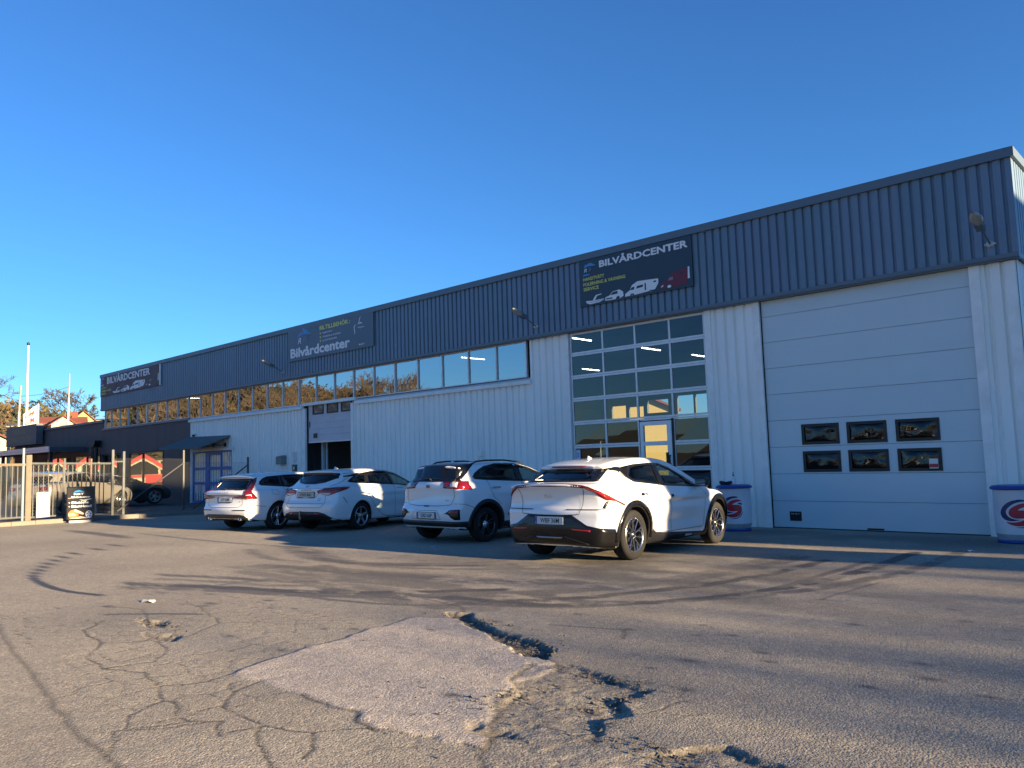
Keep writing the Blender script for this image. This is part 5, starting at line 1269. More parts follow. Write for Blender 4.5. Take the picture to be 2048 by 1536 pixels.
    def letters(s, name, txt, mode, at, size, m, sx=1., bold=.01, lift=.008, rot=0., align='CENTER', shear=0., space=1.):
        t = text_mb(txt, size, bold, sx, shear, align=align, space=space, rot=rot)
        Q = [(at[0]+(-x if mode == 'B' else x), at[1]+y) for x, y, _ in t.v]
        X, _ = s.surf(mode, Q, lift); q = MB(); q.add(X, t.f); return q.build(name, m, s.root, fix=False)
    def fin(s, x, y=0., h=.065, L=.16, m=None):
        P, N = s.surf('T', [(x, y)], -.01); z = P[0][2]
        mb = MB(); k = 6; A = []
        for i in range(k):
            t = i/(k-1); hh = h*(t**.0 if t == 0 else 1)*(1-t)**.55; wd = .020*(1-.55*t)*(1 if i else .55)
            A.append([(x+t*L, -wd, z), (x+t*L+.02*(i == 0), -wd*.35, z+hh+.001), (x+t*L+.02*(i == 0), wd*.35, z+hh+.001), (x+t*L, wd, z)])
        V = [p for a in A for p in a]; F = []
        for i in range(k-1):
            b = 4*i; F += [(b, b+1, b+5, b+4), (b+1, b+2, b+6, b+5), (b+2, b+3, b+7, b+6)]
        F += [(0, 1, 2, 3), (4*k-4, 4*k-3, 4*k-2, 4*k-1)]
        mb.add([(p[0], p[1]+y, p[2]) for p in V], F, 0, True); mb.build('roof_antenna', m or s.paint, s.root)
    def mirror(s, x, z, m, ylen=.16, yb=None):
        P, N = s.surf('R', [(x, z)], 0); y0 = abs(P[0][1])
        for sg in (-1, 1):
            mb = MB(); rbox(mb, (x+.02, sg*(y0+.17), z+.05), (.15, .22, .15), .045); mb.bar((x, sg*(y0-.02), z-.01), (x+.02, sg*(y0+.12), z+.0), .07, .035)
            o = mb.build('door_mirror', m, s.root)
            q = MB(); q.box(x-.060, x-.054, sg*(y0+.17)-.09, sg*(y0+.17)+.09, z-.005, z+.105); q.build('mirror_glass', CHROME, o)
    def interior(s, zs=.0, rear=.35):
        S = s.S
        for yy in (-.37, .37):
            mb = MB(); rbox(mb, (1.02, yy, .86+zs), (.17, .50, .62), .06, R(-14)); rbox(mb, (1.27, yy, .55+zs), (.5, .5, .18), .06)
            mb.bar((.93, yy-.05, 1.1+zs), (.90, yy-.05, 1.24+zs), .012, .012); mb.bar((.93, yy+.05, 1.1+zs), (.90, yy+.05, 1.24+zs), .012, .012)
            rbox(mb, (.895, yy, 1.27+zs), (.10, .27, .17), .045, R(-12)); mb.build('seat', SEAT, s.root)
        mb = MB(); rbox(mb, (.02, 0, .86+zs), (.18, 1.28, .58), .06, R(-18)); rbox(mb, (.32, 0, .55+zs), (.5, 1.28, .18), .06)
        for yy in (-.42, 0, .42): rbox(mb, (-.10, yy, 1.20+zs), (.09, .25, .13), .04, R(-12))
        mb.build('rear_bench', SEAT, s.root)
        mb = MB(); rbox(mb, (2.05, 0, .88+zs), (.5, 1.36, .26), .08); mb.build('dashboard', SEAT, s.root)
        mb = MB(); c = Vector((1.68, .37, .92+zs)); ax = Vector((-.9, 0, .42)).normalized(); a = ax.orthogonal().normalized(); b = ax.cross(a)
        pts = [c+(a*math.cos(t)+b*math.sin(t))*.185 for t in np.linspace(0, 2*math.pi, 21)]
        mb.path(pts, .016); mb.bar(c-b*.17, c+b*.17, .03, .03); mb.tube(c, c-ax*.3, .03); mb.build('steering_wheel', SEAT, s.root)

def wheel_tyre(r, w, rr):
    mb = MB(); h = w/2
    prof = [(rr-.005, -h*.86), (rr+.012, -h*.98), (rr+(r-rr)*.5, -h*1.03), (r-.028, -h*.96), (r-.008, -h*.82), (r, -h*.66)]
    for q in (-.42, -.14, .14, .42):
        prof += [(r, h*(q-.045)), (r-.010, h*(q-.035)), (r-.010, h*(q+.035)), (r, h*(q+.045))]
    prof += [(r, h*.66), (r-.008, h*.82), (r-.028, h*.96), (rr+(r-rr)*.5, h*1.03), (rr+.012, h*.98), (rr-.005, h*.86)]
    mb.lathe(prof, 48, 'y'); return mb

def wheel_rim(rr, w, style):
    # outer face towards -y; materials: 0 spoke face, 1 barrel and recess, 2 cap, 3 brake disc
    mb = MB(); h = w/2; f = -h*.84
    mb.lathe([(rr+.001, f-.004), (rr-.006, f-.012), (rr-.016, f-.008), (rr-.022, f+.012)], 48, 'y', mi=0)
    mb.lathe([(rr-.022, f+.012), (rr-.030, f+.05), (rr-.04, h*.6), (rr-.01, h*.85)], 48, 'y', mi=1)
    mb.lathe([(.0, f+.075), (rr*.56, f+.075), (rr*.56, f+.09), (.0, f+.09)], 32, 'y', mi=3)
    mb.lathe([(0, f+.105), (rr-.03, f+.105)], 32, 'y', mi=1)
    mb.lathe([(0, f+.004), (.028, f+.004), (.033, f+.012), (.075, f+.018), (.08, f+.06)], 24, 'y', mi=2 if style != 'i40' else 0)
    def spoke(a0, a1, r0, r1, w0, w1, d0=.018, d1=.0, mi=0, th=.03):
        p = Vector((math.cos(a0)*r0, 0, math.sin(a0)*r0)); q = Vector((math.cos(a1)*r1, 0, math.sin(a1)*r1)); d = (q-p).normalized(); sdv = Vector((-d.z, 0, d.x))
        vs = []
        for c, wd, dd in ((p, w0, d0), ((p+q)/2, (w0+w1)/2*.94, (d0+d1)*.42), (q, w1, d1)):
            for sg, e in ((-1, .006), (-.55, 0), (.55, 0), (1, .006)): vs.append(c+sdv*sg*wd/2+Vector((0, f+dd+e, 0)))
            for sg in (1, -1): vs.append(c+sdv*sg*wd/2*.8+Vector((0, f+dd+th, 0)))
        F = []
        for b in (0, 6):
            for i in range(6): F.append((b+i, b+(i+1) % 6, b+6+(i+1) % 6, b+6+i))
        mb.add(vs, F, mi)
    for k in range(5):
        a = 2*math.pi*k/5+.3
        if style == 'i40': spoke(a, a, .05, rr-.012, .075, .062); 
        elif style == 'twin':
            for e in (-.17, .17): spoke(a+e*1.35, a+e, .06, rr-.012, .03, .034)
        elif style == 'vo':
            for e in (-.28, .0, .28): spoke(a+e*.5, a+e, .055, rr-.012, .02, .024, mi=0)
        elif style == 'ev':
            spoke(a, a+.12, .05, rr-.012, .022, .022); spoke(a+.45, a+.75, .05, rr-.012, .018, .024)
            spoke(a+.12, a-.22, rr*.62, rr-.014, .014, .02)
        else: spoke(a, a, .05, rr-.012, .06, .05); spoke(a+.63, a+.63, .05, rr-.012, .05, .04)
    for k in range(5):
        a = 2*math.pi*k/5; mb.tube((math.cos(a)*.055, f+.004, math.sin(a)*.055), (math.cos(a)*.055, f+.03, math.sin(a)*.055), .009, .009, 6, 2)
    return mb
GRP = 'white cars parked facing the workshop'
def mir(P): return [(-y, z) for y, z in P]

# ---- crossover with the full-width light bar
c = Car('parked_car', 'white crossover with full-width red light bar and black lower bumper, beside the blue-lidded drum', 'car', EV, -7.86, -6.75, -4.0, GRP)
SW = [(2.28,1.02),(1.81,1.045),(1.04,1.078),(.215,1.156),(.06,1.235),(-.06,1.325),(-.03,1.36),(.12,1.395),(.45,1.43),(.90,1.45),(1.25,1.442),(1.52,1.375),(1.90,1.21)]
c.dlo('R', SW, [[(.93,1.10),(.26,1.165),(.13,1.24),(.30,1.385),(.50,1.415),(.98,1.435),(1.00,1.42)], [(2.02,1.05),(1.06,1.095),(1.13,1.425),(1.25,1.42),(1.50,1.355),(1.82,1.20)]], [DGLASS, CGLASS])
GB = [(-.66,1.185),(-.63,1.35),(-.56,1.375),(.56,1.375),(.63,1.35),(.66,1.185),(.60,1.178),(-.60,1.178)]
GBp = [(-.56,1.195),(-.45,1.335),(.45,1.335),(.56,1.195)]
c.dlo('B', GB, [GBp], [DGLASS], 'rear_window', False)
c.patch('rear_quarter_trim', 'R', [(-.30,1.335),(-.18,1.338),(-.04,1.325),(.06,1.30),(.08,1.385),(-.06,1.395),(-.20,1.378),(-.30,1.372)], GLOSSB, .006, .04, mirror=True)
FW = [(-.62,1.04),(-.58,1.42),(.58,1.42),(.62,1.04)]
c.dlo('F', [(-.70,1.02),(-.62,1.46),(.62,1.46),(.70,1.02)], [FW], [CGLASS], 'windscreen', False)
bt = [(-.871,0,1.158),(-.93,-.30,1.157),(-.893,-.605,1.133),(-.882,-.676,1.118),(-.765,-.829,1.041),(-.51,-.918,.914),(-.30,-.948,.835)]
bb = [(-.307,-.95,.812),(-.514,-.92,.893),(-.62,-.90,.907),(-.70,-.884,.905),(-.812,-.756,1.022),(-.887,-.613,1.097),(-.949,-.30,1.118),(-.949,0,1.119)]
neg = lambda L: [(x, -y, z) for x, y, z in L]
full = bt+bb+neg(bb[:-1])[::-1]+neg(bt[1:])[::-1]
full = bt+bb[:-1]+[bb[-1]]+neg(bb[:-1][::-1])+neg(bt[1:][::-1])
c.patch('light_bar', 'W', full, REDD, .007, .035, label='dark red full-width tail light bar')
c.gap('W', [(p[0], p[1], p[2]-.003) for p in bt[3:]], .012, .012)
for sg in (1, -1):
    c.patch('light_bar_lens', 'W', [(x, sg*y, z) for x, y, z in [(-.885,-.66,1.105),(-.765,-.822,1.028),(-.50,-.917,.905),(-.32,-.948,.826),(-.33,-.948,.820),(-.515,-.917,.897),(-.62,-.898,.915),(-.78,-.79,1.018),(-.88,-.645,1.10)]][::int(sg)], REDL, .0105, .035)
    c.patch('indicator_lamp', 'W', [(x, sg*y, z) for x, y, z in [(-.66,-.90,.90),(-.56,-.915,.90),(-.60,-.905,.84),(-.68,-.90,.795),(-.74,-.88,.792),(-.705,-.89,.84)]][::int(sg)], CLEARL, .007, .03)
    c.patch('indicator_surround', 'W', [(x, sg*y, z) for x, y, z in [(-.705,-.885,.90),(-.655,-.90,.90),(-.70,-.888,.84),(-.745,-.878,.795),(-.775,-.86,.795),(-.745,-.87,.84)]][::int(sg)], GLOSSB, .0075, .03)
c.gap('B', [(-.605,1.10),(-.57,.95),(-.55,.80),(-.52,.712),(-.1,.695),(.1,.695),(.52,.712),(.55,.80),(.57,.95),(.605,1.10)])
c.gap('W', [(-.86,-.30,.779),(-.86,-.544,.779),(-.762,-.868,.779),(-.695,-.903,.798),(-.55,-.918,.89)], .012, mirror=True)
c.patch('rear_bumper_trim', 'W', [(-.54,-.925,.495),(-.75,-.80,.52),(-.869,-.648,.555),(-.89,-.40,.703),(-.89,.40,.703),(-.869,.648,.555),(-.75,.80,.52),(-.54,.925,.495),(-.50,.93,.22),(-.80,.75,.25),(-.89,.3,.27),(-.89,-.3,.27),(-.80,-.75,.25),(-.50,-.93,.22)], GLOSSB, .008, .05, label='gloss black lower rear bumper')
for sg in (1, -1):
    c.patch('rear_reflector', 'W', [(-.912,sg*.40,.505),(-.86,sg*.70,.49),(-.86,sg*.70,.465),(-.912,sg*.42,.485)][::int(sg)], REDL, .013, .03)
    c.patch('bumper_fin', 'W', [(-.89,sg*.28,.40),(-.86,sg*.66,.30),(-.86,sg*.66,.285),(-.89,sg*.28,.385)][::int(sg)], BLACKP, .02, .04)
c.patch('rear_diffuser', 'B', [(-.25,.385),(.25,.385),(.22,.36),(-.22,.36)], HOUSING, .014, .04)
c.plate('WBF 36M', -.925, -.016, .617)
c.letters('maker_emblem', 'KIΛ', 'B', (.03,.952), .072, CHROME, 1.25, .004, .006)
c.gap('R', [(.95,1.44),(.90,1.25),(.865,1.10),(.88,.80),(.60,.54)], mirror=True)
c.gap('R', [(1.04,1.44),(1.01,1.07),(1.14,.80),(1.21,.36)], mirror=True)
c.gap('R', [(2.26,1.03),(2.40,.86),(2.33,.62),(2.33,.36)], mirror=True)
c.gap('R', [(.62,.36),(1.2,.345),(2.34,.35)], mirror=True)
c.patch('door_handle', 'R', [(.20,.945),(.24,.985),(.30,.985),(.31,.955),(.27,.942)], GLOSSB, .010, .03, mirror=True)
c.patch('door_handle', 'R', [(1.08,.895),(1.12,.935),(1.18,.935),(1.19,.905),(1.15,.892)], GLOSSB, .010, .03, mirror=True)
c.patch('door_handle_cover', 'R', [(.32,.95),(.33,.98),(.41,.975),(.40,.948)], CHROME, .008, .03, mirror=True)
c.patch('sill_trim', 'R', [(.44,.20),(.46,.52),(.58,.42),(.72,.355),(2.36,.262),(2.45,.40),(2.46,.20),(1.5,.205)], BLACKP, .008, .05, mirror=True, label='black lower sill trim')
c.arch(.440, .517, GLOSSB, lift=.016)
c.patch('bonnet', 'T', [(2.45,-.66),(2.45,.66),(3.3,.72),(3.5,.6),(3.56,.3),(3.56,-.3),(3.5,-.6),(3.3,-.72)], c.paint, .004, .07)
for sg in (1, -1):
    c.patch('headlight', 'F', [(sg*.42,.80),(sg*.80,.84),(sg*.86,.74),(sg*.60,.68)][::int(sg)], CLEARL, .006, .04)
c.patch('front_grille', 'F', [(-.55,.32),(-.60,.50),(.60,.50),(.55,.32)], BLACKP, .006, .05)
c.fin(.16); c.mirror(2.06, 1.06, GLOSSB)
c.gap('T', [(.62,-.46),(1.45,-.46),(1.45,.46),(.62,.46)], .012, closed=True)
mb = MB(); rbox(mb, (-.36, 0, 1.405), (.09, .60, .022), .01); mb.build('brake_light', REDD, c.root)
c.interior(.02); c.body(); c.wheels(.37, .235, 'ev', .262, [MACH, BLKAL, BLKAL, GREYAL])

# ---- small SUV with roof rails
c = Car('parked_car', 'white small SUV with roof rails and black wheel arches, left of the light-bar crossover', 'car', NI, -11.85, -5.82, 0., GRP)
SW = [(2.30,1.07),(1.25,1.132),(.84,1.147),(.14,1.181),(-.19,1.206),(-.22,1.25),(-.15,1.32),(-.03,1.385),(.14,1.455),(.47,1.502),(1.04,1.500),(1.39,1.43),(1.73,1.31)]
c.dlo('R', SW, [[(.99,1.16),(.14,1.20),(-.12,1.225),(-.05,1.345),(.15,1.43),(.47,1.48),(.98,1.482)], [(2.05,1.10),(1.12,1.15),(1.10,1.478),(1.39,1.405),(1.72,1.285)]], [DGLASS, CGLASS])
GB = [(-.68,1.165),(-.60,1.41),(.60,1.41),(.68,1.165)]
c.dlo('B', GB, [[(-.60,1.185),(-.52,1.36),(.52,1.36),(.60,1.185)]], [DGLASS], 'rear_window', False)
c.patch('rear_spoiler', 'T', [(-.62,-.60),(-.40,-.66),(-.10,-.60),(-.17,-.30),(-.18,.30),(-.10,.60),(-.40,.66),(-.62,.60)], GLOSSB, .010, .05, label='gloss black roof spoiler')
for sg in (1, -1):
    c.patch('spoiler_end', 'W', [(-.10,sg*.60,1.49),(-.15,sg*.63,1.46),(-.36,sg*.69,1.31),(-.52,sg*.71,1.18),(-.62,sg*.66,1.19),(-.50,sg*.60,1.40),(-.50,sg*.55,1.46)][::int(-sg)], GLOSSB, .008, .04)
    L = [(-.654,-.364,1.162),(-.60,-.60,1.172),(-.50,-.74,1.185),(-.42,-.78,1.175),(-.36,-.84,1.07),(-.37,-.87,1.018),(-.55,-.80,1.022),(-.69,-.492,1.040),(-.70,-.42,1.045)]
    o = c.patch('tail_light', 'W', [(x, sg*-y, z) for x, y, z in L][::int(-sg)], REDD, .008, .04)
    c.patch('lamp_lens', 'W', [(x, sg*-y, z) for x, y, z in [(-.63,-.56,1.155),(-.54,-.70,1.15),(-.58,-.72,1.06),(-.66,-.58,1.06)]][::int(-sg)], CLEARL, .012, .04, parent=o)
    c.patch('lamp_rim', 'W', [(x, sg*-y, z) for x, y, z in [(-.69,-.50,1.058),(-.55,-.79,1.04),(-.40,-.85,1.04),(-.39,-.865,1.028),(-.55,-.80,1.03),(-.69,-.50,1.046)]][::int(-sg)], REDL, .012, .04, parent=o)
    F = [(-.77,-.50,.57),(-.77,-.55,.578),(-.744,-.644,.633),(-.68,-.82,.645),(-.66,-.84,.635),(-.66,-.835,.455),(-.72,-.76,.45),(-.755,-.68,.49),(-.765,-.62,.55)]
    o = c.patch('fog_lamp_pocket', 'W', [(x, sg*-y, z) for x, y, z in F][::int(-sg)], GLOSSB, .008, .04)
    c.patch('fog_lamp', 'W', [(x, sg*-y, z) for x, y, z in [(-.74,-.66,.625),(-.68,-.81,.635),(-.68,-.81,.58),(-.75,-.63,.585)]][::int(-sg)], REDL, .013, .04, parent=o)
c.gap('B', [(-.67,1.04),(-.69,.88),(-.62,.73),(-.3,.705),(.3,.705),(.62,.73),(.69,.88),(.67,1.04)])
c.gap('B', [(-.33,.62),(.33,.62),(.42,.46),(-.42,.46)], .006, closed=True)
c.plate('GRD 66P', None, -.03, .527)
P, N = c.surf('B', [(0., 1.075)], .008)
mb = MB(); mb.prism([(.055*math.cos(t), .028*math.sin(t)) for t in np.linspace(0, 6.283, 20)[:-1]], -.006, .006, 'x'); e = mb.build('maker_emblem', INK, c.root, P[0])
t = text_mb('KIA', .036, .002, 1.1, align='CENTER'); q = MB(); q.add([(-.0085, -x, y-.013) for x, y, _ in t.v], t.f); q.build('emblem_lettering', CHROME, e, fix=False)
mb = MB(); mb.prism([(.055*math.cos(t), .028*math.sin(t)) for t in np.linspace(0, 6.283, 20)[:-1]], -.003, .006, 'x')
c.letters('model_badge', 'niro', 'B', (.52,.80), .05, CHROME, 1., .0); c.letters('eco_badge', 'ECO', 'B', (-.52,.80), .035, EUBLUE, 1.3, .003)
mb = MB(); P, N = c.surf('B', [(0, .70)], .006); rbox(mb, tuple(P[0]), (.02, .14, .025), .008); mb.build('tailgate_handle', INK, c.root)
c.gap('R', [(.10,1.19),(.137,.985),(.20,.86),(.40,.70)], mirror=True); c.gap('R', [(1.04,1.49),(1.07,1.14),(1.10,.9),(1.12,.38)], mirror=True); c.gap('R', [(2.2,1.08),(2.22,.8),(2.18,.4)], mirror=True)
c.gap('R', [(-.67,.75),(-.55,.74),(-.36,.67)], mirror=True)
for x in (.13, 1.18):
    c.patch('door_handle', 'R', [(x,1.025),(x+.06,1.045),(x+.25,1.045),(x+.30,1.03),(x+.25,1.018),(x+.06,1.016)], CHROME, .022, .04, mirror=True)
c.patch('door_trim', 'R', [(.60,.50),(.63,.54),(2.1,.52),(2.1,.47),(.66,.48)], BLACKP, .012, .05, mirror=True)
c.patch('sill_trim', 'R', [(.44,.20),(.45,.385),(.53,.376),(2.25,.36),(2.27,.20)], BLACKP, .008, .05, mirror=True)
c.patch('rear_bumper_trim', 'W', [(-.40,-.88,.42),(-.62,-.85,.42),(-.764,-.50,.425),(-.78,0,.425),(-.764,.50,.425),(-.62,.85,.42),(-.40,.88,.42),(-.38,.87,.25),(-.70,.5,.27),(-.72,0,.27),(-.70,-.5,.27),(-.38,-.87,.25)], BLACKP, .008, .05)
c.arch(.41, .487, BLACKP, lift=.016)
c.dlo('F', [(-.68,1.06),(-.60,1.47),(.60,1.47),(.68,1.06)], [[(-.62,1.09),(-.55,1.43),(.55,1.43),(.62,1.09)]], [CGLASS], 'windscreen', False)
for sg in (1, -1):
    P = [c.surf('T', [(x, sg*.575)], h)[0][0] for x, h in ((-.12, .0), (.02, .045), (.3, .05), (.8, .05), (1.25, .045), (1.45, .0))]
    mb = MB(); mb.path([tuple(p) for p in P], .017, 8); mb.build('roof_rail', BLACKP, c.root)
    c.patch('headlight', 'F', [(sg*.45,.82),(sg*.80,.86),(sg*.80,.74),(sg*.50,.72)][::int(sg)], CLEARL, .006, .04)
c.fin(-.12); c.mirror(2.0, 1.10, WHITE)
mb = MB(); P, N = c.surf('B', [(.02, 1.20)], .03); mb.tube(tuple(P[0]), tuple(P[0]-N[0]*.03), .022); mb.bar(tuple(P[0]), tuple(P[0]+np.array([.02, .34, .03])), .016, .012); mb.build('wiper', INK, c.root)
c.interior(.02); c.body(); c.wheels(.335, .215, 'twin', .235, [GREYAL, BLKAL, CHROME, GREYAL])

# ---- estate with red wrap-round lamps and a tow ball
c = Car('parked_car', 'white estate car with swept red lamps, grey number plate and a tow ball', 'car', IF, -16.67, -5.44, -13., GRP)
SW = [(2.35,.97),(1.75,1.004),(1.42,1.04),(.30,1.09),(-.26,1.135),(-.32,1.16),(-.14,1.25),(.10,1.335),(.30,1.365),(.60,1.395),(1.15,1.40),(1.50,1.33),(1.95,1.16)]
c.dlo('R', SW, [[(.25,1.115),(-.17,1.15),(.0,1.26),(.14,1.325),(.34,1.35)], [(1.22,1.065),(.35,1.108),(.45,1.362),(.62,1.377),(1.10,1.382)], [(2.15,1.0),(1.76,1.022),(1.32,1.06),(1.22,1.372),(1.48,1.31),(1.92,1.145)]], [DGLASS, DGLASS, CGLASS])
GB = [(-.70,1.345),(-.72,1.325),(-.62,1.235),(-.40,1.14),(-.15,1.108),(.15,1.108),(.40,1.14),(.62,1.235),(.72,1.325),(.70,1.345),(.45,1.372),(-.45,1.372)]
c.dlo('B', GB, [[(-.60,1.31),(-.53,1.23),(-.36,1.155),(-.15,1.125),(.15,1.125),(.36,1.155),(.53,1.23),(.60,1.31),(.40,1.335),(-.40,1.335)]], [DGLASS], 'rear_window', False)
c.gap('W', [(-.42,-.76,1.27),(-.60,-.74,1.16),(-.76,-.70,1.09),(-.84,-.62,1.05)], mirror=True)
for sg in (1, -1):
    L = [(-.926,-.33,.955),(-.896,-.457,.995),(-.875,-.494,1.018),(-.65,-.74,1.032),(-.43,-.827,1.031),(-.36,-.84,1.018),(-.45,-.85,.985),(-.65,-.83,.935),(-.836,-.784,.886),(-.883,-.645,.841),(-.90,-.50,.862),(-.923,-.355,.897)]
    o = c.patch('tail_light', 'W', [(x, sg*-y, z) for x, y, z in L][::int(-sg)], REDL, .010, .035)
    c.patch('lamp_lens', 'W', [(x, sg*-y, z) for x, y, z in [(-.92,-.37,.900),(-.905,-.5,.905),(-.87,-.70,.900),(-.87,-.70,.872),(-.885,-.645,.850),(-.905,-.5,.868)]][::int(-sg)], CLEARL, .014, .03, parent=o)
    c.patch('lamp_upper', 'W', [(x, sg*-y, z) for x, y, z in [(-.915,-.42,.975),(-.87,-.56,1.01),(-.65,-.75,1.022),(-.45,-.835,1.022),(-.66,-.79,.975),(-.86,-.66,.955),(-.915,-.45,.955)]][::int(-sg)], REDD, .014, .03, parent=o)
    c.patch('rear_reflector', 'W', [(-1.02,sg*.33,.452),(-1.0,sg*.46,.442),(-.98,sg*.50,.42),(-1.0,sg*.45,.40),(-1.02,sg*.35,.41)][::int(sg)], REDL, .016, .03)
    c.patch('headlight', 'F', [(sg*.45,.70),(sg*.78,.76),(sg*.80,.64),(sg*.5,.60)][::int(sg)], CLEARL, .006, .04)
c.patch('chrome_strip', 'B', [(-.50,.992),(-.46,1.012),(.46,1.012),(.50,.992),(.44,.984),(-.44,.984)], CHROME, .02, .04)
c.patch('emblem_lettering', 'B', [(-.16,.983),(.16,.983),(.16,.972),(-.16,.972)], INK, .018, .04)
c.gap('B', [(-.42,.95),(-.30,.80),(-.22,.785),(.22,.785),(.30,.80),(.42,.95)], .007)
c.gap('B', [(-.56,.84),(-.60,.66),(-.54,.59),(-.48,.572),(.48,.572),(.54,.59),(.60,.66),(.56,.84)])
c.gap('B', [(-.58,.662),(0,.664),(.58,.662)], .006)
c.plate('FWH 406', None, .0, .865, PLATEG)
P, N = c.surf('B', [(.0, 1.055)], .008)
mb = MB(); pts = [(0, .055*math.cos(t), .028*math.sin(t)) for t in np.linspace(0, 2*math.pi, 17)]; mb.path(pts, .005, 5); mb.bar((0, .03, -.018), (0, .012, .018), .006, .012); mb.bar((0, -.012, -.018), (0, -.03, .018), .006, .012); mb.bar((0, .02, -.002), (0, -.02, .004), .006, .008)
e = mb.build('maker_emblem', CHROME, c.root, P[0]); e.rotation_euler = (0, R(35), 0)
c.letters('model_badge', 'i40', 'B', (-.42,.755), .06, CHROME, 1.1, .0); c.letters('eco_badge', 'blue', 'B', (-.42,.72), .034, EUBLUE, 1.1, .004)
c.patch('rear_bumper_trim', 'W', [(-.60,-.86,.255),(-.80,-.74,.33),(-.93,-.60,.43),(-1.0,-.46,.47),(-1.02,0,.478),(-1.0,.46,.47),(-.93,.60,.43),(-.80,.74,.33),(-.60,.86,.255),(-.80,.6,.235),(-.86,0,.24),(-.80,-.6,.235)], BLACKP, .009, .05)
P, N = c.surf('B', [(.09, .46)], 0); p = P[0]
mb = MB(); mb.path([(p[0]+.03, .08, .50), (p[0]-.03, .08, .47), (p[0]-.04, .075, .36), (p[0]-.07, .03, .30), (p[0]-.10, .0, .31)], .017, 8); mb.lathe([(.001, .305), (.02, .31), (.025, .335), (.018, .352), (.001, .358)], 12, c=(p[0]-.10, -.01, 0)); mb.build('tow_ball', mat('weathered_steel', (.22, .21, .19), .45, metal=.8), c.root)
c.gap('R', [(.28,1.10),(.22,.90),(.30,.74),(.48,.543),(.80,.32),(1.0,.275),(1.3,.255)], mirror=True); c.gap('R', [(1.26,1.06),(1.24,.85),(1.30,.27)], mirror=True); c.gap('R', [(2.25,.98),(2.3,.7),(2.22,.3)], mirror=True); c.gap('R', [(1.0,.262),(2.25,.25)], mirror=True)
c.gap('W', [(-.60,-.86,.80),(-.48,-.885,.66)], mirror=True)
for x in (.32, 1.36):
    c.patch('door_handle', 'R', [(x,.965),(x+.05,.985),(x+.23,.982),(x+.28,.968),(x+.23,.955),(x+.05,.956)], CHROME if x < 1 else WHITE, .022, .04, mirror=True)
c.arch(.375, .395, WHITE, lift=.006)
c.dlo('F', [(-.70,.96),(-.60,1.40),(.60,1.40),(.70,.96)], [[(-.64,1.0),(-.55,1.36),(.55,1.36),(.64,1.0)]], [CGLASS], 'windscreen', False)
c.fin(.0); c.mirror(1.98, 1.0, WHITE); c.interior(-.05); c.body(); c.wheels(.33, .215, 'i40', .228, [SILVER, BLKAL, INK, GREYAL], -.004)

# ---- estate with tall L-shaped lamps
c = Car('parked_car', 'white estate car with tall L-shaped dark red lamps and a chrome tailpipe', 'car', VO, -18.74, -6.40, -9.6, GRP)
SW = [(2.3,.92),(1.6,.97),(.41,1.026),(.22,1.046),(-.44,1.091),(-.50,1.12),(-.46,1.19),(-.35,1.262),(-.21,1.308),(.39,1.345),(1.04,1.352),(1.5,1.27),(1.95,1.10)]
c.dlo('R', SW, [[(.16,1.07),(-.40,1.11),(-.42,1.14),(-.33,1.24),(-.20,1.288),(.13,1.312)], [(1.24,1.01),(.27,1.06),(.25,1.315),(.45,1.33),(1.05,1.333),(1.12,1.32)], [(2.1,.955),(1.33,1.0),(1.20,1.312),(1.48,1.25),(1.92,1.085)]], [DGLASS, DGLASS, CGLASS])
GB = [(-.62,1.265),(-.66,1.0),(-.55,.985),(-.35,.985),(-.30,.995),(.30,.995),(.35,.985),(.55,.985),(.66,1.0),(.62,1.265)]
c.dlo('B', GB, [[(-.55,1.225),(-.59,1.03),(-.35,1.015),(.35,1.015),(.59,1.03),(.55,1.225)]], [DGLASS], 'rear_window', False)
for sg in (1, -1):
    L = [(-.50,-.655,1.285),(-.62,-.64,1.265),(-.70,-.655,1.12),(-.80,-.66,1.0),(-.832,-.665,.985),(-.93,-.70,.96),(-.93,-.737,.885),(-.945,-.50,.845),(-.949,-.38,.842),(-.945,-.34,.820),(-.95,-.50,.790),(-.90,-.80,.775),(-.70,-.905,.772),(-.68,-.91,.785),(-.753,-.872,.90),(-.78,-.84,.95),(-.74,-.79,.995),(-.68,-.75,1.08),(-.57,-.70,1.20)]
    o = c.patch('tail_light', 'W', [(x, sg*-y, z) for x, y, z in L][::int(-sg)], REDD, .009, .035)
    c.patch('lamp_lens', 'W', [(x, sg*-y, z) for x, y, z in [(-.91,-.77,.875),(-.80,-.86,.885),(-.80,-.86,.868),(-.91,-.77,.858)]][::int(-sg)], CLEARL, .013, .03, parent=o)
    c.patch('lamp_lower', 'W', [(x, sg*-y, z) for x, y, z in [(-.90,-.79,.845),(-.76,-.88,.85),(-.70,-.90,.79),(-.89,-.80,.785)]][::int(-sg)], REDL, .013, .03, parent=o)
    c.patch('bumper_slot', 'W', [(-.985,sg*.40,.520),(-.94,sg*.79,.522),(-.935,sg*.81,.500),(-.985,sg*.42,.500)][::int(sg)], INK, .008, .03)
    c.patch('headlight', 'F', [(sg*.45,.70),(sg*.80,.76),(sg*.82,.66),(sg*.5,.60)][::int(sg)], CLEARL, .006, .04)
c.gap('B', [(-.64,.79),(-.655,.65),(-.58,.585),(-.45,.575),(.45,.575),(.58,.585),(.655,.65),(.64,.79)])
c.gap('B', [(-.72,.872),(-.35,.860),(.35,.860),(.72,.872)], .014)
c.gap('B', [(-.30,.84),(-.24,.68),(.24,.68),(.30,.84)], .006)
c.plate('XZP 00M', None, -.03, .765)
c.letters('maker_lettering', 'VOLVO', 'B', (.0,.905), .062, CHROME, 1.35, .002, .006, space=1.9)
c.letters('model_badge', 'B4', 'B', (-.56,.70), .035, INK, 1.2, .006)
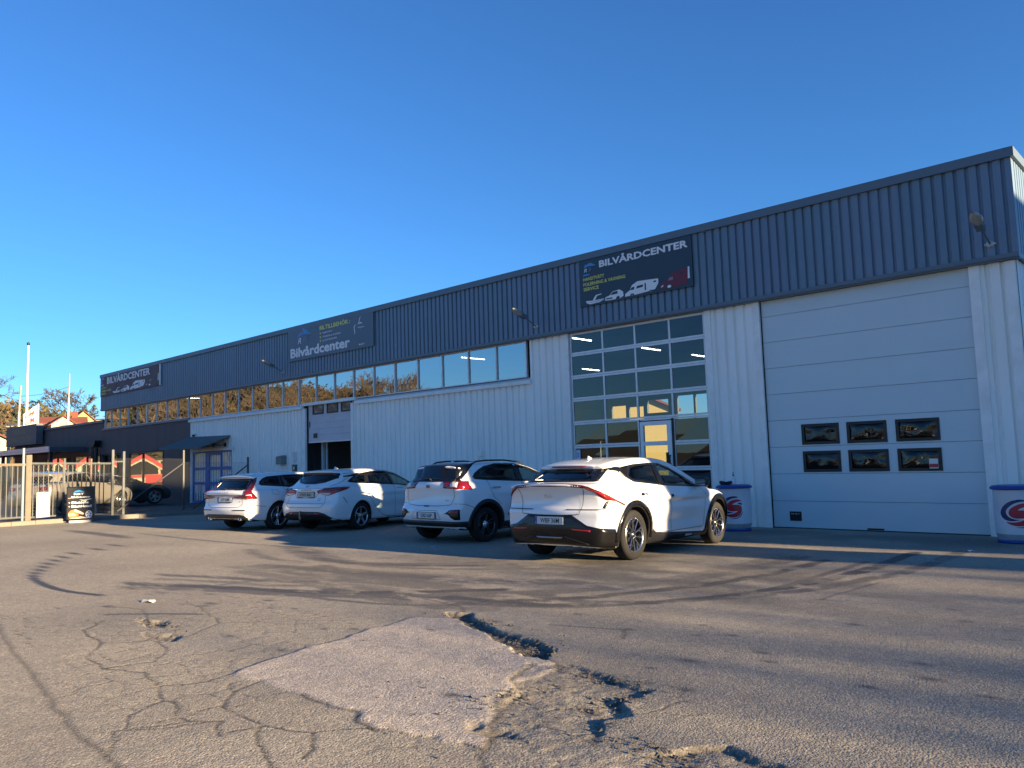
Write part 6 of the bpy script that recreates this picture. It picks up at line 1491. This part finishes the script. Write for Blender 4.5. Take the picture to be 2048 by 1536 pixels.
c.patch('rear_bumper_trim', 'W', [(-.58,-.89,.25),(-.76,-.83,.30),(-.90,-.72,.385),(-.951,-.60,.405),(-.97,0,.41),(-.951,.60,.405),(-.90,.72,.385),(-.76,.83,.30),(-.58,.89,.25),(-.76,.7,.24),(-.84,0,.25),(-.76,-.7,.24)], BLACKP, .009, .05)
for sg in (-1, 1):
    mb = MB(); mb.lathe([(.030, .03), (.038, -.01), (.042, -.012), (.040, .12)], 20, 'x', (-.93, sg*.58, .30)); mb.add([(0, 0, 0)], []); o = mb.build('tailpipe', CHROME, c.root)
    q = MB(); q.lathe([(0, .02), (.031, .02)], 20, 'x', (-.93, sg*.58, .30)); q.build('tailpipe_bore', INK, o)
c.gap('R', [(.18,1.06),(.21,.95),(.30,.86),(.5,.62),(.80,.36),(1.1,.28)], mirror=True); c.gap('R', [(1.28,1.0),(1.26,.8),(1.30,.26)], mirror=True); c.gap('R', [(2.2,.93),(2.3,.7),(2.24,.3)], mirror=True)
c.gap('R', [(-.22,.98),(-.03,.96),(-.01,.86),(-.20,.87)], .006, closed=True); c.gap('W', [(-.78,-.88,.66),(-.60,-.915,.60),(-.42,-.925,.58)], mirror=True)
for x in (.42, 1.38):
    c.patch('door_handle', 'R', [(x,.875),(x+.05,.893),(x+.20,.89),(x+.25,.878),(x+.20,.866),(x+.05,.866)], WHITE, .022, .04, mirror=True)
c.arch(.375, .395, WHITE, lift=.006)
c.dlo('F', [(-.70,.93),(-.60,1.36),(.60,1.36),(.70,.93)], [[(-.64,.97),(-.55,1.32),(.55,1.32),(.64,.97)]], [CGLASS], 'windscreen', False)
c.fin(.05, 0, .075, .19); c.mirror(1.98, .95, WHITE)
mb = MB(); P, N = c.surf('B', [(.0, 1.0)], .025); mb.tube(tuple(P[0]), tuple(P[0]-N[0]*.03), .022); mb.bar(tuple(P[0]), tuple(P[0]+np.array([.03, .36, .03])), .016, .012); mb.build('wiper', INK, c.root)
c.interior(-.08); c.body(); c.wheels(.335, .225, 'vo', .238, [MACH, BLKAL, CHROME, GREYAL], -.004)
# ------------------------------------------------------------------ left forecourt: kerb, fence, gate, board, cars, low wing, canopy
GALV = mat('galvanised', (.065, .07, .072), .5, metal=.3, noise=.5, nscale=6., col2=(.10, .08, .06))
GREYP = mat('grey_post', (.085, .098, .10), .6, noise=.6, nscale=5., col2=(.06, .05, .04))
WEATH = mat('weathered_post', (.12, .108, .088), .8, noise=.8, nscale=8., col2=(.20, .15, .10), bump=.3)
RUSTY = mat('rusty_rail', (.13, .08, .055), .8, noise=1., nscale=7., col2=(.16, .135, .10))
KERBM = mat('kerb_stone', (.19, .17, .14), .85, noise=.6, nscale=5., col2=(.14, .12, .10), bump=.4, bscale=40)
def gl(y): return gz(y)+.11
# kerb stones
KL = [(-25.7, -13.5), (-26.05, -11.2), (-26.45, -9.2), (-26.75, -7.6), (-27.0, -6.0), (-27.1, -4.6), (-27.0, -3.6), (-27.25, -2.6), (-28.0, -1.6), (-28.4, -.25)]
kt = thing('kerb', 'worn stone kerb edging the fenced forecourt at the left of the yard', 'kerb', (-26.7, -7.5, gz(-7.5)))
P = resample(KL, .98, False)
for a, b in zip(P[:-1], P[1:]):
    d = b-a; L = np.linalg.norm(d); d /= L; n = np.array([-d[1], d[0]]); n = n if n[0] < 0 else -n
    e = d*.006; j = rng.uniform(-.006, .006); mb = MB(); q = [a+e, b-e, b-e+n*.16, a+e+n*.16]
    V = [(p[0]-kt.location.x, p[1]-kt.location.y, gz(p[1])-.05-kt.location.z) for p in q]
    ins = [a+e+n*.02, b-e+n*.02, b-e+n*.16, a+e+n*.16]
    V += [(p[0]-kt.location.x, p[1]-kt.location.y, gz(p[1])+.10+j-kt.location.z) for p in q]+[(p[0]-kt.location.x, p[1]-kt.location.y, gz(p[1])+.125+j-kt.location.z) for p in ins]
    mb.add(V, [(0, 1, 5, 4), (1, 2, 6, 5), (3, 0, 4, 7), (2, 3, 7, 6), (4, 5, 9, 8), (5, 6, 10, 9), (7, 4, 8, 11), (8, 9, 10, 11)]); mb.build('kerb_stone', KERBM, kt)
mb = MB(); Q = [tuple(p+np.array([-.10, 0])) for p in resample(KL, .6, False)]
V = []
for p in Q: V += [(p[0], p[1], gl(p[1])-.012), (-75., p[1], gl(p[1])-.012)]
mb.add(V, [(2*i, 2*i+2, 2*i+3, 2*i+1) for i in range(len(Q)-1)])
o = mb.build('forecourt', mat('forecourt_gravel', (.14, .125, .105), .9, noise=.7, nscale=1.5, bump=.5, bscale=30), None); tag(o, kind='structure')

# fence line
FA = np.array([-26.74, -9.35]); FD = np.array([-3.46, 8.95]); FD /= np.linalg.norm(FD)
FP = lambda s: FA+FD*s
def chain(name, s0, s1, z0, z1, par, m, w=.006, cell=.075):
    mb = MB(); L = s1-s0; Hh = z1-z0
    N = np.array([-FD[1], FD[0]])
    def pt(s, z, o=0): p = FP(s0+s)+N*o; return (p[0]-par.location.x, p[1]-par.location.y, gl(p[1])+z-par.location.z)
    step = cell*math.sqrt(2); k = -Hh
    while k < L:
        for sg in (1, -1):
            a0, a1 = k, k+Hh; u0 = max(0, a0); u1 = min(L, a1)
            if u1-u0 < .02: continue
            za, zb = (z0+u0-a0, z0+u1-a0) if sg == 1 else (z1-(u0-a0), z1-(u1-a0))
            p, q = Vector(pt(u0, za, .002*sg)), Vector(pt(u1, zb, .002*sg)); t = (q-p).normalized(); s_ = t.cross(Vector((N[0], N[1], 0))).normalized()*w/2; nn = Vector((N[0], N[1], 0))*w/2
            mb.add([p+s_, p+nn, p-s_, q+s_, q+nn, q-s_], [(0, 1, 4, 3), (1, 2, 5, 4), (2, 0, 3, 5)])
        k += step
    for z in (z0, z1): mb.bar(pt(0, z), pt(L, z), .007, .007)
    o = mb.build(name, m, par, fix=False); o['kind'] = 'stuff'; return o
def post(par, s, h, w, m, nm='fence_post', z0=0., lean=0.):
    p = FP(s); mb = MB(); x, y = p[0]-par.location.x, p[1]-par.location.y; z = gl(p[1])-par.location.z
    mb.prism(rounded([(-w/2, -w/2), (w/2, -w/2), (w/2, w/2), (-w/2, w/2)], w*.25, 2), z+z0-.03, z+h, 'z'); mb.v = [(a+x+lean*(c-z), b+y, c) for a, b, c in mb.v]; return mb.build(nm, m, par)
fx = FP(5.5); ft = thing('chain_link_fence', 'galvanised chain-link fence with slanted braces in front of the brown wall', 'fence', (fx[0], fx[1], gl(fx[1])))
chain('chain_link_mesh', 2.95, 6.05, .05, 1.85, ft, GALV); chain('chain_link_mesh', 6.12, 9.5, .05, 1.72, ft, GALV)
post(ft, 2.98, 2.15, .085, GREYP); post(ft, 3.42, 2.1, .085, GREYP); post(ft, 6.08, 2.18, .075, GALV); post(ft, 9.55, 1.95, .07, GREYP)
def brace(s0, z0, s1, z1):
    a, b = FP(s0), FP(s1); mb = MB(); mb.tube((a[0]-ft.location.x+.05, a[1]-ft.location.y, gl(a[1])+z0-ft.location.z), (b[0]-ft.location.x+.03, b[1]-ft.location.y, gl(b[1])+z1-ft.location.z), .027, n=8); mb.build('brace', GALV, ft)
brace(3.15, .10, 6.05, 1.70); brace(6.55, .02, 9.5, 1.62)
a, b = FP(2.98), FP(3.42)
mb = MB(); mb.bar((a[0]-ft.location.x, a[1]-ft.location.y, 1.80), (b[0]-ft.location.x, b[1]-ft.location.y, 1.80), .04, .05); mb.build('gate_keeper', GREYP, ft)
# sliding gate of vertical bars
gx = FP(0); gt = thing('sliding_gate', 'rusty-railed sliding gate of thin vertical bars backed with wire mesh', 'gate', (gx[0], gx[1], gl(gx[1])))
def rail(s0, s1, z, w, m, nm):
    a, b = FP(s0), FP(s1); mb = MB(); mb.bar((a[0]-gt.location.x, a[1]-gt.location.y, gl(a[1])+z-gt.location.z), (b[0]-gt.location.x, b[1]-gt.location.y, gl(b[1])+z-gt.location.z), w, w); return mb.build(nm, m, gt)
rail(-3.6, -.08, 1.66, .07, RUSTY, 'top_rail'); rail(.08, 2.9, 1.70, .05, GREYP, 'top_rail'); rail(-3.6, -.08, .12, .05, GREYP, 'bottom_rail'); rail(.08, 2.9, .10, .05, GREYP, 'bottom_rail')
for k in range(-21, 18):
    s = k*.165
    if abs(s) < .12 or s > 2.8: continue
    post(gt, s, 1.65, .026, GALV, 'gate_bar', .12)
chain('wire_mesh', -3.5, -.1, .1, 1.62, gt, GREYP, .005, .06); chain('wire_mesh', .1, 2.9, .1, 1.66, gt, GREYP, .005, .07)
post(gt, 0, 1.95, .17, WEATH, 'gate_post'); post(gt, -.16, 2.15, .07, mat('post_bluegrey', (.12, .16, .20), .6), 'gate_post'); post(gt, 2.15, 1.85, .06, RUSTY, 'gate_post'); post(gt, 1.2, 1.85, .05, GREYP, 'gate_post')

# black pavement board
bx, by = -26.25, -8.05
bt_ = thing('pavement_board', 'black pavement board with white tyre-change lettering on a pale block foot', 'sign', (bx, by, gz(by)), rz=R(64)); bt_.scale = (.72, .72, .76)
mb = MB(); mb.prism(rounded([(-.42, -.20), (.42, -.20), (.42, .20), (-.42, .20)], .08), 0, .10, 'z'); mb.build('foot', mat('block_pale', (.42, .43, .45), .7, noise=.4), bt_)
mb = MB(); mb.box(-.50, .50, -.022, .022, .15, 1.40); mb.build('board', INK, bt_); mb = MB()
for a, b, c_, d in ((-.53, -.50, .13, 1.43), (.50, .53, .13, 1.43), (-.5, .5, .12, .15), (-.5, .5, 1.40, 1.43)): mb.box(a, b, -.03, .03, c_, d)
mb.build('board_frame', GLOSSB, bt_); mb = MB(); mb.box(-.3, -.25, -.02, .02, .09, .13); mb.box(.25, .3, -.02, .02, .09, .13); mb.build('spring', GLOSSB, bt_)
f = lambda x, z: (x, z); y = -.0245
def bw(s, x0, x1, z, h, m=LETT, bold=.02, yy=y): words(bt_, f, yy, s, x0, x1, z, h, m, 'board_lettering', bold)
CREAM = mat('print_cream', (.58, .48, .36), .5); SKIN = mat('print_orange', (.50, .16, .06), .5)
flat(bt_, f, y, [(-.28, 1.20), (-.18, 1.27), (-.05, 1.30), (.08, 1.25), (.16, 1.20), (-.05, 1.22)], CYAN, 'logo_car'); bw('RBT', -.25, .12, 1.10, .07); bw('Bilvårdcenter', -.34, .36, .985, .07)
bw('• Däckbyte', -.44, .30, .76, .085, bold=.03); bw('• DäckHotell', -.44, .42, .61, .085, bold=.03)
flat(bt_, f, y, [(-.46, .985), (-.36, 1.0), (-.36, .985), (-.46, .965)], CREAM, 'print_line'); flat(bt_, f, y, [(-.05, .92), (.10, .90), (.38, .95), (.44, .92), (.25, .88), (.18, .80), (.10, .84)], CREAM, 'print_wrench')
flat(bt_, f, y, [(-.45, .40), (-.36, .50), (-.18, .54), (.0, .44), (.12, .36), (.06, .32), (-.12, .38), (-.05, .30), (-.20, .18), (-.40, .20), (-.46, .30)], SKIN, 'print_hand')
flat(bt_, f, y-.001, [(-.20, .53), (.0, .45), (.14, .36), (.10, .31), (-.10, .40), (-.24, .46)], CREAM, 'print_arm'); flat(bt_, f, y-.001, [(-.15, .22), (.0, .25), (.22, .20), (.15, .17), (-.1, .17)], CREAM, 'print_cloth')
flat(bt_, f, y-.0005, [(.32+.13*math.cos(u), .32+.15*math.sin(u)) for u in np.linspace(0, 6.283, 21)[:-1]], LETT, 'print_wheel')
for k in range(5):
    a = k*1.2566+.3; flat(bt_, f, y-.0015, [(.32+.02*math.cos(a), .32+.02*math.sin(a)), (.32+.10*math.cos(a-.32), .32+.12*math.sin(a-.32)), (.32+.10*math.cos(a+.32), .32+.12*math.sin(a+.32))], DARKM, 'print_spoke_gap')
bw('599:-', -.44, -.16, .28, .10, CREAM, .03, y-.0015); flat(bt_, f, y, [(-.45, .165), (.46, .165), (.40, .185), (-.2, .20)], CREAM, 'print_line')
for sg, lab in ((1, 'white board tied to the gate bars right of the black pavement board'), (-1, 'white board tied to the gate bars left of the black pavement board')):
    p = FP(.95+.78*sg+.25) if sg < 0 else FP(1.95)
    t = thing('white_board', lab, 'board', (p[0]+.10, p[1]+.04, gl(p[1])+.08), rz=math.atan2(FD[1], FD[0]))
    mb = MB(); mb.prism([(-.34, 0), (.34, .02), (.30, .52), (-.30, .36)] if sg > 0 else [(-.22, 0), (.22, 0), (.22, .75), (-.22, .75)], -.01, .01, 'y'); mb.build('sheet', mat('sheet_white', (.34, .35, .36), .6), t)

# cars beyond the fence
SILV = mat('silver_beige_paint', (.26, .235, .19), .3, metal=.35, coat=1., two=(.02, .02, .02)); DKB = mat('dark_blue_paint', (.012, .018, .035), .28, coat=1., two=(.02, .02, .02)); DKG = mat('dark_grey_paint', (.02, .022, .025), .3, coat=1., two=(.02, .02, .02))
def plain_car(lab, spec, x, y, hd, paint, style, rimm):
    c = Car('parked_car', lab, 'car', spec, x, y, hd, 'cars parked behind the fence', paint, gl(y)-.012)
    if spec is IF: SWp = ([(2.35,.97),(1.42,1.04),(-.26,1.135),(-.14,1.25),(.30,1.365),(1.15,1.40),(1.50,1.33),(1.95,1.16)], [[(1.22,1.065),(-.05,1.14),(.14,1.28),(.50,1.365),(1.10,1.382)], [(2.15,1.0),(1.32,1.06),(1.22,1.372),(1.48,1.31),(1.92,1.145)]])
    elif spec is VO: SWp = ([(2.3,.92),(1.6,.97),(-.44,1.091),(-.46,1.19),(-.21,1.308),(1.04,1.352),(1.5,1.27),(1.95,1.10)], [[(1.24,1.01),(-.40,1.11),(-.33,1.24),(-.20,1.288),(1.05,1.333)], [(2.1,.955),(1.33,1.0),(1.20,1.312),(1.48,1.25),(1.92,1.085)]])
    else: SWp = ([(2.30,1.07),(.84,1.147),(-.19,1.206),(-.15,1.32),(.14,1.455),(1.04,1.500),(1.39,1.43),(1.73,1.31)], [[(.99,1.16),(-.12,1.225),(.15,1.43),(.98,1.482)], [(2.05,1.10),(1.12,1.15),(1.10,1.478),(1.39,1.405),(1.72,1.285)]])
    zt = SWp[0][4][1]
    c.dlo('R', SWp[0], SWp[1], [DGLASS, CGLASS]); c.dlo('F', [(-.70,zt-.42),(-.60,zt),(.60,zt),(.70,zt-.42)], [[(-.64,zt-.38),(-.55,zt-.04),(.55,zt-.04),(.64,zt-.38)]], [CGLASS], 'windscreen', False)
    zr = spec['zb']+.10; c.dlo('B', [(-.62,zr+.20),(-.66,zr-.05),(.66,zr-.05),(.62,zr+.20)], [[(-.56,zr+.17),(-.60,zr-.02),(.60,zr-.02),(.56,zr+.17)]], [DGLASS], 'rear_window', False)
    for sg in (1, -1):
        c.patch('headlight', 'F', [(sg*.45,.70),(sg*.80,.76),(sg*.82,.64),(sg*.5,.60)][::int(sg)], CLEARL, .006, .06)
        c.patch('tail_light', 'B', [(sg*.45,.95),(sg*.78,.98),(sg*.80,.84),(sg*.5,.84)][::int(sg)], REDD, .006, .06)
    c.patch('grille', 'F', [(-.4,.45),(-.45,.64),(.45,.64),(.4,.45)], BLACKP, .006, .06)
    c.gap('R', [(1.24,1.0),(1.24,.3)], mirror=True); c.gap('R', [(.25,1.08),(.22,.8),(.45,.5)], mirror=True)
    for xx in (.32, 1.36): c.patch('door_handle', 'R', [(xx,.93),(xx+.05,.95),(xx+.23,.947),(xx+.28,.935),(xx+.05,.92)], paint, .02, .05, mirror=True)
    c.arch(spec['ra'], spec['ra']+.02, paint, lift=.006); c.mirror(2.0, .98, paint); c.interior(-.05); c.body(.035); c.wheels(spec['rw'], .215, style, spec['rw']-.10, rimm)
    return c
plain_car('silver beige car parked along the fence behind the pavement board', IF, -31.6, -7.4, -32, SILV, 'i40', [SILVER, BLKAL, SILVER, GREYAL])
plain_car('dark blue car behind the gate bars, nearest the canopy', VO, -29.9, -13.2, -26, DKB, 'vo', [SILVER, BLKAL, SILVER, GREYAL])
plain_car('dark grey car with its nose to the brown wall below the shop window', NI, -39.0, -5.6, 6, DKG, 'twin', [GREYAL, BLKAL, GREYAL, GREYAL])
plain_car('black low car beside the shop door, half hidden by the fence mesh', VO, -35.6, -5.2, 3, mat('black_paint', (.008, .008, .01), .28, coat=1., two=(.02, .02, .02)), 'vo', [SILVER, BLKAL, SILVER, GREYAL])

# low brown wing, sign box, canopy, hopper
wg = thing('low_wing', 'low brown wing with dark shop windows left of the tall workshop', 'building', (-56, 5, 0))
def wp(o): o.parent = wg; o.matrix_parent_inverse = Matrix.Translation(-wg.location); return o
for x0, x1, z0, z1 in ((-64.4, -47.46, 2.62, 4.42), (-47.9, -47.46, 0, 2.62), (-52.9, -52.3, 0, 2.62), (-64.4, -57.6, 0, 2.62), (-52.3, -47.9, 0, .62), (-57.6, -52.9, 0, .62)):
    wp(corr(x0, x1, z0, z1, .10, .13, .03, .4).build('brown_wall_cladding', BRN, fix=False))
mb = MB(); mb.box(-64.5, -47.46, .0, .13, 4.42, 4.55); mb.box(-64.5, -47.46, .13, 12, 4.38, 4.44); wp(mb.build('roof', CAPM))
mb = MB(); mb.box(-64.4, -47.5, .9, 1.0, 0, 4.3); wp(mb.build('interior_wall', INW))
for x0, x1, z0, z1, ph in ((-57.55, -52.95, .62, 2.60, 0), (-52.25, -47.95, .62, 2.60, 1)):
    w = bpy.data.objects.new('shop_window', None); COL.objects.link(w); w.parent = wg; w.matrix_parent_inverse = Matrix.Translation(-wg.location)
    m2 = MB(); mid = (x0+x1)/2
    for a, b, c_, d in ((x0, x0+.07, z0, z1), (x1-.07, x1, z0, z1), (mid-.05, mid+.05, z0+.07, z1-.07), (x0+.07, x1-.07, z0, z0+.07), (x0+.07, x1-.07, z1-.07, z1)): m2.box(a, b, .07, .15, c_, d)
    sub(m2.build('frame', INK), w); m2 = MB(); m2.quad((x0, .12, z0), (x1, .12, z0), (x1, .12, z1), (x0, .12, z1)); sub(m2.build('pane', PANE, fix=False), w)
t = thing('roof_sign', 'dark grey sign box with faded green letters above the canopy', 'sign', (-61, -.1, 3.5)); t.location = (-61, -.1, 3.55)
mb = MB(); mb.box(-3.4, 3.25, -.35, .05, 0, 1.32); mb.build('box', mat('sign_box_grey', (.11, .105, .105), .6, noise=.2), t)
OLIVE = mat('letter_olive', (.20, .23, .08), .6)
words(t, f, -.353, 'NILKABS', -1.7, 1.0, .80, .34, OLIVE, 'sign_lettering', -.005); words(t, f, -.353, 'ZONACCENTER', -2.7, 2.2, .20, .36, OLIVE, 'sign_lettering', -.005)
t = thing('entrance_canopy', 'flat canopy with sunlit pale fascia on dark posts in front of the low wing', 'canopy', (-57, -2, 0))
mb = MB(); mb.box(-13, 7.2, 0, 1.9, 2.84, 3.12); mb.build('canopy_roof', mat('canopy_dark', (.06, .07, .08), .5), t); mb = MB(); mb.box(-13, 7.25, -.06, -.001, 2.98, 3.16); mb.box(-13, 7.25, -.05, -.001, 2.84, 2.97); mb.build('canopy_fascia', ALU, t)
for x in (-7.5, -2.5, 2.5, 6.9):
    mb = MB(); mb.box(x-.09, x+.09, .08, .26, 0, 2.84); mb.build('canopy_post', INK, t)
t = thing('rain_hopper', 'black rain hopper with two downpipes where the low wing meets the tall hall', 'downpipe', (-47.85, -.1, 0))
mb = MB(); mb.prism([(-.55, 3.38), (.55, 3.38), (.50, 3.25), (.34, 3.02), (-.34, 3.02), (-.50, 3.25)], -.35, .0, 'y'); mb.build('hopper', INK, t)
for x in (-.24, .24):
    mb = MB(); mb.tube((x, -.18, .05), (x, -.18, 3.03), .11, n=12); mb.build('pipe', INK, t)
